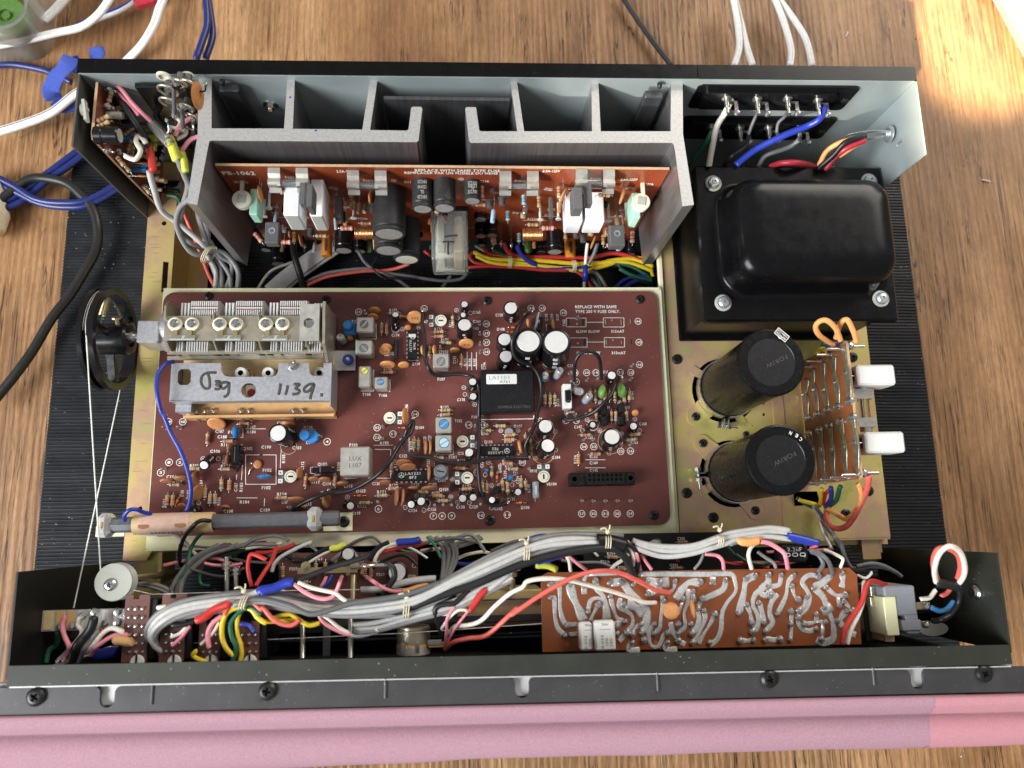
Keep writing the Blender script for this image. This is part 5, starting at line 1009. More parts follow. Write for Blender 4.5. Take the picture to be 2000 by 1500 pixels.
# ------------------------------------------------------------------ speaker terminal strips
def strip_t(label, quad, terms, scr):
    z = [rear_px(*q, .1) for q in quad]; t = thing('speaker_terminal_strip', label, 'terminal strip', tuple(z[0]), 'speaker terminal strips inside the rear panel')
    x0 = min(p.x for p in z); x1 = max(p.x for p in z); z0 = sum(p.z for p in z[2:]) / 2; z1 = sum(p.z for p in z[:2]) / 2; y = sum(p.y for p in z) / 4
    b = MB(); M = frame((0, 0, 0), Vector((1, 0, 0)), Vector((0, 0, 1)), Vector((0, -1, 0))); b.prism(rrect(x0, x1, z0, z1, .3), -y - .12, -y + .02, 'black_gloss', M); b.prism(rrect(x0 + .5, x1 - 1.2, z0 + .35, z1 - .35, .2), -y + .02, -y + .3, 'black_gloss', M); b.build('plate', t)
    for c in terms:
        p = rear_px(*c, .35); n_ = Vector((0, -1, 0)); b = MB(); b.lathe(p, n_, [(0, .28), (.1, .28), (.12, .15), (.6, .15), (.62, .09), (1.0, .09), (1.0, 0)], 'tin', 14); o = b.build('terminal_screw', t)
        b = MB(); b.box(p + Vector((.38, -.25, -.1)), (.5, .06, .22), 'tin'); b.box(p + Vector((.62, -.55, -.2)), (.2, .7, .06), 'tin'); b.ball(p + Vector((.62, -.85, -.2)), .2, 'solder', 8); b.build('solder_lug', o)
    for c in scr: screw(t, rear_px(*c, .15), .22, ax=(0, -1, 0))
strip_t('upper black strip of four speaker terminals, with the blue wire at its right end', [(1366, 166), (1681, 171), (1640, 216), (1350, 210)], [(1419, 190), (1479, 192), (1538, 191), (1597, 194)], [(1650, 196)])
strip_t('lower black strip of four speaker terminals, with the green wire at its left end', [(1338, 227), (1631, 231), (1600, 271), (1336, 268)], [(1388, 246), (1445, 249), (1501, 248), (1560, 251)], [(1604, 257)])
# cable clamp on the right cheek
t = thing('cable_clip', 'clear plastic cable clip bolted to the right cheek of the rear panel', 'clip', (25.9, 22.0, 12)); p = atx(1738, 262, 25.9)
b = MB(); b.lathe(p, (-1, 0, 0), [(0, .5), (.1, .5), (.15, .4), (.15, .2), (.35, .2), (.35, 0)], 'zinc_screw', 18); b.build('bolt', t); b = MB(); b.fl = .3; q = atx(1700, 268, 24.5); b.tube([p + Vector((-.1, 0, .25)), p + Vector((-1.2, .1, .1)), p + Vector((-2.3, .2, -.6)), p + Vector((-1.3, 0, -.7)), p + Vector((-.2, 0, -.25))], .16, 'smoky_plastic', 8, 5, flat=(0, 1, 0)); b.build('strap', t)
# ------------------------------------------------------------------ phono board on the left cheek
XP = -19.35
ph = thing('phono_board', 'small reddish upright board crowded with capacitors inside the left cheek', 'circuit board', (XP, 22, 5))
b = MB(); M = frame((XP, 24.1, 0), Vector((0, -1, 0)), Vector((0, 0, 1)), Vector((-1, 0, 0))); b.prism([(0, 4.6), (3.2, 4.6), (3.3, 10), (3.3, 13.9), (3.0, 14.0), (0, 14.0)], 0, .14, 'phono_board', M, side='board_rim'); b.build('board_panel', ph)
def xpt(end, base):  # point on ray 'end' at the height where ray 'base' meets the board
    z = atx(*base, XP).z; r = ray(*end); t_ = (z - CAMZ) / r.z; return Vector((r.x * t_, r.y * t_, z))
def xbar(end, base, r, m, tm=None, name='electrolytic_capacitor'):
    e = xpt(end, base); L_ = max(.4, e.x - XP); B = Vector((XP, e.y, e.z)); b = MB(); b.lathe(B, (1, 0, 0), [(0, r), (L_ * .3, r), (L_ * .35, r * .93), (L_ * .4, r), (L_ - .06, r), (L_, r * .88), (L_, 0)], m, 20); o = b.build(name, ph, origin=B)
    if tm: b = MB(); b.lathe(B + Vector((L_ - .01, 0, 0)), (1, 0, 0), [(.0, r * .8), (.02, r * .78), (.03, 0)], tm, 18); b.build('end_disc', o)
for e, ba, r in ((TL(925, 1045), TL(738, 1050), .46), (TL(1040, 830), TL(900, 850), .34), (TL(1270, 1160), TL(1100, 1180), .30), (TL(1250, 1215), TL(1090, 1240), .30), (TL(1390, 1440), TL(1240, 1460), .4)): xbar(e, ba, r, 'black_gloss', 'el_top_dull')
for e, ba, r, m in ((TL(1000, 715), TL(905, 705), .2, 'blue_gloss'), (TL(985, 1062), TL(950, 1065), .2, 'blue_gloss'), (TL(1135, 1305), TL(1030, 1305), .19, 'blue_gloss'), (TL(1215, 1065), TL(1100, 1065), .27, 'w_lime'), (TL(1205, 1135), TL(1080, 1150), .27, 'w_lime'), (TL(950, 890), TL(825, 890), .2, 'ivory')): xbar(e, ba, r, m, name='film_capacitor')
for c, r in ((TL(1110, 1260), .32), (TL(1110, 1358), .35), (TL(1160, 990), .3), (TL(1250, 1400), .28)):
    p = atx(*c, XP + .9); b = MB(); b.lathe(p - Vector((0, .08, 0)), (0, 1, .5), [(0, 0), (.03, r * .8), (.08, r), (.13, r * .8), (.16, 0)], 'ceramic', 16); b.cyl((XP, p.y, p.z), p, .03, 'tin', 5); b.build('ceramic_capacitor', ph)
for c, a in ((TL(850, 745), 1.4), (TL(795, 915), .5), (TL(795, 960), .5), (TL(930, 1245), -.9), (TL(975, 1290), -.9), (TL(1000, 1120), 1.4), (TL(1020, 1170), 1.5), (TL(1130, 1460), -.9), (TL(990, 1010), .8)): link('resistor', RBG, ph, atx(*c, XP + .35), rotz(a))
for c in (TL(850, 690), TL(830, 820), TL(870, 840), TL(920, 1170), TL(830, 1155), TL(1120, 1440)): b = MB(); p = atx(*c, XP + .25); b.ball(p, .2, 'solder', 8); b.tube([Vector((XP, p.y, p.z)), p, p + Vector((.4, -.2, .1))], .06, 'solder', 6, 3); b.build('solder_joint', ph)
b = MB(); p = atx(*TL(690, 850), XP - .2); b.lathe(p - Vector((.35, 0, 0)), (1, 0, 0), [(0, .35), (.1, .3), (.2, .1), (.3, .1), (.32, 0)], 'nylon', 12); b.box(p + Vector((-.15, -.1, .1)), (.15, 1.2, .35), 'nylon', rotz(.2)); b.build('board_standoff', ph)
# antenna / input jack plate
jk = thing('input_jack_plate', 'black jack plate with chrome rings and tinned lugs beside the phono board', 'jack plate', tuple(rear_px(330, 180, .2)))
a = rear_px(290, 143, .1); c = rear_px(392, 300, .1); b = MB(); b.bx(-17.5, -13.95, 23.9, 24.2, 2.2, 13.9, 'black_gloss', .03); b.build('plate', jk)
for c, r in ((TL(1260, 580), .36), (TL(1450, 575), .3)):
    p = rear_px(*c, .3); b = MB(); b.lathe(p, (0, -1, 0), [(0, r), (.12, r), (.13, r * .7), (.02, r * .68), (0, 0)], 'ivory', 20); b.build('grommet', jk)
for c, ww in ((TL(1295, 700), .5), (TL(1300, 790), .45), (TL(1450, 650), .4), (TL(1440, 830), .35), (TL(1390, 640), .3), (TL(1480, 900), .3)):
    p = rear_px(*c, 1.0); b = MB(); pts = [p + Vector((ww * math.cos(R_(a)), -.1 * math.cos(R_(a)), ww * math.sin(R_(a)))) for a in range(-60, 241, 25)]; b.tube(pts, .07, 'frame_tan', 8, 3); b.cyl(p, (p.x, 23.9, p.z), .18, 'mid_grey', 12); b.build('contact_ring', jk)
for a, c in ((TL(1340, 660), TL(1345, 890)), (TL(1405, 820), TL(1410, 1000)), (TL(1485, 920), TL(1490, 1060))):
    p = rear_px(*a, 1.4); q = rear_px(*c, 1.9); b = MB(); b.tube([p, (p + q) / 2, q], .11, 'mid_grey', 8, 3); b.ball(p, .17, 'solder', 8); b.ball(q, .18, 'solder', 8); b.build('sleeved_resistor', jk)
p = rear_px(*TL(1495, 700), 1.5); b = MB(); b.lathe(p + Vector((.1, -.1, -.3)), Vector((1, -.1, .12)), [(-.1, 0), (-.08, .5), (0, .72), (.08, .5), (.1, 0)], 'ceramic', 24); b.build('ceramic_disc', jk)
for i in range(14):
    a = R_(rnd.uniform(0, 360)); p = rear_px(rnd.uniform(325, 385), rnd.uniform(165, 290), rnd.uniform(.6, 2.2)); q = p + Vector((rnd.uniform(-.7, .7), rnd.uniform(-.5, .5), rnd.uniform(-1.1, .2))); b = MB(); b.tube([p, (p + q) / 2 + Vector((.2, -.2, 0)), q], rnd.choice((.05, .08, .1)), rnd.choice(('mid_grey', 'black_gloss', 'black_gloss', 'tin')), 6, 3); b.ball(q, .12, 'solder', 7); b.build('jack_lead', jk)
for i in range(34):
    k = rnd.random(); p = atx(205 + 95 * k + rnd.uniform(-12, 12), 170 + 215 * k + rnd.uniform(-35, 10), XP + .2); L_ = rnd.uniform(.5, 1.3)
    if p.z > 13.2 or p.y > 23.8 or p.y < 21: continue
    b = MB(); m = rnd.choice(('res_body', 'res_body', 'ceramic', 'black_gloss', 'mid_grey', 'blue_gloss')); z0 = Vector((XP, p.y, p.z))
    b.cyl(z0, z0 + Vector((L_ * .4, 0, 0)), .03, 'tin', 5); b.lathe(z0 + Vector((L_ * .4, 0, 0)), (1, rnd.uniform(-.3, .3), rnd.uniform(-.3, .3)), [(0, 0), (.03, .1), (.2, .13), (L_ * .6, .12), (L_ * .6 + .04, 0)], m, 10); b.build('small_component', ph)
# ------------------------------------------------------------------ tuning capacitor
tg = thing('tuning_capacitor', 'tan metal tuning capacitor with rows of white plates and six trimmer screws', 'tuning capacitor', tuple(at(480, 650, 5.8)))
ZT = 9.3
def P(c, z=ZT): return at(*CT(*c), z)
b = MB()
b.prism([tuple(P(q).xy) for q in ((165, 420), (205, 300), (640, 300), (645, 330), (672, 330), (720, 298), (1115, 300), (1130, 330), (1190, 298), (1575, 300), (1575, 560), (500, 552), (230, 545), (150, 570))][::-1], ZT - .08, ZT, 'frame_tan'); b.build('top_plate', tg)
xl, xr = P((165, 500)).x, P((1800, 500)).x; yb_, yf = P((0, 170)).y, P((0, 700), 7.6).y
for x0, wd, ya, zt in ((185, .12, 150, ZT + .35), (672, .1, 240, ZT + .2), (1135, .1, 240, ZT + .2), (1625, .1, 560, ZT)):
    x = P((x0, 400)).x; b = MB(); M = frame((x, 0, 0), Vector((0, 1, 0)), Vector((0, 0, 1)), Vector((1, 0, 0))); y1 = P((x0, ya)).y
    b.prism([(yf, 6.0), (y1, 6.0), (y1, zt - .4), (y1 - .35, zt), (P((x0, 345)).y, zt), (P((x0, 350)).y, ZT - .1), (yf + .35, ZT - .1), (yf, 8.6)], -wd / 2, wd / 2, 'frame_tan', M); b.build('frame_divider', tg)
xe = P((1800, 400), ZT + .4).x; M = frame((xe, 0, 0), Vector((0, 1, 0)), Vector((0, 0, 1)), Vector((1, 0, 0))); b = MB(); yt0, yt1 = P((1800, 150), ZT + .4).y, P((1800, 640), ZT + .2).y
b.prism([(yt1 - .6, 6.0), (yt0 + .2, 6.0), (yt0, 8.0), (yt0, ZT + .4), (yt0 - .5, ZT + .45), (yt1 + .3, ZT + .3), (yt1 - .5, 8.3)], -.08, .08, 'frame_tan', M, holes=[circ((yt0 + yt1) / 2, 8.0, .3, 16)]); b.build('end_plate', tg)
b = MB(); a = P((1562, 178), ZT + .5); c = P((1750, 555), ZT + .5); hx = P((1648, 372), ZT + .5); b.prism(rrect(a.x, c.x, c.y, a.y, .06), ZT + .42, ZT + .5, 'frame_light', holes=[circ(hx.x, hx.y, .3, 20)]); b.bx(c.x - .08, c.x, c.y, a.y, 7.0, ZT + .419, 'frame_light'); b.build('cover_plate', tg)
b = MB(); b.cyl((hx.x + .05, hx.y, ZT + .05), (hx.x + .05, hx.y, ZT + .3), .24, 'steel_bright', 16); b.box((hx.x + .05, hx.y, ZT + .3), (.42, .05, .03), 'grey_slug', rotz(.9)); b.build('set_screw', tg)
for x in (280, 455, 737, 908, 1210, 1382):
    p = P((x, 390)); p.z = ZT; b = MB(); b.box(p + Vector((0, -.08, .03)), (.82, .82, .04), 'brass', rotz(.785)); b.lathe(p, (0, 0, 1), [(.05, .40), (.14, .40), (.17, .36), (.17, 0)], 'ivory', 24); o = b.build('trimmer_washer', tg)
    b = MB(); b.lathe(p + Vector((0, 0, .17)), (0, 0, 1), [(0, .25), (.12, .25), (.2, .17), (.21, 0)], 'steel_bright', 18); b.box(p + Vector((0, 0, .375)), (.46, .05, .025), 'grey_slug', rotz(rnd.uniform(.5, 1.6))); b.build('screw_head', o)
for x in (345, 815, 1295):
    a = P((x - 130, 500), ZT + .12); c = P((x + 130, 548), ZT + .12); b = MB(); b.bx(a.x, c.x, c.y, a.y, ZT + .02, ZT + .12, 'nylon', .02); o = b.build('mica_plate', tg); b = MB()
    for dx in (-75, 75): q = P((x + dx, 480), ZT + .2); b.bx(q.x - .12, q.x + .12, q.y - .18, q.y + .2, ZT + .13, ZT + .17, 'brass'); b.bx(q.x - .3, q.x + .3, q.y - .3, q.y - .17, ZT + .125, ZT + .2, 'tin')
    b.build('trimmer_tongue', o)
def fin(b, x, y0, y1, zt, th, m='el_top'):
    M = frame((x, 0, 0), Vector((0, 1, 0)), Vector((0, 0, 1)), Vector((1, 0, 0))); r = (y1 - y0)
    b.prism([(y0, 6.4), (y1 - .5, 6.4), (y1 - .1, 7.2), (y1, zt - .5), (y1 - .15, zt), (y0, zt)], -th / 2, th / 2, m, M)
for g in ((345, 445), (800, 905), (1255, 1360)):
    for i in range(3): b = MB(); q = P((g[0] + i * 34, 200), 9.0); fin(b, q.x, P((0, 300), 9.0).y, P((0, 142), 9.0).y, 9.0, .09); b.build('rotor_plate', tg)
    for i in range(13): b = MB(); q = P((g[1] + i * 21.5, 200), 9.1); fin(b, q.x, P((0, 300), 9.1).y, P((0, 124), 9.1).y, 9.1, .055); b.build('stator_plate', tg)
    b = MB(); a = P((g[1] - 8, 200), 9.14); c = P((g[1] + 268, 232), 9.14)
    b.bx(a.x, c.x, c.y, a.y, 9.06, 9.13, 'board'); 
    for i in range(13): q = P((g[1] + i * 21.5, 216), 9.18); b.bx(q.x - .045, q.x + .045, q.y - .05, q.y + .05, 9.13, 9.17, 'el_top')
    tag(b.build('spacer_comb', tg), kind='stuff')
for x in (1712, 1745, 1778): b = MB(); q = P((x, 200), 9.0); fin(b, q.x, P((0, 300), 9.0).y, P((0, 150), 9.0).y, 9.0, .07); b.build('rotor_plate', tg)
# front window with stator ends, rails
for x0, x1 in ((195, 625), (700, 1100), (1165, 1600), (1640, 1790)):
    b = MB(); a = P((x0, 560), 8.6); c = P((x1, 650), 8.6); b.bx(a.x, c.x, c.y, a.y + .3, 6.2, 6.3, 'inner_black'); b.build('window_floor', tg)
    n = int((x1 - x0) / 26)
    for i in range(n):
        if x1 - x0 > 200 and (i * 26 < 60 or 130 < i * 26 < 175): continue
        b = MB(); q = P((x0 + 15 + i * 26, 600), 8.5); b.bx(q.x - .035, q.x + .035, q.y - .35, q.y + .22, 6.5, 8.45, 'el_top'); b.build('stator_plate', tg)
for y, z, th in ((668, 8.35, .2), (725, 7.3, .22)):
    b = MB(); a = P((190, y - 14), z); c = P((1800, y + 16), z); b.bx(a.x, c.x, c.y, a.y, z - .12, z, 'frame_tan', .03); b.build('side_rail', tg)
b = MB(); a = P((165, 160), 6.1); c = P((1800, 700), 6.1); b.bx(xl + .1, xe - .1, yf, yb_ - .1, 5.95, 6.05, 'frame_tan'); b.build('base_plate', tg)
# reduction gearbox and shaft
b = MB(); a = at(*DR(712, 515), 9.3); c = at(*DR(945, 770), 9.3); b.bx(a.x, c.x, c.y, a.y, 7.2, 9.3, 'grey_slug' if 0 else 'galvanised', .05); b.build('gear_housing', tg)
b = MB(); yc = (a.y + c.y) / 2; b.lathe((c.x, yc + .35, 8.0), (1, 0, 0), [(0, 0), (0, 1.25), (.32, 1.25), (.36, 1.2), (.36, 0)], 'galvanised', 30); b.build('end_bearing', tg)
SHZ = 8.1
b = MB(); b.cyl((a.x + .1, yc, SHZ), (a.x - 1.3, yc, SHZ), .2, 'steel_bright', 16); b.cyl((a.x - .6, yc, SHZ), (a.x - 1.0, yc, SHZ), .32, 'steel_bright', 18); b.build('shaft', tg)
# ------------------------------------------------------------------ dial drum
XD = a.x - .95
# outer rim of the drum: fitted from the photo: near face centre
dd = thing('dial_drum', 'large black plastic dial drum with white cord round its rim', 'drum', (XD - 1, yc, 5))
YD, ZD, RD = yc - .05, SHZ - .35, 3.02
b = MB(); n = 60
prof = [(.55, RD - .42), (.55, RD - .02), (.22, RD), (.20, RD - .22), (-.02, RD - .22), (-.05, RD + .0), (-.30, RD + .02), (-.32, RD - .3), (-.1, RD - .42), (.55, RD - .42)]
b.lathe((XD - 1.35, YD, ZD), (1, 0, 0), prof, 'black_gloss', n); b.build('rim', dd)
b = MB(); b.lathe((XD - 1.7, YD, ZD), (1, 0, 0), [(0, 0), (0, .85), (.1, .92), (1.55, .92), (1.7, .85), (1.7, .5), (1.5, .48), (1.5, 0)], 'black_gloss', 30); b.build('hub', dd)
for ang in (80, 200, 312):
    e = Vector((0, math.cos(R_(ang)), math.sin(R_(ang)))); s = Vector((0, -e.z, e.y)); b = MB(); b.box(Vector((XD - 1.2, YD, ZD)) + e * 1.75, (.5, 1.9, .42), 'black_gloss', basis(Vector((1, 0, 0)), e, s), .05); b.build('spoke', dd)
b = MB(); b.cyl((XD - .6, YD + .75, ZD + .5), (XD - .6, YD + 1.1, ZD + .75), .12, 'brass', 10); b.lathe((XD - .6, YD + 1.05, ZD + .72), (0, .8, .5), [(0, 0), (0, .28), (.08, .26), (.1, 0)], 'brass', 14); b.build('hub_screw', dd)
p0 = Vector((XD - 1.15, YD + 2.25, ZD + .9)); p1 = Vector((XD - 1.3, YD + 1.15, ZD + 1.0)); pts = []; axs = (p1 - p0).normalized(); u = axs.orthogonal().normalized(); w = axs.cross(u)
for i in range(18 * 8 + 1): pts.append(p0 + (p1 - p0) * i / 144 + (u * math.cos(i * math.pi / 4) + w * math.sin(i * math.pi / 4)) * .2)
b = MB(); b.sweep(pts, .035, 'brass', 5); b.tube([p1, p1 + Vector((0, -.3, 0)), Vector((XD - 1.3, YD + .2, ZD + 1.2))], .03, 'w_green', 5, 3); b.build('cord_spring', dd)
cd = thing('dial_string', 'thin white dial cord running from the drum down to the white pulley', 'cord', (XD - 1.5, 0, 5))
b = MB(); xg = XD - 1.26
arc = lambda a0, a1, x: [Vector((x, YD + (RD - .16) * math.cos(R_(t)), ZD + (RD - .16) * math.sin(R_(t)))) for t in range(a0, a1 + 1, 8)]
zp = 12.15
b.sweep([at(197, 1120, zp)] + list(reversed(arc(-90, 92, xg))), .035, 'cord', 5); b.build('cord_run', cd)
b = MB(); b.sweep([at(144, 1187, 12.0)] + list(arc(-98, 100, xg - .14)), .035, 'cord', 5); b.sweep(arc(185, 262, xg - .05), .035, 'cord', 5); b.build('cord_run', cd)
b = MB(); b.sweep([at(250, 1150, 12), at(299, 1161, 11.9), at(480, 1155, 11.6), at(800, 1150, 11.4)], .02, 'cord', 4); b.build('cord_run', cd); b = MB(); b.sweep([at(340, 1258, 12), at(800, 1236, 12.2), at(1058, 1218, 12.2)], .02, 'cord', 4); b.build('cord_run', cd)
# ------------------------------------------------------------------ tuner front-end shield
sh = thing('tuner_shield', 'galvanised steel shield box with black handwritten numbers below the tuning capacitor', 'shield', tuple(at(490, 750, 5.8)))
ZS = 8.2
def Q(x, y, z=ZS): return at(*CT(x, y), z)
b = MB(); out = [(237, 785), (745, 785), (750, 860), (765, 895), (790, 918), (830, 926), (1270, 926), (1310, 910), (1330, 880), (1337, 785), (1650, 785), (1655, 880), (1680, 912), (1720, 918), (1780, 918), (1797, 905), (1800, 785), (1885, 785), (1872, 1170), (213, 1165)]
hc = Q(1030, 1065); ov = Q(368, 928); b.prism([tuple(Q(*q).xy) for q in out][::-1], ZS - .06, ZS, 'galvanised', holes=[circ(hc.x, hc.y, .43, 24), [(ov.x - .37, ov.y + .3), (ov.x - .22, ov.y + .47), (ov.x + .22, ov.y + .47), (ov.x + .37, ov.y + .3), (ov.x + .37, ov.y - .3), (ov.x + .22, ov.y - .47), (ov.x - .22, ov.y - .47), (ov.x - .37, ov.y - .3)]])
x0, x1, y0, y1 = Q(213, 1165).x, Q(1872, 1170).x, Q(500, 1168).y, Q(500, 785).y
b.bx(x0, x1, y0 - .05, y0, 7.3, ZS - .01, 'galvanised'); b.bx(x0, x0 + .05, y0, y1, 5.9, ZS - .061, 'galvanised'); b.bx(x1 - .05, x1, y0 - .4, y1, 5.9, ZS - .061, 'galvanised'); b.bx(x0, x0 + .9, y0 - .5, y0 - .05, 5.9, 7.2, 'galvanised'); b.build('cover', sh)
b = MB(); b.bx(x0 + .1, x1 - .1, y0 + .05, y1 + .8, 6.5, 6.62, 'kraft_yellow'); b.build('inner_board', sh)
b = MB(); a = Q(358, 1190, 7.0); c = Q(1918, 1340, 6.4); b.bx(a.x, c.x, c.y, c.y + .14, 5.75, 6.9, 'phenolic'); b.bx(a.x, c.x, c.y, a.y, 6.25, 6.4, 'phenolic'); b.build('terminal_board', sh)
for x in (475, 565, 655, 932, 1020, 1475, 1570):
    p = Q(x, 1290, 6.45); b = MB(); b.fl = .4; b.tube([p + Vector((-.08, .1, 0)), p + Vector((.1, .12, .12)), p + Vector((.16, -.1, .1)), p + Vector((.12, -.35, -.2)), p + Vector((.2, -.5, -.6))], .085, 'tin', 6, 3, flat=(.3, 0, 1)); b.build('wire_clip', sh)
for x, y in ((945, 885), (1228, 885), (1755, 885)):
    p = Q(x, y, 7.7); b = MB(); b.lathe((p.x, p.y, 6.6), (0, 0, 1), [(0, .38), (1.0, .38), (1.08, .33), (1.08, .16), (.8, .14), (.8, 0)], 'white_plastic', 20, True, ['white_plastic', 'white_plastic', 'white_plastic', 'inner_black', 'inner_black']); o = b.build('coil_former', sh)
    b = MB()
    for i in range(4): b.sweep([Vector((p.x + .25 + .33 * math.cos(R_(t)), p.y + .33 * math.sin(R_(t)), 6.9 + i * .1)) for t in range(0, 361, 30)], .04, 'copper_wire', 5)
    b.build('coil_winding', o)
p = Q(1045, 1080, 7.3); b = MB(); b.bx(p.x - .28, p.x + .45, p.y - .35, p.y + .4, 6.6, 7.3, 'white_plastic', .05); b.lathe((p.x + .08, p.y - .05, 7.3), (0, 0, 1), [(0, .24), (.05, .22), (.05, 0)], 'b_red', 18); b.build('trimmer_capacitor', sh)
b = MB(); p = Q(1480, 815, ZS); b.ball(p, .3, 'solder', 12); b.tube([p, Q(1500, 760, ZS + .3)], .08, 'solder', 6, 2); b.build('solder_blob', sh)
b = MB(); b.fl = .12
ST = [[(700, 883), (610, 885), (555, 915), (540, 975), (560, 1025), (595, 1048), (628, 1030), (628, 960), (612, 892)], [(682, 972), (735, 975), (695, 1008), (745, 1022), (720, 1052), (678, 1050)], [(822, 985), (765, 985), (740, 1020), (770, 1048), (812, 1015), (828, 985), (828, 1040), (820, 1095), (800, 1122), (772, 1132)],
      [(1358, 995), (1350, 1060), (1337, 1112)], [(1432, 1015), (1422, 1065), (1408, 1112)], [(1492, 1000), (1555, 1005), (1510, 1045), (1552, 1065), (1535, 1098), (1478, 1106)], [(1708, 998), (1650, 1005), (1600, 1045), (1608, 1078), (1655, 1068), (1702, 1002), (1690, 1060), (1672, 1110), (1662, 1158)], [(1765, 1112), (1795, 1112)]]
for s in ST:
    b.tube([Q(x, y, ZS + .001) for x, y in s], .085 if len(s) > 2 else .1, 'print_dark', 6, 4, flat=(0, 0, 1))
    if s is ST[2]: b.build('marker_writing', sh); b = MB(); b.fl = .12
b.build('marker_writing', sh)
# ------------------------------------------------------------------ ferrite rod antenna
fa = thing('ferrite_antenna', 'grey ferrite rod antenna with a pinkish paper coil sleeve on the lower left corner', 'antenna', tuple(at(440, 1018, 6.5)))
ZF = 7.4; A = at(212, 1026, ZF); Bq = at(663, 1012, ZF); ax = (Bq - A).normalized(); L_ = (Bq - A).length
b = MB(); b.lathe(A, ax, [(0, 0), (0, .40), (.06, .44), (L_ - .06, .44), (L_, .40), (L_, 0)], 'ferrite', 8, False); b.build('ferrite_rod', fa)
s0 = (at(264, 1024, ZF) - A).length; s1 = (at(418, 1020, ZF) - A).length; b = MB()
b.lathe(A + ax * s0, ax, [(0, .46), (0, .57), (.35, .58), (.36, .60), (2.0 if 0 else (s1 - s0) * .72, .60), ((s1 - s0) * .73, .575), (s1 - s0, .57), (s1 - s0, .46)], 'kraft', 26, True, ['kraft_yellow', 'kraft_yellow', 'kraft_yellow', 'kraft', 'kraft', 'kraft_yellow', 'kraft_yellow']); o = b.build('paper_sleeve', fa)
b = MB(); up = (Vector((0, -.35, 1))).normalized(); sd = up.cross(ax).normalized()
b.text('LUX1053', frame(A + ax * (s0 + 1.9) + Vector((0, -.52, .33)), ax, Vector((0, .5, .86)).normalized(), Vector((0, -.86, .5)).normalized()), 'print_dark', w=1.7, h=.24, bold=0); b.build('printed_mark', o)
for s in (s0 + .7, s0 + (s1 - s0) * .62): b = MB(); p = A + ax * s + Vector((0, -.12, .575)); b.prism(circ(p.x, p.y, .16, 14, rx=.32), p.z, p.z + .02, 'ceramic_dark'); b.build('wax_spot', o)
for s, w in (((at(206, 1024, ZF) - A).length * -.6, .75), ((at(616, 1015, ZF) - A).length, .8)):
    b = MB(); p = A + ax * s; b.box(p, (w, 1.35, 1.2), 'holder_plastic', basis(ax, Vector((-ax.y, ax.x, 0)), Vector((0, 0, 1))), .25); b.box(p + Vector((0, 0, .3)), (w * .6, .7, .7), 'glue', basis(ax, Vector((-ax.y, ax.x, 0)), Vector((0, 0, 1))), .2); b.build('rod_holder', fa)
b = MB(); p = at(662, 1018, 6.3); q = at(688, 1036, 6.3); b.bx(p.x - .9, q.x, q.y, p.y + .5, 6.2, 6.3, 'chromate_pale_sheen'); b.bx(p.x - .9, p.x - .4, q.y, q.y + .5, 5.72, 6.199, 'chromate_pale_sheen'); o = b.build('bracket', fa); screw(o, at(672, 1019, 6.45), .34)
b = MB(); p = at(205, 1050, 5.5); b.box((p.x + .6, p.y + .35, 6.2), (1.6, .6, .12), 'chromate_pale_sheen'); b.build('bracket', fa)
# ------------------------------------------------------------------ fuse board
XF = 22.0
fb = thing('fuse_board', 'small upright orange board with solder tracks, two white blocks and a glass fuse', 'circuit board', (XF, 6.3, 5.1))
yA, yB = at(1655, 663, 11.4).y, at(1692, 935, 11.4).y
b = MB(); M = frame((XF, 0, 0), Vector((0, -1, 0)), Vector((0, 0, 1)), Vector((-1, 0, 0))); b.prism(rrect(-yA, -yB, 5.2, 11.35, .3), -.16, 0, 'copper_board', M, side='board_rim'); b.build('board_panel', fb)
def X_(c, d=.02): return atx(*FB(*c), XF - d)
cols = [([(150, 470), (145, 560), (125, 600), (150, 650), (155, 740), (165, 830)], 150), ([(200, 390), (205, 500), (215, 560), (235, 680), (245, 800)], 240), ([(285, 330), (290, 440), (300, 560), (320, 680), (330, 765)], 325), ([(375, 280), (380, 400), (395, 500), (410, 600), (415, 735)], 410), ([(440, 170), (470, 300), (485, 420), (505, 560), (512, 695)], 500),
        ([(175, 915), (190, 980), (200, 1060), (215, 1180), (225, 1340)], 175), ([(262, 885), (270, 960), (275, 1060), (285, 1180), (300, 1320)], 260), ([(345, 850), (355, 960), (365, 1060), (370, 1180), (385, 1305)], 345), ([(435, 815), (450, 920), (465, 1040), (470, 1150), (490, 1290)], 435), ([(530, 780), (545, 880), (560, 1000), (570, 1120), (580, 1280)], 530)]
for pts, k in cols:
    b = MB(); b.fl = .22; b.tube([X_(q) for q in pts], .40, 'track_dull', 8, 4, flat=(-1, 0, 0), taper=lambda t: .55 + .45 * abs(math.cos(t * 5.2))); b.build('solder_track', fb)
    b = MB(); q = X_(pts[-1] if pts[0][1] < 500 else pts[0]); b.ball(q + Vector((0, (-.1 if pts[0][1] > 500 else .25), 0)), .24, 'solder', 10, 1.8); b.ball(X_(pts[2]), .16, 'solder', 8, 1.5); b.build('solder_blob', fb)
for c in ((450, 222), (360, 270), (272, 320), (190, 368), (580, 1275), (480, 1295), (395, 1310), (305, 1335), (240, 1350)):
    p = X_(c); b = MB(); b.cyl(p + Vector((.05, 0, 0)), p + Vector((-.95, 0, 0)), .09, 'tin', 8, bev=.03); b.ball(p, .17, 'solder', 8); b.build('terminal_pin', fb)
for c in ((555, 200), (670, 1260)): p = atx(*FB(*c), XF + .9); b = MB(); b.cyl((XF + .1, p.y, p.z), (XF + 1.5, p.y, p.z), .09, 'tin', 8, bev=.03); b.ball((XF + .6, p.y, p.z), .25, 'solder', 8); b.build('terminal_pin', fb)
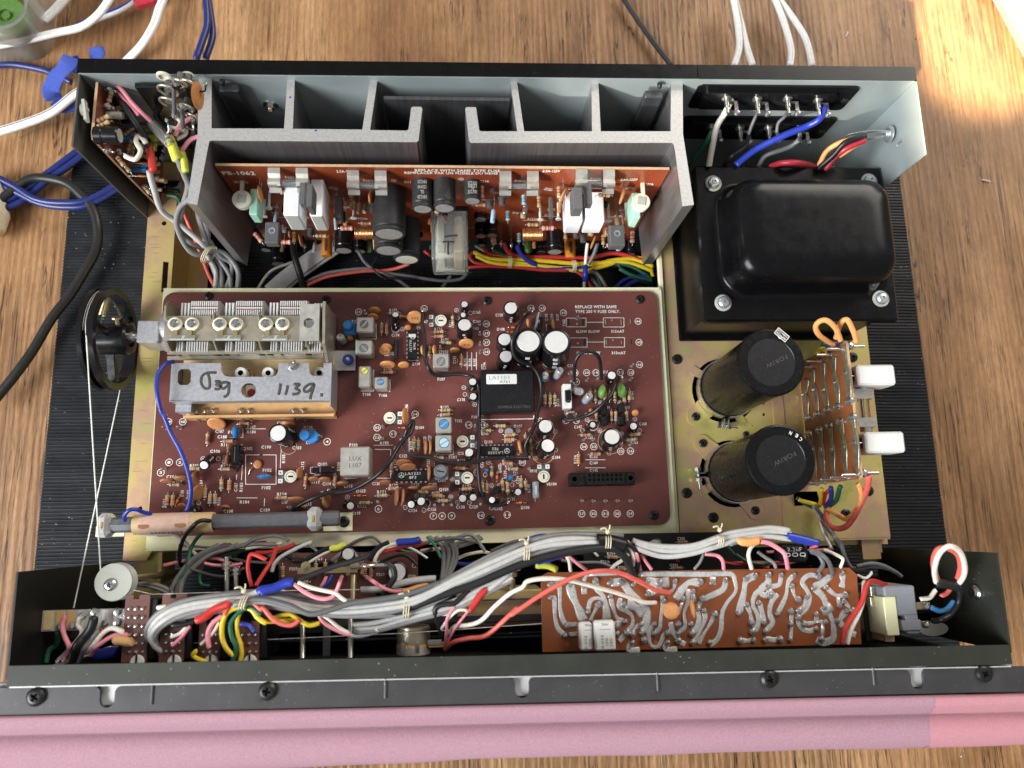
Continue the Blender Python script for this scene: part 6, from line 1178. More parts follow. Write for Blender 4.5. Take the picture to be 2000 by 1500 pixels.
for (xa, ya), (xb, yb2) in (((570, 352), (910, 520)), ((640, 915), (990, 1085))):
    a = at(*FB(xa, ya), 10.9); c = at(*FB(xb, yb2), 10.9); b = MB(); b.bx(max(a.x, XF + .3), c.x, c.y, a.y, 9.3, 10.9, 'white_plastic', .12); o = b.build('film_capacitor', fb)
    b = MB(); b.bx(XF + .2, a.x + .1, c.y + .3, a.y - .3, 9.6, 10.5, 'black_plastic'); b.cyl((XF - .1, (a.y + c.y) / 2, 10.6), (a.x + .3, (a.y + c.y) / 2, 10.6), .04, 'tin', 6); b.build('lead', o)
a = at(*FB(650, 600), 10.3); c = at(*FB(675, 830), 10.3); b = MB(); b.lathe((a.x, a.y + .45, 9.9), Vector((c.x - a.x, c.y - a.y, 0)), [(0, 0), (0, .34), (.5, .34), (.5, .31), (2.1, .31), (2.1, .34), (2.6, .34), (2.6, 0)], 'glass', 18, True, ['tin', 'tin', 'tin', 'glass', 'tin', 'tin', 'tin']); b.cyl((a.x, a.y, 9.9), (c.x, c.y, 9.9), .02, 'tin', 5); o = b.build('glass_fuse', fb)
for (x0_, x1_, y0_, y1_) in ((580, 715, 552, 635), (605, 745, 795, 870)):
    p = at(*FB(x0_, y0_), 10.35); q = at(*FB(x1_, y1_), 10.35); b = MB(); b.bx(XF + .17, q.x, q.y, p.y, 10.23, 10.3, 'tin', .02); b.bx(q.x - .05, q.x, q.y, p.y, 9.5, 10.229, 'tin'); b.build('spring_clip', o)
# ------------------------------------------------------------------ front section parts
# pulley
pu = thing('pulley', 'white nylon cord pulley held by a cross-head screw', 'pulley', tuple(at(223, 1137, 11.5)))
p = at(221, 1137, 12.2); b = MB(); b.lathe((p.x, p.y, 11.45), (0, 0, 1), [(0, 0), (0, .88), (.1, .93), (.25, .74), (.5, .74), (.65, .93), (.75, .90), (.76, .3), (.76, 0)], 'nylon', 40); o = b.build('wheel', pu); screw(pu, (p.x - .12, p.y - .12, 12.21), .3, 'steel_bright', h=.14)
b = MB(); b.cyl((p.x, p.y, 3.1), (p.x, p.y, 11.45), .2, 'brass', 10); b.build('post', pu)
# slider contact board
sc = thing('contact_strip', 'pale contact strip with orange and tinned pads at the far left of the front channel', 'contact strip', tuple(at(150, 1210, 12)))
a = at(*FL(240, 515), 12.0); c = at(*FL(940, 655), 12.0); b = MB(); b.add([at(*FL(245, 512), 12), at(*FL(235, 668), 12), at(*FL(940, 648), 12), at(*FL(940, 492), 12), at(*FL(245, 512), 11.8), at(*FL(235, 668), 11.8), at(*FL(940, 648), 11.8), at(*FL(940, 492), 11.8)], [(0, 1, 2, 3), (7, 6, 5, 4), (0, 4, 5, 1), (1, 5, 6, 2), (2, 6, 7, 3), (3, 7, 4, 0)], 'nylon'); b.build('strip_body', sc)
for x, w, m in ((272, 52, 'kraft_yellow'), (362, 52, 'kraft_yellow'), (450, 45, 'phenolic'), (530, 40, 'phenolic'), (610, 36, 'solder_flat'), (705, 36, 'solder_flat'), (790, 40, 'solder_flat'), (895, 80, 'solder')):
    y = 590 - (x - 240) * .025; p = at(*FL(x - w / 2, y - 72), 12.02); q = at(*FL(x + w / 2, y + 65), 12.02); b = MB(); b.bx(p.x, q.x, q.y, p.y, 12.003, 12.05, m); b.build('contact_pad', sc)
for x, y in ((545, 620), (620, 545), (705, 520), (790, 600), (880, 520), (880, 600), (450, 630)): p = at(*FL(x, y), 12.1); b = MB(); b.ball(p, .2, 'solder', 8, .7); b.build('solder_blob', sc)
screw(sc, at(*FL(562, 690), 11.9), .22)
# push switch boards
for (x0, y0, x1, y1, lab) in ((945, 395, 1095, 895, 'brown switch board beside the pale contact strip'), (1222, 390, 1375, 895, 'brown switch board where the grey cable bundle ends, with a short white wire on it'), (1500, 590, 1645, 895, 'brown switch board with pink and white wires and a yellow wire at its foot'), (1795, 590, 1940, 895, 'brown switch board behind the looping yellow and green wires')):
    zb = 12.3; a = at(*FL(x0, y0), zb); c = at(*FL(x1, y1), zb); t = thing('switch_board', lab, 'circuit board', (a.x, c.y, 9), 'small brown switch boards in the front channel')
    b = MB(); mx = (a.x + c.x) / 2 - .1; b.prism([(a.x, c.y), (c.x, c.y), (c.x, a.y - .06), (c.x - .06, a.y), (mx + .18, a.y), (mx + .18, a.y - .2), (mx - .1, a.y - .2), (mx - .1, a.y), (a.x + .06, a.y), (a.x, a.y - .06)], zb - .12, zb, 'switch_board'); b.build('board_panel', t)
    b = MB(); b.bx(a.x + .1, c.x + .35, c.y + .1, a.y - .2, 9.5, zb - .121, 'black_plastic', .05); b.build('switch_body', t)
    k = 1.92 if y0 > 500 else 2; n = int((y1 - y0) / 62)
    for i in range(n):
        for j in range(3):
            if y0 + 60 + i * 65 > y1 - 60: continue
            p = at(*FL(x0 + 30 + j * 50, y0 + 100 + i * 65), zb); b = MB(); b.ball((p.x, p.y, zb + .02), .09 if j != 1 else .11, 'solder', 8, 1.2); b.build('solder_joint', t)
    p = at(*FL((x0 + x1) / 2 + 10, 880), zb + .05); b = MB(); b.lathe((p.x, p.y - .1, zb + .002), (0, 0, 1), [(0, .34), (.12, .30), (.14, 0)], 'white_plastic', 18); b.box((p.x, p.y, zb + .15), (.09, .5, .03), 'inner_black'); b.build('cam', t)
# potentiometer
p = at(*FM(1180, 860), 11.6); t = thing('potentiometer', 'tan metal cased potentiometer in the middle of the front channel', 'potentiometer', (p.x, -5, 10))
b = MB(); ya, yb2 = at(*FM(1180, 790), 12).y, at(*FM(1180, 925), 12).y; b.lathe((p.x, ya, 11.2), (0, -1, 0), [(0, 0), (0, .78), (.06, .84), (ya - yb2, .86), (ya - yb2, 0)], 'frame_tan', 30); b.build('metal_case', t)
b = MB(); b.cyl((p.x, yb2, 11.2), (p.x, yb2 - .12, 11.2), .86, 'phenolic', 26); b.cyl((p.x, yb2 - .12, 11.2), (p.x, yb2 - .5, 11.2), .88, 'frame_light', 26); b.cyl((p.x, yb2 - .5, 11.2), (p.x, -5.6, 11.2), .4, 'frame_light', 16); b.build('bushing', t)
for dx in (-.45, .25): b = MB(); b.box((p.x + dx, yb2 - .1, 12.05), (.2, .5, .06), 'tin'); b.build('case_tab', t)
b = MB(); b.bx(p.x + .8, p.x + 1.6, yb2 - .15, yb2 + .0, 11.0, 11.8, 'phenolic'); b.box((p.x + 1.1, yb2 + .1, 11.85), (.7, .25, .06), 'tin'); b.build('terminal_lug', t)
# brass spacer rods
for x, y0, y1, lab in ((350, 760, 1025, 'left brass spacer rod'), (532, 780, 1020, 'square grey spacer bar between two brass rods'), (710, 690, 1020, 'brass spacer rod nearest the tan potentiometer')):
    a = at(*FM(x, y0), 10.8); c = at(*FM(x, y1), 11.4); b = MB()
    if 'square' in lab: b.bx(a.x - .18, a.x + .18, c.y, a.y, 10.6, 10.9, 'mid_grey', .03)
    else: b.cyl(a, c, .15, 'tin', 12)
    tag(b.build('spacer_rod'), lab + ' under the grey cable bundle', 'rod', 'spacer rods in the front channel')
for (x, y0, y1, zz, lab) in ((1703, 105, 410, 8.5, 'tall nickel standoff with hex nuts above the left switch boards'), (1772, 150, 330, 7.8, 'shorter nickel standoff right behind the tall one')):
    a = at(*FL(x, y0), zz); c = at(*FL(x, y1), zz); b = MB(); b.cyl(a, c, .13, 'tin', 12); ax = (c - a).normalized()
    for q in (.35, .6): b.lathe(a + ax * q * .9, ax, [(0, 0), (0, .3 if q < .5 else .24), (.14, .3 if q < .5 else .24), (.14, 0)], 'tin', 6, False)
    tag(b.build('standoff'), lab, 'standoff', 'nickel standoffs')
for (x, y, lab) in ((1920, 380, 'nickel standoff between the black wires right of the potentiometer'),):
    a = at(*FM(x, y), 8.5); b = MB(); b.cyl((a.x, a.y + .3, 8.5), (a.x, a.y - 1.2, 8.5), .2, 'brass', 12); b.lathe((a.x, a.y, 8.5), (0, -1, 0), [(0, 0), (0, .35), (.2, .35), (.2, 0)], 'brass', 6, False); tag(b.build('standoff'), lab, 'standoff')
a = at(*FM(300, 355), 9.0); c = at(*FM(760, 365), 9.0); b = MB(); b.bx(a.x + .1, c.x, c.y - .08, a.y + .08, 8.9, 9.02, 'brass'); 
for x in (370, 740): p = at(*FM(x, 330), 9.2); b.lathe((p.x, p.y, 8.6), (0, 0, 1), [(0, .1), (.3, .1), (.3, .26), (.5, .26), (.52, .12), (.7, .12), (.7, 0)], 'brass', 12)
p = at(*FM(725, 400), 9); b.cyl((p.x, p.y, 8.6), (at(*FM(725, 590), 9).x, at(*FM(725, 590), 9).y, 8.9), .17, 'brass', 12)
tag(b.build('link_bar'), 'brass link bar bolted across two posts over the lower board', 'link bar')
# lower control boards seen deep below the harness
lb = thing('lower_control_board', 'dark brown board deep below the cable bundle, marked P204 and P203', 'circuit board', (0, -.5, 6)); zl = 7.0
b = MB(); b.prism([tuple(at(*FM(*q), zl).xy) for q in ((170, 260), (200, 232), (1190, 222), (1216, 250), (1216, 470), (900, 500), (900, 620), (170, 620))][::-1], zl - .15, zl, 'switch_board'); b.build('board_panel', lb)
pr = MB()
for c, s, w in ((FM(262, 265), 'P204a', .55), (FM(288, 350), 'P203a', .55), (FM(430, 275), 'PB-1061', 1.0), (FM(935, 392), 'P203', .45), (FM(1170, 405), 'C210', .4), (FM(930, 300), 'R207', .4)): pr.text(s, zframe(at(*c, zl + .003)), 'print_white', w=w, h=.17)
p = at(*FM(1188, 325), zl + .003); pr.prism(circ(p.x, p.y, .13, 14), zl, zl + .003, 'print_white', holes=[circ(p.x, p.y, .1, 14)]); pr.build('silkscreen_print', lb)
elcap(lb, FM(690, 238), FM(705, 262), .40, 1.3, z=zl); elcap(lb, FM(1060, 375), FM(1045, 375), .60, 1.5, z=zl); elcap(lb, FM(200, 522), FM(205, 540), .2, .8, z=zl)
for c, a in (((200, 370), 90), ((690, 360), 90), ((820, 370), 90), ((865, 370), 90), ((450, 350), 90), ((600, 310), 90), ((800, 350), 90), ((520, 340), 90), ((350, 450), 0), ((300, 560), 0)): put_r(lb, FM(*c), a, z=zl)
rb_ = thing('right_control_board', 'board coloured black for the deep shade behind the orange tone board, with one round capacitor', 'circuit board', (8, 0, 6)); b = MB(); zq = 6.5
b.prism([tuple(at(*FR(*q), zq).xy) for q in ((540, 90), (1760, 70), (1760, 420), (540, 420))][::-1], zq - .15, zq, 'inner_black'); b.build('board_panel', rb_); pr = MB()  # panel coloured black to give the deep shade of the channel
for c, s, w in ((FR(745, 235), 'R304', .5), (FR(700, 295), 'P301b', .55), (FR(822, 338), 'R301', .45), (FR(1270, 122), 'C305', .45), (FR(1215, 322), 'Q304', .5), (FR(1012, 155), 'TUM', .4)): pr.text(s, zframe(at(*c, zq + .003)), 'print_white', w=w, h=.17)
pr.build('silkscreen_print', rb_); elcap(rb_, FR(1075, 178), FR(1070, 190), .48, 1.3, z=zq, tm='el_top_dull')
for c, a in (((755, 262), 0), ((830, 355), 0), ((1280, 150), 0), ((1240, 345), 0)): put_r(rb_, FR(*c), a, z=zq)
a = at(*FM(1500, 520), 8.3); c = at(*FR(240, 745), 8.3); b = MB(); b.bx(a.x, c.x, c.y, a.y, 4.5, 8.3, 'chromate', .1); tag(b.build('motor_housing'), 'yellow plated metal housing deep to the left of the orange tone board', 'housing')
# selector parts behind the left cords (dark mechanical frame)
b = MB(); a = at(*AN(490, 700), 4.8); c = at(*AN(790, 1300), 4.8); b.bx(a.x, a.x + 1.6, c.y, a.y, 4.2, 4.5, 'chromate'); b.bx(a.x + 1.7, a.x + 1.9, c.y, a.y, 3, 5.2, 'chromate'); tag(b.build('inner_bracket'), 'dark plated bracket in the shade between left rail and front channel', 'bracket')
# ------------------------------------------------------------------ tone board
ZTN = 11.6
tn = thing('tone_board', 'orange circuit board showing its silvery solder tracks in the front channel', 'circuit board', tuple(at(1370, 1200, 11.4)))
G = lambda x, y, z=ZTN: at(*FR(x, y), z)
H_ = lambda x, y, z=ZTN: at(*FX(x, y), z)
out = [G(230, 975), G(218, 425), G(228, 400), G(270, 378), H_(690, 343), H_(745, 395), H_(780, 915)]
b = MB(); b.prism([tuple(q.xy) for q in out][::-1], ZTN - .16, ZTN, 'copper_board', side='board_rim'); b.build('board_panel', tn)
TRK = [([(290, 465), (350, 470), (360, 540), (362, 650), (385, 740), (415, 775)], 34), ([(290, 570), (320, 580), (322, 700), (345, 800), (400, 850)], 34), ([(435, 470), (460, 560), (500, 650), (540, 740)], 62), ([(630, 430), (640, 500), (690, 560), (710, 640), (720, 730)], 40), ([(540, 470), (545, 540)], 44),
       ([(575, 680), (585, 600), (625, 570), (680, 585), (700, 660), (690, 740)], 30), ([(650, 620), (610, 690), (590, 740)], 26), ([(740, 455), (830, 450), (890, 530), (960, 590), (1010, 650), (1010, 740), (985, 830)], 56), ([(740, 560), (760, 640), (790, 720), (850, 745)], 30), ([(815, 570), (810, 640), (890, 690), (905, 760), (850, 840), (800, 900)], 34),
       ([(860, 610), (930, 640), (990, 690)], 70), ([(580, 395), (560, 400), (540, 440)], 26), ([(580, 393), (800, 388), (960, 392)], 22), ([(960, 390), (1200, 388), (1450, 390), (1640, 388), (1675, 440), (1680, 520), (1620, 600), (1580, 680), (1570, 800), (1540, 880), (1480, 930)], 34), ([(1010, 450), (1100, 450), (1180, 450)], 70), ([(1020, 540), (1120, 480)], 60),
       ([(1225, 450), (1215, 500), (1190, 520)], 24), ([(1230, 580), (1290, 490), (1340, 450), (1420, 455)], 52), ([(1325, 500), (1320, 600), (1295, 680), (1300, 780), (1250, 830)], 30), ([(1605, 440), (1580, 510), (1440, 580), (1400, 640), (1405, 720), (1390, 790), (1350, 835)], 40), ([(1510, 400), (1510, 470)], 46), ([(1130, 550), (1135, 620), (1120, 700), (1110, 790), (1070, 835)], 32),
       ([(1070, 765), (1035, 810), (1030, 880), (1050, 930), (1100, 930), (1140, 850), (1170, 830)], 30), ([(1440, 660), (1450, 720), (1420, 800), (1380, 880), (1350, 905)], 34), ([(1520, 690), (1490, 760), (1440, 840), (1400, 920)], 28), ([(970, 765), (920, 800), (910, 850)], 30), ([(1190, 750), (1210, 830), (1250, 890), (1300, 920)], 36), ([(905, 905), (870, 960), (960, 960)], 40), ([(1170, 905), (1150, 955), (1240, 955)], 40),
       ([(1830, 400), (1760, 440), (1740, 540), (1705, 685)], 50), ([(1925, 400), (1920, 470), (1830, 540), (1810, 620), (1850, 710), (1840, 790), (1805, 820)], 40), ([(1925, 490), (1935, 550)], 40), ([(1765, 625), (1790, 690), (1800, 755)], 34), ([(1855, 605), (1885, 680), (1895, 755)], 32), ([(2000, 540), (1950, 600), (1940, 680), (1960, 750), (1905, 820)], 34), ([(1715, 890), (1770, 890), (1815, 885)], 34), ([(1900, 885), (1990, 885)], 34),
       ([(1355, 520), (1370, 600)], 30), ([(1285, 580), (1250, 690)], 22), ([(780, 740), (800, 780)], 50)]
TRX = [([(80, 395), (75, 450), (20, 490), (30, 540), (90, 550)], 36), ([(175, 400), (160, 470), (80, 490), (130, 560), (90, 620), (90, 700), (110, 760), (60, 820)], 32), ([(270, 400), (230, 450), (210, 560), (150, 685)], 34), ([(15, 600), (30, 680), (45, 750)], 34), ([(260, 485), (275, 550), (305, 580)], 26), ([(370, 565), (350, 630), (310, 660)], 34), ([(450, 400), (380, 400), (335, 450), (370, 510), (395, 570), (370, 650), (305, 715), (320, 790), (380, 820), (440, 800)], 34),
       ([(550, 400), (480, 460), (430, 490), (490, 560), (520, 640), (560, 740), (570, 820), (560, 880), (490, 905), (440, 880)], 48), ([(500, 620), (540, 680)], 90), ([(515, 490), (590, 550), (655, 545)], 32), ([(600, 560), (615, 625)], 30), ([(635, 390), (640, 440), (630, 490)], 44), ([(650, 595), (690, 640), (710, 660)], 28), ([(665, 670), (620, 730), (640, 790)], 44), ([(250, 670), (255, 780), (245, 880)], 28), ([(440, 700), (430, 750), (350, 765)], 30), ([(440, 745), (510, 750)], 26),
       ([(490, 760), (480, 880)], 30), ([(60, 880), (120, 880), (170, 880)], 36), ([(640, 800), (690, 830), (735, 850)], 44)]
for L_, f in ((TRK, G), (TRX, H_)):
    for pts, w in L_:
        b = MB(); b.fl = .13; b.tube([f(*q, ZTN + .004) for q in pts], w / 3.846 / 36.4 / 2 * 1.18, 'solder_flat', 8, 4, flat=(0, 0, 1), taper=lambda t: .85 + .18 * math.sin(t * 9)); b.build('solder_track', tn)
BL = [(290, 465), (290, 565), (435, 470), (630, 440), (540, 480), (735, 455), (820, 455), (915, 465), (1015, 450), (1105, 455), (1020, 540), (1225, 445), (1415, 450), (1505, 450), (1605, 435), (415, 775), (400, 850), (575, 670), (650, 620), (740, 555), (840, 615), (1010, 610), (970, 765), (975, 830), (905, 840), (1070, 765), (1070, 835), (1170, 830), (1140, 590), (1285, 575), (1250, 765), (1250, 835), (1345, 765), (1350, 835), (1355, 905),
      (1360, 520), (1430, 575), (1400, 650), (1445, 665), (1525, 690), (1485, 905), (850, 745), (860, 830), (905, 905), (1170, 905), (1250, 890), (1830, 400), (1925, 400), (1760, 420), (1705, 685), (1765, 620), (1800, 755), (1855, 605), (1895, 755), (1805, 820), (1905, 820), (1925, 485), (1715, 890), (1815, 885), (1900, 885), (990, 885), (790, 780), (790, 835)]
BX = [(80, 395), (175, 395), (270, 395), (455, 405), (550, 395), (635, 385), (90, 550), (75, 490), (150, 685), (305, 580), (260, 480), (370, 560), (310, 665), (45, 750), (60, 820), (305, 715), (440, 800), (515, 490), (655, 545), (615, 625), (650, 595), (710, 660), (665, 670), (600, 740), (250, 670), (250, 765), (245, 880), (350, 765), (440, 690), (510, 750), (480, 880), (420, 495), (60, 880), (170, 880), (680, 880), (500, 640)]
for L_, f in ((BL, G), (BX, H_)):
    for i, q in enumerate(L_): b = MB(); b.ball(f(*q, ZTN + .03), .16 if i % 3 else .2, 'solder', 9, .8); b.build('solder_joint', tn)
for q in ((420, 915), (985, 905), (1080, 905)): p = G(*q); b = MB(); b.lathe((p.x, p.y, ZTN), (0, 0, 1), [(.002, .12), (.003, .05), (.002, 0)], 'ceramic_dark', 12); b.build('drill_hole', tn)
for (x0, x1, n) in ((505, 610, 0), (617, 783, 1)):
    z = 12.75 + n * .25; a = G(x0, 755 - n * 12, z); c = G(x1, 965, z); b = MB(); b.bx(a.x, c.x, c.y, a.y, z - .6, z, 'white_plastic', .09); o = b.build('film_capacitor', tn); b = MB()
    cx_ = (a.x + c.x) / 2; cy_ = (a.y + c.y) / 2
    for i, (s, w) in enumerate((('0,033', .62), ('10%', .36), ('100-', .42))): b.text(s, zframe((cx_ - .15 + i * .22 + (.12 if not n else 0), cy_ - .28, z + .004), 90), 'print_dark', w=w, h=.13, bold=.005)
    b.text('MMK', zframe((cx_ + (.12 if not n else .0), cy_ + .55, z + .004), 180), 'print_dark', w=.34, h=.13, bold=0); b.bx(cx_ - .28 + (.2 if not n else 0), cx_ + .3, cy_ + .3, cy_ + .32, z, z + .003, 'print_dark'); b.build('printed_value', o)
for y in (775, 850): p = G(470, y, 12.2); b = MB(); b.bx(p.x - .25, p.x + .25, p.y - .12, p.y + .12, ZTN + .05, ZTN + .25, 'tin', .05); b.build('lead_end', tn)
p = G(1195, 665, 12.4); b = MB(); nn = Vector((-.25, .2, .95)).normalized(); b.lathe(p - nn * .1, nn, [(0, 0), (.02, .3), (.1, .42), (.18, .3), (.2, 0)], 'ceramic', 22); b.build('ceramic_capacitor', tn)
p = G(1358, 650, 12.3); b = MB(); nn = Vector((1, .1, .15)).normalized(); b.lathe(p - nn * .12, nn, [(0, 0), (.03, .3), (.12, .50), (.21, .3), (.24, 0)], 'ceramic', 22); b.cyl(p, G(1360, 530), .04, 'tin', 5); b.build('ceramic_capacitor', tn)
p = H_(280, 235, 11.8); b = MB(); b.lathe((p.x - .75, p.y + .08, 11.3), (1, -.06, 0), [(0, 0), (0, .46), (.12, .5), (1.2, .5), (1.27, .45), (1.35, .5), (1.5, .46), (1.5, 0)], 'black_gloss', 26); o = b.build('axial_capacitor'); tag(o, 'black axial capacitor with white print lying behind the tone board', 'capacitor'); bb = MB()
for i in range(3):
    q = Vector((p.x - .42 + i * .42, p.y - .06, 11.805)); bb.prism(rrect(q.x - .16, q.x + .16, q.y - .1, q.y + .1, .09), q.z - .003, q.z, 'print_grey', holes=[rrect(q.x - .12, q.x + .12, q.y - .06, q.y + .06, .05)])
bb.text('2.2uF', zframe((p.x, p.y + .22, 11.79)), 'print_grey', w=.8, h=.2, bold=0); bb.build('printed_value', o)
# power switch
ps = thing('power_switch', 'grey and tan power switch body at the right end of the front channel', 'switch', tuple(H_(1080, 700, 9)))
b = MB(); z = 12.3; a = H_(945, 482, z); c = H_(1205, 700, z); b.bx(a.x, c.x, c.y, a.y, 9.5, z, 'grey_plastic', .08); a2 = H_(1110, 690, z); c2 = H_(1225, 840, z); b.bx(a2.x, c2.x, c2.y, a2.y - .02, 9.5, z - .05, 'grey_plastic', .05); a3 = H_(1080, 735, z); b.bx(a3.x, c2.x + .08, a3.y - .55, a3.y, 9.6, z + .05, 'grey_plastic', .05); b.build('body', ps)
b = MB(); a = H_(945, 562, z + .08); c = H_(1068, 850, z + .08); b.bx(a.x - .02, c.x, c.y, a.y, 9.4, z + .08, 'chromate_pale_sheen', .03); q = H_(955, 905, z); b.bx(a.x + .05, c.x - .1, q.y, c.y - .02, 10, z - .3, 'chromate'); b.build('metal_frame', ps)
b = MB(); a = H_(832, 480, 11.5); c = H_(940, 905, 11.5); b.bx(a.x, c.x, c.y, a.y, 10.6, 10.7, 'olive_steel'); b.build('mounting_plate', ps)
for yy in (520, 600): b = MB(); p = H_(870, yy, 11.5); b.bx(p.x - .15, p.x + .1, p.y - .25, p.y + .25, 10.7, 11.5, 'frame_tan', .03); b.build('spring_arm', ps)
for yy in (630, 770): b = MB(); p = H_(1265, yy, 12); b.bx(p.x - .5, p.x + .3, p.y - .18, p.y + .18, 11.8, 11.9, 'brass', .02); b.ball(p, .2, 'solder', 8); b.build('terminal_lug', ps)
b = MB(); p = H_(1320, 800, 10.5); b.prism(circ(p.x, p.y, .38, 20, rx=.85), 10.3, 10.5, 'ivory'); b.build('insulator', ps)
b = MB(); p = H_(1555, 530, 12.6); p.x = 26.98; b.lathe(p, (-1, 0, 0), [(0, .38), (.1, .38), (.18, .3), (.3, .26), (.3, 0)], 'steel_bright', 18); tag(b.build('clamp_screw'), 'bright round screw head on the inner side of the right wall', 'screw')
# ------------------------------------------------------------------ wires
def Wp(pts, z):
    out = []
    for q in pts:
        zz = q[2] if len(q) > 2 else z
        out.append(at(q[0], q[1], zz))
    return out
def cv(f, pts): return [tuple(f(q[0], q[1])) + tuple(q[2:]) for q in pts]
def wire(label, m, r, z, pts, group=None, cat='wire', name='wire', n=8, flat=None, fl=.5, parent=None, sub=6):
    b = MB(); P_ = spline(Wp(pts, z), sub) if len(pts) > 2 else Wp(pts, z); a, c, e = rnd.uniform(0, 6), rnd.uniform(.22, .4), min(.03, r * .16); P_ = [p + Vector((math.sin(a + i * c), math.sin(a * 2 + i * c * 1.3), math.sin(i * c + 1))) * e * min(1, i, len(P_) - 1 - i) for i, p in enumerate(P_)]; P_ = spline(P_, 2) if len(P_) > 2 else P_; b.sweep(P_, r * (.92 if r > .12 and 'receiver' in str(group) or parent is not None else 1), m, n)
    o = b.build(name, parent)
    if parent is None: tag(o, label, cat, group)
    return o
def offs(pts, dx, dy, dz=0, z0=12):
    return [(q[0] + dx * (1 + .25 * math.sin(i * 1.7 + dx)), q[1] + dy * (1 + .2 * math.sin(i * 1.3 + dy)), (q[2] if len(q) > 2 else z0) + dz) for i, q in enumerate(pts)]
# main grey bundle
gb = thing('cable_bundle', 'long bundle of grey and black cables tied with clear ties along the front channel', 'cable bundle', tuple(at(800, 1170, 12)))
core = [(338, 1275, 11.5), (306, 1262, 12.2), (297, 1235, 12.6), (318, 1208, 12.9), (370, 1186, 13), (450, 1172, 13), (520, 1170, 12.9), (600, 1184, 12.8), (690, 1190, 12.8), (770, 1182, 12.9), (830, 1165, 13), (900, 1132, 13), (980, 1094, 13), (1050, 1066, 12.9), (1110, 1056, 12.8), (1180, 1056, 12.6), (1215, 1062, 12.3)]
for i, (dx, dy, dz, m) in enumerate(((-8, -10, 0, 'w_grey'), (-4, -3, .15, 'w_ltgrey'), (0, 4, .2, 'w_ltgrey'), (4, 10, .05, 'w_grey'), (0, -14, -.2, 'w_grey'), (6, 14, -.15, 'w_grey'))):
    wire('', m, .155, 13, offs(core, dx, dy, dz), parent=gb)
wire('', 'w_dkgrey', .15, 13, [(440, 1180, 13.1), (510, 1170, 13.3), (560, 1182, 13.4), (605, 1198, 13.4), (650, 1190, 13.4), (700, 1175, 13.3), (790, 1162, 13.2), (860, 1138, 13)], parent=gb)
wire('', 'cable_black', .22, 12.9, [(1238, 1128, 12.0), (1222, 1090, 12.6), (1195, 1070, 12.9), (1120, 1078, 13), (1020, 1102, 13.1), (930, 1140, 13.2), (840, 1172, 13.1), (780, 1192, 12.8), (720, 1200, 12.2)], parent=gb)
wire('', 'w_black', .13, 12.9, [(1215, 1058, 12.6), (1240, 1072, 12.5), (1248, 1095, 12.2), (1240, 1130, 11.7)], parent=gb)
lo = [(690, 1226, 12.3), (740, 1222, 12.5), (800, 1205, 12.7), (880, 1180, 12.9), (930, 1160, 12.9), (1000, 1125, 12.9)]
for dx, dy, m in ((0, -6, 'w_ltgrey'), (2, 3, 'w_ltgrey'), (0, 10, 'w_grey')): wire('', m, .14, 12.6, offs(lo, dx, dy), parent=gb)
wire('', 'cable_white', .2, 12.7, [(686, 1238, 12.2), (705, 1240, 12.2), (740, 1228, 12.5)], parent=gb)
rgt = [(1240, 1068, 12.4), (1290, 1082, 12.3), (1350, 1078, 12.4), (1405, 1060, 12.5), (1440, 1050, 12.5), (1500, 1044, 12.3), (1545, 1050, 12.2)]
for dx, dy in ((0, -6), (0, 4), (-4, -12)): wire('', 'w_ltgrey', .15, 12.4, offs(rgt, dx, dy), parent=gb)
b = MB(); b.tube(Wp([(1165, 1056), (1192, 1058), (1222, 1066)], 12.8), .36, 'black_plastic', 12, 5); b.build('black_sleeve', gb)
b = MB(); b.tube(Wp([(1535, 1047), (1560, 1052), (1598, 1062)], 12.2), .24, 'w_blue', 12, 5); b.build('blue_sleeve', gb)
for (x, y, z, w) in ((795, 1188, 13, 34), (1028, 1082, 13, 30), (1186, 1060, 12.9, 26), (1404, 1056, 12.6, 20), (478, 1176, 13.2, 24)):
    b = MB(); c = at(x, y, z - .1)
    for k in range(3):
        ang = R_(12 if x > 600 else 40); rr_ = w / 36 * .5
        pts = [c + Vector(((k - 1) * .12 + .12 * math.sin(a) * 0 + math.sin(ang) * rr_ * math.cos(a) * .5, rr_ * math.cos(a) * 1.05, .42 * math.sin(a))) for a in [R_(t) for t in range(0, 361, 30)]]
        b.sweep(pts, .035, 'tie', 5)
    b.tube([c + Vector((0, .55, .2)), c + Vector((-.15, .75, .4)), c + Vector((-.4, .7, .4))], .05, 'tie', 5, 3); b.tube([c + Vector((0, .55, .2)), c + Vector((.1, .75, .35)), c + Vector((.1, .9, .4))], .04, 'tie', 5, 3); b.ball(c + Vector((0, .55, .25)), .13, 'tie', 8); b.build('cable_tie', gb)
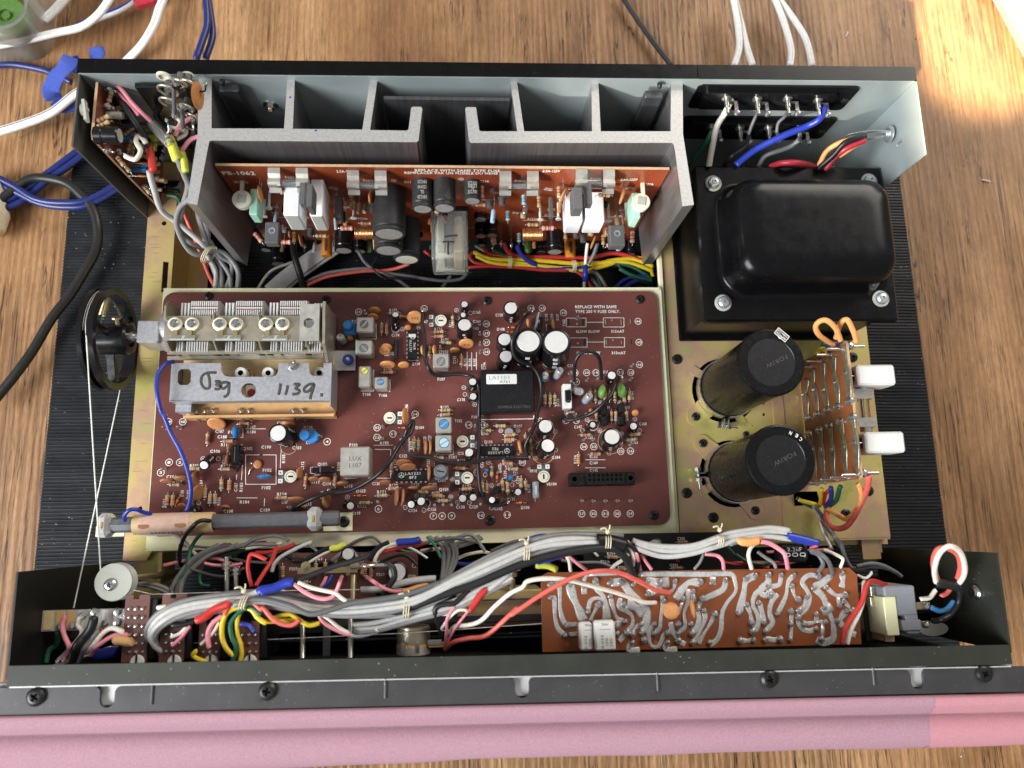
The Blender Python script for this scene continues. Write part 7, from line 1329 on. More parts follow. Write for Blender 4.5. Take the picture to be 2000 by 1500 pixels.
# coloured wires of the front channel
DATA = [
 ('white wire arching from the potentiometer to the tone board', 'w_white', .115, 12.9, cv(FM, [(1445, 830, 11.6), (1500, 785, 12.3), (1600, 770, 12.8), (1700, 730, 13.2), (1800, 630, 13.6), (1900, 540, 13.9), (2000, 490, 14)]) + cv(FR, [(120, 440, 14), (250, 425, 14), (450, 440, 13.6), (700, 505, 12.9), (900, 570, 12.3), (1000, 600, 12), (1080, 605, 11.75)])),
 ('coral red wire arching high over the left half of the tone board', 'w_coral', .12, 12.9, cv(FM, [(1420, 950, 11.5), (1480, 905, 12.3), (1600, 875, 12.8), (1720, 850, 13), (1850, 750, 13.5), (1960, 650, 13.8)]) + cv(FR, [(0, 690, 14), (180, 570, 14.1), (350, 470, 14.1), (500, 395, 14), (650, 368, 13.8), (800, 380, 13.3), (950, 440, 12.8), (1080, 510, 12.2), (1190, 530, 11.75)])),
 ('pink wire hanging just left of the long white wire at the potentiometer', 'w_pink', .08, 12.6, cv(FM, [(1490, 630, 13), (1440, 720, 12.9), (1430, 820, 12.4), (1415, 950, 11.6)])),
 ('pink wire leaving the red sleeve at the potentiometer', 'w_pink', .07, 12.6, cv(FM, [(1600, 660, 12.9), (1520, 760, 12.8), (1450, 880, 12.1), (1412, 955, 11.5)])),
 ('thin white wire looping between the black and red sleeves', 'w_white', .08, 12.8, cv(FM, [(1590, 665, 12.9), (1520, 660, 13), (1450, 720, 12.8), (1395, 800, 12.3)])),
 ('short white wire end poking out of the black sleeve', 'w_white', .11, 12.8, cv(FM, [(1395, 690), (1450, 680), (1500, 640)])),
 ('black sleeve bending down to the potentiometer lug', 'cable_black', .14, 12.8, cv(FM, [(1600, 510, 13), (1500, 600, 13.1), (1420, 620, 13.1), (1355, 640, 13.0), (1350, 700, 12.8), (1370, 780, 12.3), (1395, 850, 11.9)])),
 ('light grey cable running down into the red sleeve', 'w_ltgrey', .16, 12.9, cv(FM, [(1900, 390, 12.9), (1820, 450, 13), (1720, 520, 13)])),
 ('red heat-shrink sleeve above the potentiometer', 'w_red', .2, 13, cv(FM, [(1725, 510), (1660, 590), (1600, 655)])),
 ('thick white cable between two ties, lowest of the bundle', 'w_ltgrey', .15, 12.6, cv(FM, [(1180, 680), (1300, 610), (1400, 540), (1600, 470), (1800, 390), (1980, 340)])),
 ('orange sleeve beneath the bundle, where a pink wire starts', 'w_orange', .22, 12.2, cv(FM, [(1110, 525), (1200, 505), (1290, 490)])),
 ('pink wire running left from the orange sleeve', 'w_pink', .1, 12.0, cv(FM, [(1120, 525), (1020, 515), (930, 480), (870, 440), (830, 410, 9.5)])),
 ('light grey flat cable under the bundle near the lower board', 'w_ltgrey', .2, 11.4, cv(FM, [(790, 510), (950, 495), (1150, 450), (1350, 425)])),
 ('black cable curling beside the brass link bar', 'cable_black', .17, 11.8, cv(FM, [(980, 315), (1030, 340), (1035, 420), (1000, 480), (960, 545)])),
 ('pale stripped wire end joined to the curled black cable', 'solder', .1, 11.8, cv(FM, [(990, 320), (900, 325), (800, 330), (720, 340, 10)])),
 ('straight black cable leading out of the blue sleeve', 'cable_black', .15, 13.1, cv(FM, [(250, 450), (400, 400), (600, 330), (800, 265), (860, 240)])),
 ('bright blue heat-shrink sleeve left of the lower board', 'w_blue', .26, 13.2, cv(FM, [(35, 520), (120, 495), (190, 470), (275, 450)])),
 ('light grey cable feeding the bright blue sleeve', 'w_ltgrey', .2, 13.1, [(455, 1180), (475, 1170), (505, 1155)]),
 ('white wire from the blue sleeve to the bundle', 'w_white', .1, 13.2, cv(FM, [(320, 455), (400, 485), (500, 510), (590, 535), (640, 565), (680, 590)])),
 ('pink wire drooping from the blue sleeve', 'w_pink', .1, 13.2, cv(FM, [(285, 465), (360, 520), (430, 560), (520, 575), (580, 560), (610, 500), (630, 450), (645, 410, 11)])),
 ('short blue wire poking up beside a pink one', 'w_blue', .09, 11.5, cv(FM, [(480, 500), (520, 480), (555, 440), (565, 400)])),
 ('short pink wire left of the short blue wire', 'w_pink', .09, 11.5, cv(FM, [(490, 480), (510, 450), (525, 410)])),
 ('red wire making a hairpin over the lower board', 'w_red', .11, 11.5, cv(FL, [(2000, 130), (1900, 85), (1868, 120), (1860, 200), (1890, 330)]) ),
 ('second leg of the red hairpin wire', 'w_red', .11, 11.5, cv(FM, [(150, 190, 10), (120, 280, 11), (60, 380, 11.6), (0, 480, 12.2)])),
 ('pink wire dropping from under the bundle to its white sleeve', 'w_pink', .1, 12.7, cv(FM, [(470, 695), (510, 750), (580, 800), (650, 830), (705, 845)])),
 ('white wire dropping under the bundle beside a pink wire', 'w_white', .1, 12.7, cv(FM, [(500, 695), (560, 735), (620, 790), (660, 815), (700, 830)])),
 ('thick yellow wire looping left down to the switch boards', 'w_yellow', .14, 12.9, cv(FL, [(2000, 600), (1930, 560), (1880, 500), (1800, 480), (1720, 520), (1670, 600), (1665, 700), (1700, 790), (1750, 850)])),
 ('yellow wire hanging straight beside the green loop', 'w_yellow', .13, 12.8, cv(FL, [(1810, 510), (1780, 580), (1780, 680), (1810, 760), (1815, 830), (1800, 885)])),
 ('yellow wire sagging below the bundle to its right end', 'w_yellow', .13, 12.7, cv(FM, [(0, 620), (60, 680), (130, 720), (200, 700), (260, 690), (330, 740), (400, 770), (480, 760)])),
 ('second sagging yellow wire, behind the red one', 'w_yellow', .13, 12.6, cv(FM, [(0, 700), (60, 745), (130, 745), (200, 735), (290, 735)])),
 ('green wire looping inside the yellow loops', 'w_green', .13, 12.9, cv(FL, [(1960, 540), (1880, 490), (1800, 520), (1740, 600), (1740, 700), (1770, 790), (1745, 885)])),
 ('green wire end among the sagging yellow wires', 'w_green', .11, 12.7, cv(FM, [(0, 650), (60, 690), (100, 720)])),
 ('red wire looping over the yellow wires below the bundle', 'w_coral', .13, 13, cv(FL, [(1690, 540), (1730, 470), (1800, 430), (1880, 440), (1960, 500)]) + cv(FM, [(60, 640), (130, 730), (200, 770), (270, 770), (330, 730)])),
 ('red heat-shrink sleeve at the left of the grey bundle', 'w_red', .22, 13.3, cv(FL, [(1480, 580), (1560, 540), (1640, 490), (1720, 450)])),
 ('stubby black wire under the red sleeve', 'w_black', .15, 12.9, cv(FL, [(1300, 620), (1380, 610), (1470, 590)])),
 ('pink wire from the red sleeve to the second switch board', 'w_pink', .1, 12.9, cv(FL, [(1430, 630), (1370, 700), (1290, 775)])),
 ('white wire from the red sleeve to the second switch board', 'w_white', .09, 12.9, cv(FL, [(1400, 640), (1350, 680), (1280, 710)])),
 ('pink wire curving down to the third switch board', 'w_pink', .12, 12.9, cv(FL, [(1670, 545), (1600, 600), (1560, 680), (1575, 790)])),
 ('white wire beside the pink one on the third switch board', 'w_white', .09, 12.8, cv(FL, [(1650, 600), (1600, 680), (1505, 765)])),
 ('short white wire bent across the second switch board', 'w_white', .11, 12.9, cv(FL, [(1185, 490), (1240, 480), (1290, 490), (1315, 540)])),
 ('small blue wire on the fourth switch board', 'w_blue', .1, 12.9, cv(FL, [(1810, 610), (1870, 620), (1910, 670)])),
 ('yellow wire at the foot of the third switch board', 'w_yellow', .13, 12.7, cv(FL, [(1480, 815), (1450, 840), (1470, 870), (1550, 890)])),
 ('green wire hanging from the left contact strip', 'w_green', .12, 11.5, cv(FL, [(430, 670, 12), (425, 760), (370, 810), (345, 900)])),
 ('pink wire leftmost on the contact strip', 'w_pink', .13, 12.3, cv(FL, [(495, 555), (470, 620), (480, 700), (515, 800), (480, 880, 11)])),
 ('white wire between pink and black on the contact strip', 'w_white', .1, 12.2, cv(FL, [(600, 560), (580, 620), (610, 680), (530, 790), (430, 890, 11)])),
 ('black cable crossing the contact strip', 'cable_black', .24, 12.6, cv(FL, [(705, 570), (680, 640), (630, 710), (570, 790), (540, 880, 11.5)])),
 ('light grey cable beside the black cable on the contact strip', 'w_grey', .16, 12.4, cv(FL, [(740, 660), (690, 730), (620, 800), (590, 890, 11.5)])),
 ('red wire sleeve right of the black cable on the contact strip', 'w_red', .14, 12.2, cv(FL, [(770, 650), (730, 720), (650, 790), (610, 830, 11.5)])),
 ('white wire arching right from the contact strip to the first switch board', 'w_white', .13, 12.5, cv(FL, [(930, 670), (850, 640), (780, 680), (700, 770), (640, 820, 12)])),
 ('pink wire arching below the white one to the first switch board', 'w_pink', .13, 12.4, cv(FL, [(960, 690), (880, 690), (780, 740), (710, 790), (680, 840, 12)])),
 ('orange sleeve on the first switch board', 'phenolic', .26, 12.5, cv(FL, [(870, 735), (930, 738), (985, 742)])),
 ('dark blue cable end below the contact strip', 'w_blue', .3, 11, cv(FL, [(700, 835), (780, 830), (880, 825)])),
 # left/back region under the board tray
 ('green wire falling from the ferrite antenna into the channel', 'w_green', .11, 8, cv(AN, [(1180, 500, 6.5), (1120, 560, 6.6), (1060, 660, 6.8), (1040, 760, 7), (1010, 880, 7), (950, 950, 7), (880, 975, 6.5)])),
 ('black wire looping out of the antenna sleeve', 'w_black', .12, 7.9, cv(AN, [(1250, 385, 8.1), (1180, 385, 8.4), (1100, 420, 8.5), (1030, 500, 8), (980, 600, 7.4), (950, 700, 7), (960, 800, 6.6), (990, 820, 6.2)])),
 ('light cream wire running from the antenna under the tray', 'w_white', .1, 7, cv(AN, [(520, 470, 7), (600, 520, 7), (780, 515, 7), (900, 520, 6.8), (1000, 590, 6.6), (1080, 680, 6.6), (1150, 730, 6.6), (1240, 735, 6.6)])),
 ('blue wire curving from the tuner shield to the antenna', 'w_blue', .13, 8.3, cv(CT, [(255, 770, 8.2), (180, 800, 8.6), (110, 880, 8.9), (80, 1000, 9), (95, 1150, 8.9), (130, 1280, 8.6)]) + cv(CC, [(170, 130, 8.6), (230, 290, 8.4), (310, 450, 8.2), (380, 620, 8), (430, 780, 7.9), (440, 920, 7.7), (410, 1050, 7.4), (370, 1110, 7.2)])),
 ('dark blue wire looping at the left end of the antenna', 'w_blue', .13, 7.9, cv(AN, [(425, 380, 8), (415, 330, 8.3), (460, 285, 8.5), (540, 275, 8.3), (600, 300, 8), (670, 325, 7.7)])),
 ('red wire in the shade below the tray edge', 'w_red', .12, 6.5, cv(AN, [(1130, 860), (1200, 790), (1350, 690), (1550, 630), (1800, 600)])),
 ('thin green wire curling back below the tray', 'w_green', .1, 6.5, cv(AN, [(1250, 1020), (1170, 1010), (1145, 930), (1190, 820), (1320, 750), (1500, 700), (1700, 640)])),
 ('red wire crossing left of the lower board', 'w_red', .12, 7.5, cv(FM, [(0, 230), (80, 225), (160, 215), (230, 190), (290, 160)])),
 ('dark wire with a lime sleeve over the lower board', 'w_black', .14, 9, cv(FM, [(280, 280), (360, 290), (430, 250), (500, 215), (570, 190)])),
 ('lime green sleeve beside the round capacitor', 'w_lime', .2, 9, cv(FM, [(570, 200), (610, 190), (650, 165)])),
 ('white wire slanting over the lower board mark', 'w_white', .08, 9, cv(FM, [(400, 300), (480, 250), (560, 215)])),
 ('white wire curling at the left of the lower board', 'w_ltgrey', .11, 8.5, cv(FM, [(120, 370), (140, 310), (200, 250), (320, 190), (420, 150)])),
 ('thick black wire curving up behind the second round capacitor', 'w_black', .15, 9, cv(FM, [(860, 275), (880, 230), (930, 180), (1000, 150)])),
 ('white wire next to the dark blue sleeve under the tray', 'w_white', .1, 9, cv(FM, [(890, 300), (920, 230), (980, 180), (1060, 160)])),
 ('dark blue sleeve lying below the tray edge', 'w_blue', .22, 9, cv(FM, [(1065, 155), (1150, 145), (1230, 130)])),
 ('red wire running right below the tray edge', 'w_red', .12, 8.8, cv(FM, [(820, 265), (900, 240), (1000, 210), (1120, 180), (1260, 155)])),
 ('green wire dropping beside the dark grey bundle', 'w_green', .09, 9, cv(FM, [(1285, 110), (1330, 160), (1370, 220), (1390, 270)])),
 # right-hand front wires
 ('yellow sleeve left of the tone board', 'w_lime', .2, 12, cv(FR, [(190, 320), (260, 330), (335, 355)])),
 ('dark blue sleeve above the yellow one', 'w_blue', .17, 12.4, cv(FR, [(190, 300), (290, 270), (390, 250)])),
 ('pink wire running from the dark blue sleeve to the tone board', 'w_pink', .09, 12.4, cv(FR, [(400, 240), (460, 280), (520, 330), (560, 362, 11.7)])),
 ('white wire falling beside the dark blue sleeve', 'w_white', .1, 12.2, cv(FR, [(400, 245), (430, 290), (442, 365, 11.6)])),
 ('pink wire dropping from the black sleeve to the tone board', 'w_pink', .1, 12.4, cv(FR, [(860, 140), (910, 190), (940, 260), (965, 360, 11.6)])),
 ('white wire dropping from the black sleeve to the tone board', 'w_white', .11, 12.4, cv(FR, [(855, 155), (890, 200), (915, 270), (905, 330, 12)])),
 ('second white wire slanting behind the black wire', 'w_white', .1, 11.8, cv(FR, [(875, 240), (820, 290), (770, 325), (745, 355)])),
 ('lone pink wire right of the black curl', 'w_pink', .09, 12, cv(FR, [(970, 240), (1010, 300), (1050, 358)])),
 ('pink wire arching to the upper edge of the tone board', 'w_pink', .1, 12.2, cv(FR, [(1450, 238), (1530, 245), (1580, 290), (1592, 352, 11.7)])),
 ('grey wire curving to the tone board below the tie', 'w_grey', .08, 12, cv(FR, [(1440, 240), (1410, 300), (1370, 352)])),
 ('white wire looping down from the orange sleeve', 'w_white', .11, 12.2, cv(FR, [(1870, 130), (1800, 180), (1775, 250), (1800, 350, 11.7)])),
 ('orange heat-shrink sleeve on the grey cables', 'w_orange', .24, 12.5, cv(FR, [(1710, 145), (1780, 145), (1860, 138)])),
 ('grey cable feeding the orange sleeve', 'w_grey', .16, 12.4, cv(FR, [(1640, 160), (1680, 150), (1720, 145)])),
 ('long pink wire from the orange sleeve to the black capacitor', 'w_pink', .12, 12.4, cv(FX, [(20, 145), (100, 165), (180, 215), (210, 270), (228, 345, 11.7)])),
 ('grey wire arching behind the pink one to the tone board', 'w_grey', .1, 11.5, cv(FX, [(0, 220), (60, 265), (120, 310), (135, 350)])),
 ('short coral wire end by the blue sleeve', 'w_coral', .1, 12.3, cv(FX, [(400, 200), (430, 180), (460, 160)])),
 ('dark grey wire bending from the black capacitor to the solder pad', 'w_dkgrey', .13, 12.3, cv(FX, [(400, 220), (460, 250), (490, 310), (455, 370, 11.7)])),
 ('dark grey wire running beside it to the next pad', 'w_dkgrey', .13, 12.4, cv(FX, [(390, 215), (470, 235), (530, 290), (560, 385, 11.7)])),
 ('cream wire stepping down at the right edge of the tone board', 'w_white', .09, 12, cv(FX, [(490, 210), (560, 230), (630, 265), (640, 290), (615, 340)])),
 ('cream wire falling from the component plate', 'w_white', .09, 9, cv(FX, [(460, 0, 8), (490, 80), (550, 190)])),
 ('dark grey wire falling from the component plate to the switch', 'w_dkgrey', .13, 10, cv(FX, [(480, 0, 7), (560, 90), (620, 160), (660, 280), (720, 350), (850, 330), (980, 350), (1080, 410)])),
 ('second dark grey wire curving to the switch', 'w_dkgrey', .11, 10.2, cv(FX, [(740, 330), (850, 312), (960, 330), (1050, 380)])),
 ('coral red wire crossing the right end of the tone board', 'w_red', .14, 13, cv(FX, [(965, 470, 11.5), (880, 445, 12.5), (820, 470), (780, 590), (720, 700), (660, 800), (630, 915)])),
 ('white wire paired with the red one at the right end of the tone board', 'w_white', .12, 12.8, cv(FX, [(800, 450, 12), (795, 560), (760, 680), (700, 810), (670, 915)])),
 ('cream wire looping behind the power switch', 'w_white', .08, 11, cv(FX, [(745, 400), (800, 420), (840, 400), (860, 375)])),
 ('white loop of wire standing above the right wall', 'w_white', .15, 14.6, cv(FX, [(1340, 450, 13.2), (1330, 350, 14.2), (1360, 240, 15), (1440, 182, 15.4), (1520, 220, 15), (1552, 320, 14.4), (1545, 400, 13.8), (1500, 470, 13)])),
 ('red loop of wire inside the white loop', 'w_coral', .15, 14.4, cv(FX, [(1350, 430, 13.2), (1315, 300, 14), (1350, 210, 14.8), (1430, 195, 15), (1500, 240, 14.6), (1520, 330, 14), (1500, 420, 13.2)])),
 ('black tie strap round the red and white loops', 'cable_black', .26, 13.2, cv(FX, [(1345, 455), (1420, 470), (1510, 480)])),
 ('black wire curving from the strap to the switch terminal', 'w_black', .16, 12.6, cv(FX, [(1510, 490, 13), (1505, 600), (1450, 700), (1380, 730), (1310, 740, 12)])),
 ('light blue wire behind the switch terminals', 'w_ltblue', .15, 12, cv(FX, [(1300, 640), (1360, 665), (1420, 650), (1470, 600)])),
 ('coral wire at the upper switch terminal', 'w_coral', .12, 12.6, cv(FX, [(1380, 555), (1420, 530), (1450, 500)])),
 ('white wire at the upper switch terminal', 'w_white', .12, 12.5, cv(FX, [(1220, 580), (1290, 565), (1340, 510)])),
 # board jumper wires on the tuner board
 ('black insulated wire curling from pin 36 down past the black module', 'w_black', .12, 6.4, cv(CA, [(1035, 290, 6.3), (1030, 400, 6.4), (1042, 520), (1055, 640), (1062, 780, 6.3), (1090, 880), (1140, 945, 6.1), (1250, 962, 6), (1400, 950, 6.1), (1520, 958, 6.2), (1600, 1000, 6.5), (1635, 1080, 6.4), (1642, 1250, 6.4), (1645, 1400, 6.2)]) + cv(CD, [(1645, 100, 6.2), (1638, 300, 6.3), (1638, 500, 6.4), (1636, 700, 6.4), (1642, 830, 6.3), (1668, 950, 6.2), (1720, 1050, 6.1), (1810, 1095, 6.1), (1900, 1088, 6.1), (1955, 1060, 6.2)])),
 ('black insulated wire from pin 34 curving under the coil cans', 'w_black', .13, 6.5, cv(CD, [(920, 170, 6.3), (870, 260, 6.7), (835, 360), (825, 440), (850, 510), (920, 552), (1020, 562), (1120, 578), (1230, 615), (1330, 632), (1480, 638), (1620, 620), (1750, 590), (1900, 578)]) + cv(CE, [(150, 588), (280, 585), (400, 580, 6.3)])),
 ('black insulated wire from pin 34 sweeping down left to the antenna', 'w_black', .14, 6.8, cv(CD, [(930, 190, 6.3), (900, 300, 6.7), (830, 380, 6.9), (760, 480, 7.1), (680, 600, 7.4), (600, 700, 7.5), (500, 800, 7.3), (350, 890, 7), (200, 940, 6.8), (60, 957, 6.7)]) + cv(CC, [(1990, 897, 6.7), (1850, 905, 6.8), (1720, 950, 6.8), (1620, 1000, 6.6), (1530, 1050, 6.4), (1490, 1090, 6.1)])),
 ('black wire from pin 41 wrapping round the two big capacitors', 'w_black', .13, 7.8, cv(CB, [(425, 280, 6.3), (370, 320, 7.4), (300, 420, 8.2), (245, 530, 8.4), (222, 640, 8.2), (255, 750, 7.8), (340, 820, 7.4), (440, 860, 7), (505, 950, 6.8), (540, 1060, 6.6), (535, 1180, 6.5), (500, 1350, 6.5), (485, 1440, 6.5)]) + cv(CE, [(470, 220, 6.8), (410, 340, 6.8), (372, 440, 6.5), (380, 520, 6.3), (405, 570, 6.2)])),
 ('black wire arch above the pins beside the slide switch', 'w_black', .12, 7, cv(CB, [(892, 1020, 6.3), (895, 900, 7.2), (915, 800, 7.8), (965, 730, 8.1), (1040, 702, 8.2), (1110, 715, 8.1), (1165, 775, 7.8), (1188, 870, 7.2), (1190, 1000, 6.3)])),
 ('black wire sweeping from pin 21 to below the slide switch', 'w_black', .13, 7, cv(CB, [(1385, 990, 6.3), (1350, 1060, 6.9), (1300, 1160, 7.2), (1240, 1240, 7.3), (1160, 1320, 7.1), (1050, 1390, 6.7), (930, 1432, 6.4), (830, 1442, 6.2), (775, 1425, 6.1)])),
 # gap between the boards
 ('thin white wire left of the flat white cable', 'w_white', .1, 1.7, [(503, 565), (530, 530), (575, 510), (640, 485)]),
 ('flat black cable hanging below the cement resistors', 'cable_black', .26, 2.5, [(572, 470, 4), (576, 500, 3), (585, 535), (592, 565)]),
 ('grey wire crossing the gap above the tuner board', 'w_grey', .13, 2.2, [(598, 552), (640, 533), (700, 525), (740, 530), (780, 548), (806, 568)]),
 ('red wire crossing the gap above the tuner board', 'w_coral', .13, 2.4, [(600, 558), (640, 540), (700, 531), (760, 527), (800, 515, 3)]),
 ('grey wire running right below the clear relay', 'w_grey', .13, 2.2, [(700, 490, 3), (716, 515), (740, 530), (800, 540), (860, 548), (900, 545), (915, 530)]),
 ('thin black wire curling under the big barrel capacitors', 'w_black', .08, 2.8, [(738, 500), (728, 520), (738, 535), (755, 543), (800, 545)]),
 ('grey wire passing under the relay towards the tray', 'w_grey', .12, 2, [(880, 540), (870, 555), (856, 572)]),
 ('green wire leaving the clear relay', 'w_green', .1, 3, [(840, 480), (850, 490)]),
 ('red wire beside the green wire at the clear relay', 'w_red', .1, 3, [(828, 490), (842, 500)]),
 ]
for k, d in enumerate(DATA): wire(d[0], d[1], d[2], d[3], d[4], 'wires inside the receiver')
b = MB(); b.fl = .25; b.sweep(spline(Wp([(530, 572), (560, 545), (610, 508), (660, 475)], 1.6), 5), .68, 'cable_white', 14, flat=(0, 0, 1)); b.sweep(spline(Wp([(548, 572), (575, 549), (622, 514), (672, 480)], 1.72), 5), .05, 'w_grey', 6); tag(b.build('flat_cable'), 'thick flat white cable slanting under the amplifier board', 'cable')
# yellow-red-blue loom in the gap behind the tuner board
lm = thing('wire_loom', 'tied loom of yellow, red, blue and green wires under the amplifier board', 'wire loom', tuple(at(1100, 510, 2)))
for m, r, pts in (('w_yellow', .17, [(925, 493), (960, 505), (1040, 508), (1130, 515), (1220, 512), (1275, 530)]), ('w_yellow', .17, [(930, 500), (970, 515), (1050, 518), (1130, 528), (1180, 520), (1230, 505), (1275, 520)]), ('w_yellow', .15, [(1000, 512), (1080, 522), (1150, 520), (1200, 508), (1260, 505), (1276, 540)]),
                  ('w_red', .17, [(984, 474, 3.5), (990, 490, 3), (1015, 500), (1080, 503), (1150, 503), (1200, 495), (1255, 508)]), ('w_red', .13, [(915, 523), (960, 520), (1010, 522), (1060, 528), (1110, 528)]), ('w_red', .12, [(925, 493), (918, 500), (925, 512), (950, 518), (980, 520)]), ('w_red', .13, [(1120, 528), (1140, 540), (1155, 560), (1165, 572)]),
                  ('w_blue', .18, [(1008, 480, 3.5), (1020, 500, 3), (1050, 518), (1090, 525), (1150, 524)]), ('w_green', .13, [(965, 490, 3), (985, 498), (1005, 506)]), ('w_green', .12, [(1150, 520), (1165, 535), (1175, 572)]), ('w_green', .13, [(1175, 512), (1230, 520), (1272, 545)]), ('w_green', .16, [(1210, 525), (1240, 540), (1274, 548)]), ('w_black', .13, [(1275, 556), (1240, 545), (1200, 510)]),
                  ('w_blue', .13, [(1195, 568), (1215, 550), (1240, 540), (1262, 538)]), ('w_blue', .15, [(1210, 568), (1235, 552), (1260, 545)]), ('w_grey', .15, [(1150, 530), (1165, 535), (1180, 555), (1188, 575)]), ('w_grey', .13, [(1155, 545), (1168, 560), (1175, 575)]), ('w_dkgrey', .16, [(1166, 475, 4), (1160, 495, 3.5), (1150, 515, 3)]), ('w_white', .12, [(1148, 475, 4), (1144, 510, 3.2), (1140, 570)]), ('w_blue', .2, [(1143, 518, 3.2), (1143, 550, 3)]),
                  ('w_white', .11, [(928, 480, 3), (945, 490), (958, 495)]), ('w_red', .13, [(944, 485, 3), (960, 497), (1000, 500)])):
    wire('', m, r, 2.4, pts, parent=lm)
for x, y in ((996, 512), (1121, 520)):
    c = at(x, y, 2.5); b = MB()
    for k in range(3): b.sweep([c + Vector(((k - 1) * .1, .42 * math.cos(R_(t)), .42 * math.sin(R_(t)))) for t in range(0, 361, 30)], .035, 'tie', 5)
    b.build('cable_tie', lm)
# grey cables from the phono board along the left
pb_ = thing('phono_cable_bundle', 'bundle of grey cables running from the phono board past the left heat sink', 'cable bundle', tuple(at(400, 480, 5)))
for m, r, pts in (('w_ltgrey', .19, [(292, 335, 11.5), (302, 370, 10.5), (315, 410, 9), (345, 435, 8), (390, 470, 7), (400, 480, 6.6)]), ('w_grey', .18, [(345, 310, 12), (360, 345, 11), (375, 380, 10), (352, 405, 9), (345, 440, 8), (362, 480, 7), (385, 497, 6.5), (420, 490, 6), (445, 500, 5.6), (465, 530, 5.2), (462, 572, 5)]),
                  ('w_grey', .17, [(350, 320, 11.5), (366, 360, 10.5), (357, 400, 9), (350, 450, 7.5), (372, 475, 7), (400, 490, 6), (430, 520, 5.2), (435, 572, 5)]), ('w_ltgrey', .16, [(385, 410, 7.5), (392, 440, 7), (400, 470, 6.5), (405, 500, 6), (422, 530, 5.3), (420, 572, 5)]), ('w_grey', .16, [(395, 420, 7.2), (405, 450, 6.8), (410, 480, 6.2), (430, 510, 5.5), (450, 540, 5.2), (450, 572, 5)]),
                  ('w_grey', .15, [(400, 490, 6), (415, 520, 5.3), (428, 560, 5), (428, 572, 5)]), ('w_grey', .15, [(410, 470, 6.3), (430, 500, 5.7), (452, 520, 5.3), (440, 572, 5)])): wire('', m, r, 6, pts, parent=pb_)
for m, r, z, pts in (('w_lime', .28, 12, [(330, 268), (338, 290), (346, 312)]), ('w_lime', .2, 11.8, [(355, 298), (360, 318), (362, 335)]), ('w_red', .22, 12, [(291, 286), (296, 310), (299, 335)]), ('smoky_plastic', .3, 12.4, [(296, 240), (315, 262), (332, 280)])):
    b = MB(); b.tube(Wp(pts, z), r, m, 10, 4); b.build('sleeve', pb_)
c = at(408, 497, 6.3); b = MB()
for k in range(3): b.sweep([c + Vector(((k - 1) * .12 + .3 * math.cos(R_(t)), .5 * math.cos(R_(t)), .5 * math.sin(R_(t)))) for t in range(0, 361, 30)], .04, 'tie', 5)
b.build('cable_tie', pb_)
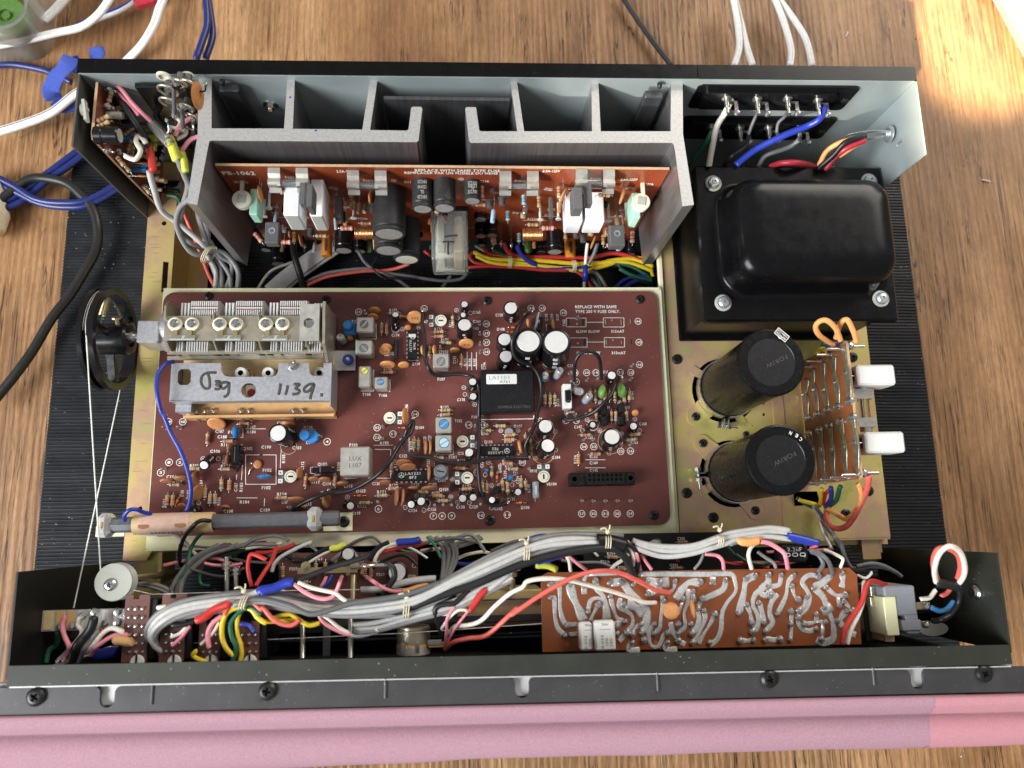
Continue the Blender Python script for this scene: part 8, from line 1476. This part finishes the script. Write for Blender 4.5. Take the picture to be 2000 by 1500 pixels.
W2 = [('red wire passing left of the grey cables to the tuner board', 'w_coral', .13, 5, [(357, 402, 7), (365, 430), (385, 480), (405, 530), (424, 568)]),
 ('black cable leaving the phono board into the red sleeve', 'cable_black', .2, 12.6, [(222, 195, 12.5), (240, 205, 13), (258, 228, 13), (278, 262, 12.6), (290, 290, 12)]),
 ('pink wire at the rear of the phono board', 'w_pink', .12, 13.2, [(207, 158), (235, 172), (262, 205), (295, 238, 12.6)]), ('second pink wire lower on the phono board', 'w_pink', .1, 13, [(232, 182), (250, 200), (270, 225)]),
 ('cream wire wriggling in a curl over the phono board', 'w_white', .15, 12.5, [(245, 305), (265, 312), (275, 295), (265, 275), (272, 265), (285, 280)]), ('cream wire bent like an S beside the jack plate', 'w_white', .13, 12, [(340, 225), (352, 238), (345, 250), (330, 248), (335, 258)]),
 ('cream wire curving under the jack plate', 'w_white', .12, 11.6, [(365, 248), (362, 262), (345, 272)]), ('thick black wire along the back corner to the lime sleeve', 'cable_black', .2, 12, [(318, 195), (306, 225), (320, 250), (332, 270)]),
 ('pink wire from jack plate passing behind the heat sink', 'w_pink', .15, 12, [(342, 266), (358, 240), (388, 225)]), ('lower pink wire from jack plate towards the heat sink', 'w_pink', .14, 11.6, [(353, 298), (370, 275), (390, 265)]),
 ('dotted black wire looping at the phono board middle', 'cable_black', .13, 12.5, [(222, 218), (228, 238), (250, 245), (292, 240)]),
 ('green wire pair beside the left heat sink foot', 'w_green', .12, 5.5, [(325, 380), (345, 385), (352, 398)]),
 # transformer area
 ('cream wire from upper terminal strip down behind the transformer', 'w_white', .2, 12, [(1430, 195, 13), (1420, 215, 12.6), (1400, 245, 12), (1392, 285, 11), (1385, 325, 10.5)]),
 ('bright blue wire from upper strip sweeping down left', 'w_blue', .22, 12, [(1612, 210, 12.9), (1600, 232, 12.8), (1575, 247, 12.3), (1530, 265, 11.8), (1480, 290, 11), (1438, 322, 10.5)]),
 ('green wire from the left end of the lower strip', 'w_green', .17, 10.5, [(1392, 256, 11.5), (1380, 275, 11), (1362, 300, 10), (1350, 325, 9)]),
 ('grey wire from the lower strip down behind the transformer', 'w_dkgrey', .17, 11, [(1562, 272, 11.5), (1545, 285, 11), (1510, 298, 10.5), (1490, 310, 10), (1480, 326, 9.5)]),
 ('twisted bare wire between the second terminals', 'w_dkgrey', .1, 12, [(1490, 200), (1478, 222, 12), (1468, 245, 11.6), (1463, 262, 11.3)]), ('twisted bare wire between the third terminals', 'w_dkgrey', .1, 12, [(1548, 203), (1535, 225, 12), (1520, 240, 11.7), (1517, 260, 11.4)]),
 ('black wire from second lower terminal behind the transformer', 'w_black', .15, 11, [(1463, 265), (1455, 285), (1430, 305), (1415, 322, 10)]),
 ('red wire arching behind the transformer', 'crimson', .2, 10.6, [(1505, 326, 10), (1530, 318, 10.8), (1560, 317, 11), (1590, 326, 10)]),
 ('orange wire in the clipped cable near the right cheek', 'w_orange', .17, 12, [(1600, 322, 10.6), (1615, 295, 11.3), (1650, 275, 12), (1690, 272, 12.2)]), ('crimson wire in the clipped cable near the right cheek', 'crimson', .18, 12.2, [(1612, 330, 10.6), (1630, 310, 11.2), (1655, 290, 12), (1690, 273, 12.4)]),
 ('black wire in the clipped cable near the right cheek', 'w_black', .19, 12.3, [(1600, 330, 10.6), (1625, 305, 11.4), (1650, 280, 12.2), (1690, 266, 12.4)]), ('pale orange wire outermost in the clipped cable', 'w_orange', .14, 12.2, [(1640, 305, 11.4), (1670, 285, 12), (1692, 276, 12.2)]),
 ('orange looped wire behind the upper white block', 'w_orange', .17, 11.5, [(1627, 675, 10.6), (1600, 655, 11.4), (1595, 635, 12), (1612, 626, 12.4), (1630, 640, 12.2), (1642, 665, 11.6)]), ('second orange looped wire, nearest the right edge', 'w_orange', .17, 11.5, [(1632, 660, 11), (1640, 635, 11.8), (1655, 625, 12.2), (1665, 645, 11.9), (1672, 668, 11.4)]),
 ('green wire end behind the fuse board', 'w_green', .16, 9.5, [(1605, 672), (1615, 675), (1625, 685)]), ('blue wire end behind the fuse board', 'w_blue', .16, 9.6, [(1615, 674), (1630, 672), (1640, 680)]), ('yellow wire end behind the fuse board', 'w_yellow', .16, 9, [(1595, 690), (1605, 680), (1620, 690)]),
 ('orange wire curving down from the fuse board', 'w_orange', .17, 9, [(1675, 945, 9.5), (1682, 970), (1675, 995, 8), (1655, 1012, 7), (1640, 1008, 6.6), (1615, 992, 6.2)]), ('coral red wire curving down from the fuse board corner', 'w_coral', .19, 9.4, [(1695, 930, 10.6), (1692, 960), (1675, 1000, 8), (1650, 1028, 7), (1625, 1030, 6.6), (1615, 1010, 6.3), (1616, 995, 6)]),
 ('green and yellow wire in the slot: green strand', 'w_green', .14, 5.5, [(1555, 972), (1575, 985), (1590, 990)]), ('yellow strand beside the green one in the slot', 'w_yellow', .14, 5.6, [(1560, 975), (1590, 985), (1602, 985), (1605, 955, 7)]), ('blue wire rising from the slot to the fuse board', 'w_blue', .16, 6.5, [(1612, 990, 5.6), (1622, 975), (1623, 952, 7.5)]),
 ('green wire rising from the slot to the fuse board', 'w_green', .16, 6.5, [(1612, 992, 5.6), (1632, 978), (1642, 950, 7.8)]), ('dark red wire rising from the slot to the fuse board', 'w_red', .12, 6.4, [(1608, 985, 5.8), (1612, 965), (1618, 958, 7)]),
 ('grey wire dropping from the slot over the plate edge', 'w_ltgrey', .11, 5.8, [(1588, 988), (1600, 1010), (1612, 1040, 6), (1620, 1065, 6)]), ('dark grey wire dropping from the slot over the plate edge', 'w_dkgrey', .14, 5.9, [(1592, 990), (1615, 1020), (1625, 1040, 6.4), (1640, 1070, 7)])]
for d in W2: wire(d[0], d[1], d[2], d[3], d[4], 'wires inside the receiver')
# bundles in the shade below the tray
dk = thing('shaded_cable_bundle', 'grey cables in the shade between the tuner board tray and front channel', 'cable bundle', tuple(at(430, 1100, 6)))
for m, r, pts in (('w_dkgrey', .16, cv(AN, [(920, 1100), (960, 960), (1040, 840), (1150, 740), (1300, 670), (1450, 620)])), ('w_grey', .16, cv(AN, [(950, 1100), (990, 970), (1080, 850), (1200, 750), (1350, 680), (1520, 620)])), ('w_grey', .15, cv(AN, [(870, 1070), (940, 930), (1040, 800), (1180, 700), (1340, 620)])), ('w_grey', .14, cv(AN, [(1300, 700), (1450, 650), (1650, 625), (1900, 610)])),
                  ('w_grey', .13, cv(AN, [(520, 1010), (650, 1020), (760, 1060), (850, 1100)])), ('w_grey', .13, cv(AN, [(520, 1000), (680, 1000), (800, 1040), (900, 1100)])), ('w_white', .1, cv(AN, [(1600, 660), (1750, 640), (1950, 600)])), ('w_grey', .14, cv(FM, [(1300, 110), (1400, 180), (1410, 300), (1390, 440)])), ('w_grey', .14, cv(FM, [(1350, 110), (1440, 190), (1440, 300), (1400, 440)])), ('w_grey', .14, cv(FM, [(1400, 110), (1480, 190), (1480, 290), (1420, 430)])),
                  ('w_grey', .14, cv(FM, [(1450, 110), (1500, 190), (1495, 300), (1440, 420)])), ('w_grey', .13, cv(FM, [(1500, 170), (1600, 130), (1680, 105)])), ('w_grey', .13, cv(FM, [(1520, 185), (1620, 150), (1700, 115)]))): wire('', m, r, 7, pts, parent=dk)
for i in range(46):
    x = 330 + i * 26 + rnd.uniform(-14, 14); y = rnd.uniform(1064, 1112); z = rnd.uniform(4.5, 8.2); L_ = rnd.uniform(50, 150); s = rnd.uniform(-26, 26)
    wire('', rnd.choice(('w_grey', 'w_black', 'w_red', 'w_white', 'w_green', 'w_dkgrey', 'w_pink', 'w_dkgrey', 'w_blue')), rnd.uniform(.07, .13), z, [(x, y), (x + L_ * .3, y + s * .7), (x + L_ * .7, y + s), (x + L_, y + s * .3 + rnd.uniform(-8, 20))], parent=dk)
# ------------------------------------------------------------------ outside cables and odds and ends
def flatcable(label, pts, z, m='cable_white', r=.17, gap=.32, cat='cable', group=None, line=None):
    P_ = spline([at(q[0], q[1], q[2] if len(q) > 2 else z) for q in pts], 8); b = MB()
    for s in (-.5, .5):
        Q_ = []
        for i, p in enumerate(P_):
            t = (P_[min(i + 1, len(P_) - 1)] - P_[max(i - 1, 0)]); n = Vector((-t.y, t.x, 0)).normalized(); Q_.append(p + n * gap * s)
        b.sweep(Q_, r, m, 9)
    o = b.build('flat_cable'); tag(o, label, cat, group)
    if line:
        Q_ = []
        for i, p in enumerate(P_): t = (P_[min(i + 1, len(P_) - 1)] - P_[max(i - 1, 0)]); n = Vector((-t.y, t.x, 0)).normalized(); Q_.append(p + n * gap * .5 * line + Vector((0, 0, r * .97)))
        b = MB(); b.sweep(Q_, .03, 'print_dark', 4); b.build('printed_line', o)
    return o
g = 'loose cables on the table around the receiver'
o = flatcable('white speaker cable with a dark printed line entering behind the left cheek', [(-20, 262), (40, 244), (100, 220), (150, 182), (210, 150)], 1.3, group=g, gap=.32, r=.18, line=.9)
b = MB(); c = at(85, 236, 1.56); b.text('BANDRIDGE  SPEAKERFLEX', frame(c + Vector((.1, -.42, 0)), (at(135, 207, 1.5) - at(36, 253, 1.5)).normalized(), Vector((0, 0, 1)).cross((at(135, 207, 1.5) - at(36, 253, 1.5)).normalized()), Vector((0, 0, 1))), 'print_dark', w=3.6, h=.2, bold=0); b.build('printed_lettering', o)
flatcable('thick white twin cable crossing the upper left corner', [(-20, 92), (50, 78), (110, 64), (160, 52), (195, 25), (222, -15)], 2.0, group=g, gap=.28, r=.165)
flatcable('white twin cable rising from behind the panel left of the blue cable', [(235, 130, .6), (275, 90), (300, 50), (312, 15), (325, -15)], 1.0, group=g, gap=.29, r=.17)
flatcable('white twin cable behind the plastic tub corner', [(85, 40), (105, 22), (125, 0), (140, -20)], 1.6, group=g, gap=.32, r=.19)
wire('thin white cable with blue edge running to the red plug', 'cable_white', .19, .8, [(150, 52), (200, 35), (240, 18), (280, -10)], g, 'cable', 'cable')
wire('', 'w_blue', .1, .9, [(150, 46), (200, 28), (240, 11), (270, -8)], None, 'cable', 'edge_line', parent=SC.objects['cable'])
b = MB(); p = at(283, 2, .8); b.box(p, (1.5, .8, .7), 'crimson', rotz(.35), .15); tag(b.build('cable_plug'), 'red plug on the thin white cable at the top edge', 'plug')
for i, (lab, pts) in enumerate((('left white twin lead rising behind the terminal strips', [(1434, 128), (1444, 90), (1440, 40), (1430, -15)]), ('second white twin lead, bending away to the right', [(1470, 128), (1458, 90), (1446, 40), (1432, -15)]), ('third white twin lead behind the terminal strips', [(1543, 128), (1545, 95), (1530, 40), (1508, -15)]), ('rightmost white twin lead, behind the end of the strips', [(1586, 128), (1575, 80), (1552, 40), (1515, -10)]))):
    flatcable(lab, pts, 1.6 if i % 2 else 1.8, group=g, gap=.2, r=.16)
for lab, pts, z in (('blue cable entering at the top beside the grommets', [(383, 115), (398, 75), (404, 40), (400, -15)], 3), ('second blue cable, slightly right at the grommets', [(402, 115), (414, 75), (413, 40), (405, -15)], 2.4), ('blue cable running left above the velcro strap', [(-20, 130), (30, 127), (80, 135), (115, 150), (140, 160)], .6), ('blue cable curving from the left edge up under the cheek', [(-20, 408), (30, 385), (70, 355), (120, 320), (165, 285)], 1.0),
                    ('blue cable just below it, paired from the left edge', [(-20, 420), (35, 397), (80, 362), (130, 328), (170, 295)], 1.0), ('blue cable looping below onto the mat', [(-20, 340), (30, 365), (70, 388), (120, 397), (170, 392), (225, 362)], 1.4), ('outer blue cable of the loop onto the mat', [(-20, 350), (35, 376), (80, 398), (130, 405), (180, 398), (240, 362)], 1.2)):
    wire(lab, 'cable_blue', .26, z, pts, g, 'cable', 'cable', n=12)
wire('thick black cable looping from the left edge over the mat', 'cable_black', .34, 1.3, [(-20, 420), (8, 385), (50, 354), (95, 348), (140, 365), (172, 395), (190, 435), (190, 475), (172, 520), (140, 570), (100, 625), (60, 690), (20, 745), (-25, 800)], g, 'cable', 'cable', n=12, sub=10)
wire('thin black probe cable above the middle of the rear panel', 'cable_black', .22, .6, [(1210, -15), (1240, 30), (1275, 80), (1310, 128)], g, 'cable', 'cable', n=12)
for x, y in ((333, 112), (388, 112)): p = at(x, y, 13); b = MB(); b.lathe((p.x, 25.0, 12.6), (0, 1, 0), [(0, .6), (.5, .6), (.6, .5), (.6, 0)], 'black_gloss', 20); tag(b.build('cable_grommet'), ('left' if x < 350 else 'right') + ' black round plug on the back of the rear panel', 'plug', 'black plugs on the rear panel')
# velcro strap
b = MB(); b.fl = .12; pts = [at(205, 100, 1.2), at(192, 104, 1.8), at(165, 110, 2.2), at(140, 125, 2.4), at(112, 150, 2.2), at(98, 178, 1.8), at(103, 195, 1.3), at(125, 200, 1.0), at(150, 185, .8)]
b.sweep([at(176, 106, 1.6), at(188, 103, 1.7), at(195, 102, 1.7), at(200, 102, 1.68), at(203, 102, 1.66), at(205, 102, 1.65)], .5, 'velcro', 16, flat=(0, 0, 1), taper=lambda t: 1 if t < .45 else max(.1, math.sqrt(max(0, 1 - ((t - .45) / .55) ** 2)))); P_ = spline([at(140, 112, 2.4), at(130, 128, 2.5), at(112, 148, 2.3), at(100, 175, 1.9), at(106, 196, 1.4)], 18); b.sweep(P_, .58, 'velcro', 16, flat=(.3, .3, 1)); b.sweep(spline([at(106, 196, 1.3), at(125, 210, .8), at(150, 200, .7), at(170, 170, .8)], 14), .45, 'velcro', 14, flat=(0, 0, 1)); b.sweep(spline([at(138, 112, 2.2), at(150, 130, 1.6), at(165, 140, 1)], 12), .5, 'velcro', 14, flat=(0, 0, 1))
tag(b.build('velcro_strap'), 'blue woven velcro strap curled round cables at the left cheek', 'strap')
# plastic tub in the corner, with a green thing in it
t = thing('plastic_tub', 'clear plastic tub with a green disc inside at the upper left corner', 'tub', tuple(at(20, 30, 0)))
c = at(15, 25, 2.5); b = MB(); out = rrect(c.x - 6, c.x + 1.9, c.y - 2.1, c.y + 6, 1.5, 8)
def ringm(b, o0, z0, o1, z1, m): n = len(o0); b.add([(x, y, z0) for x, y in o0] + [(x, y, z1) for x, y in o1], [(i, (i + 1) % n, n + (i + 1) % n, n + i) for i in range(n)], m, True)
o1 = rrect(c.x - 5.8, c.x + 2.3, c.y - 2.5, c.y + 6.3, 1.6, 8); ringm(b, out, .05, o1, 4.2, 'smoky_plastic'); ringm(b, o1, 4.2, rrect(c.x - 5.6, c.x + 2.1, c.y - 2.3, c.y + 6.1, 1.5, 8), 4.25, 'smoky_plastic'); ringm(b, rrect(c.x - 5.7, c.x + 2.2, c.y - 2.4, c.y + 6.2, 1.6, 8), 4.22, rrect(c.x - 5.6, c.x + 1.9, c.y - 2.1, c.y + 6, 1.5, 8), .08, 'smoky_plastic'); b.build('wall', t)
p = at(5, 22, 1.2); b = MB(); b.lathe((p.x, p.y, .1), (0, 0, 1), [(0, 1.5), (.6, 1.5), (.7, 1.35), (.7, .55), (.5, .5), (.5, .3), (.7, .28), (.7, 0)], 'green_cap', 36); tag(b.build('tape_reel'), 'green round reel inside the clear plastic tub', 'reel')
# clear lid top right
t = thing('storage_box', 'edge of a clear plastic box lid at the upper right corner', 'box', tuple(at(1985, 30, 1)))
a = at(1945, -10, 1.0); c2 = at(2010, 110, 1.0); d = (c2 - a).normalized(); n_ = Vector((-d.y, d.x, 0)); b = MB(); b.box((a + c2) / 2 + n_ * .35 + Vector((0, 0, -.3)), ((c2 - a).length + 4, .5, .8), 'smoky_plastic', basis(d, n_, Vector((0, 0, 1))), .15); b.build('rim', t); b = MB(); b.box((a + c2) / 2 + n_ * 3.2 + Vector((0, 0, -.2)), ((c2 - a).length + 4, 5, .12), 'smoky_plastic', basis(d, n_, Vector((0, 0, 1)))); b.build('cover', t)
# cream plug at the left edge
p = at(-24, 405, 1); b = MB(); b.lathe((p.x, p.y + 2.5, 1.0), (.1, -1, 0), [(0, 0), (.2, .7), (.9, 1.0), (3.2, 1.1), (4.3, .8), (4.8, .3), (4.9, 0)], 'cream', 24); tag(b.build('mains_plug'), 'cream rounded plug at the left edge under the blue cables', 'plug')
# scraps and marks on the table
SCR = [(at(1654, 67, .04), .5, 1.1, 'white_plastic', 'white wire scrap on the table behind the right strip'), (at(1792, 72, .04), .5, .9, 'ceramic', 'orange scrap on the table near the sunlit patch'), (at(1926, 353, .04), .75, -.25, 'white_plastic', 'white sliver on the table right of the mat'), (at(1879, 1472, .04), .5, 1.0, 'tin', 'shiny metal scrap on the table below the pink paper')]
for p, L_, a, m, lab in SCR: b = MB(); d = Vector((math.cos(a), math.sin(a), 0)); b.tube([p - d * L_ / 2, p + Vector((0, 0, .05)), p + d * L_ / 2], .05, m, 6, 3); tag(b.build('scrap'), lab, 'scrap', 'scraps on the table')
for x, y in ((802, 1490),): p = at(x, y, 3); b = MB(); b.cyl((p.x, p.y, 0.02), (p.x, p.y, 1.2), .35, 'black_rubber', 16); tag(b.build('rubber_foot'), 'dark foot peeping out below the pink paper', 'foot')
# ------------------------------------------------------------------ shrink centimetres to metres
_seen = set()
for o in SC.objects:
    if o.type in {'CAMERA', 'LIGHT'}: continue
    o.location = o.location * U
    if o.type == 'MESH' and o.data.name not in _seen:
        _seen.add(o.data.name); o.data.transform(Matrix.Scale(U, 4))
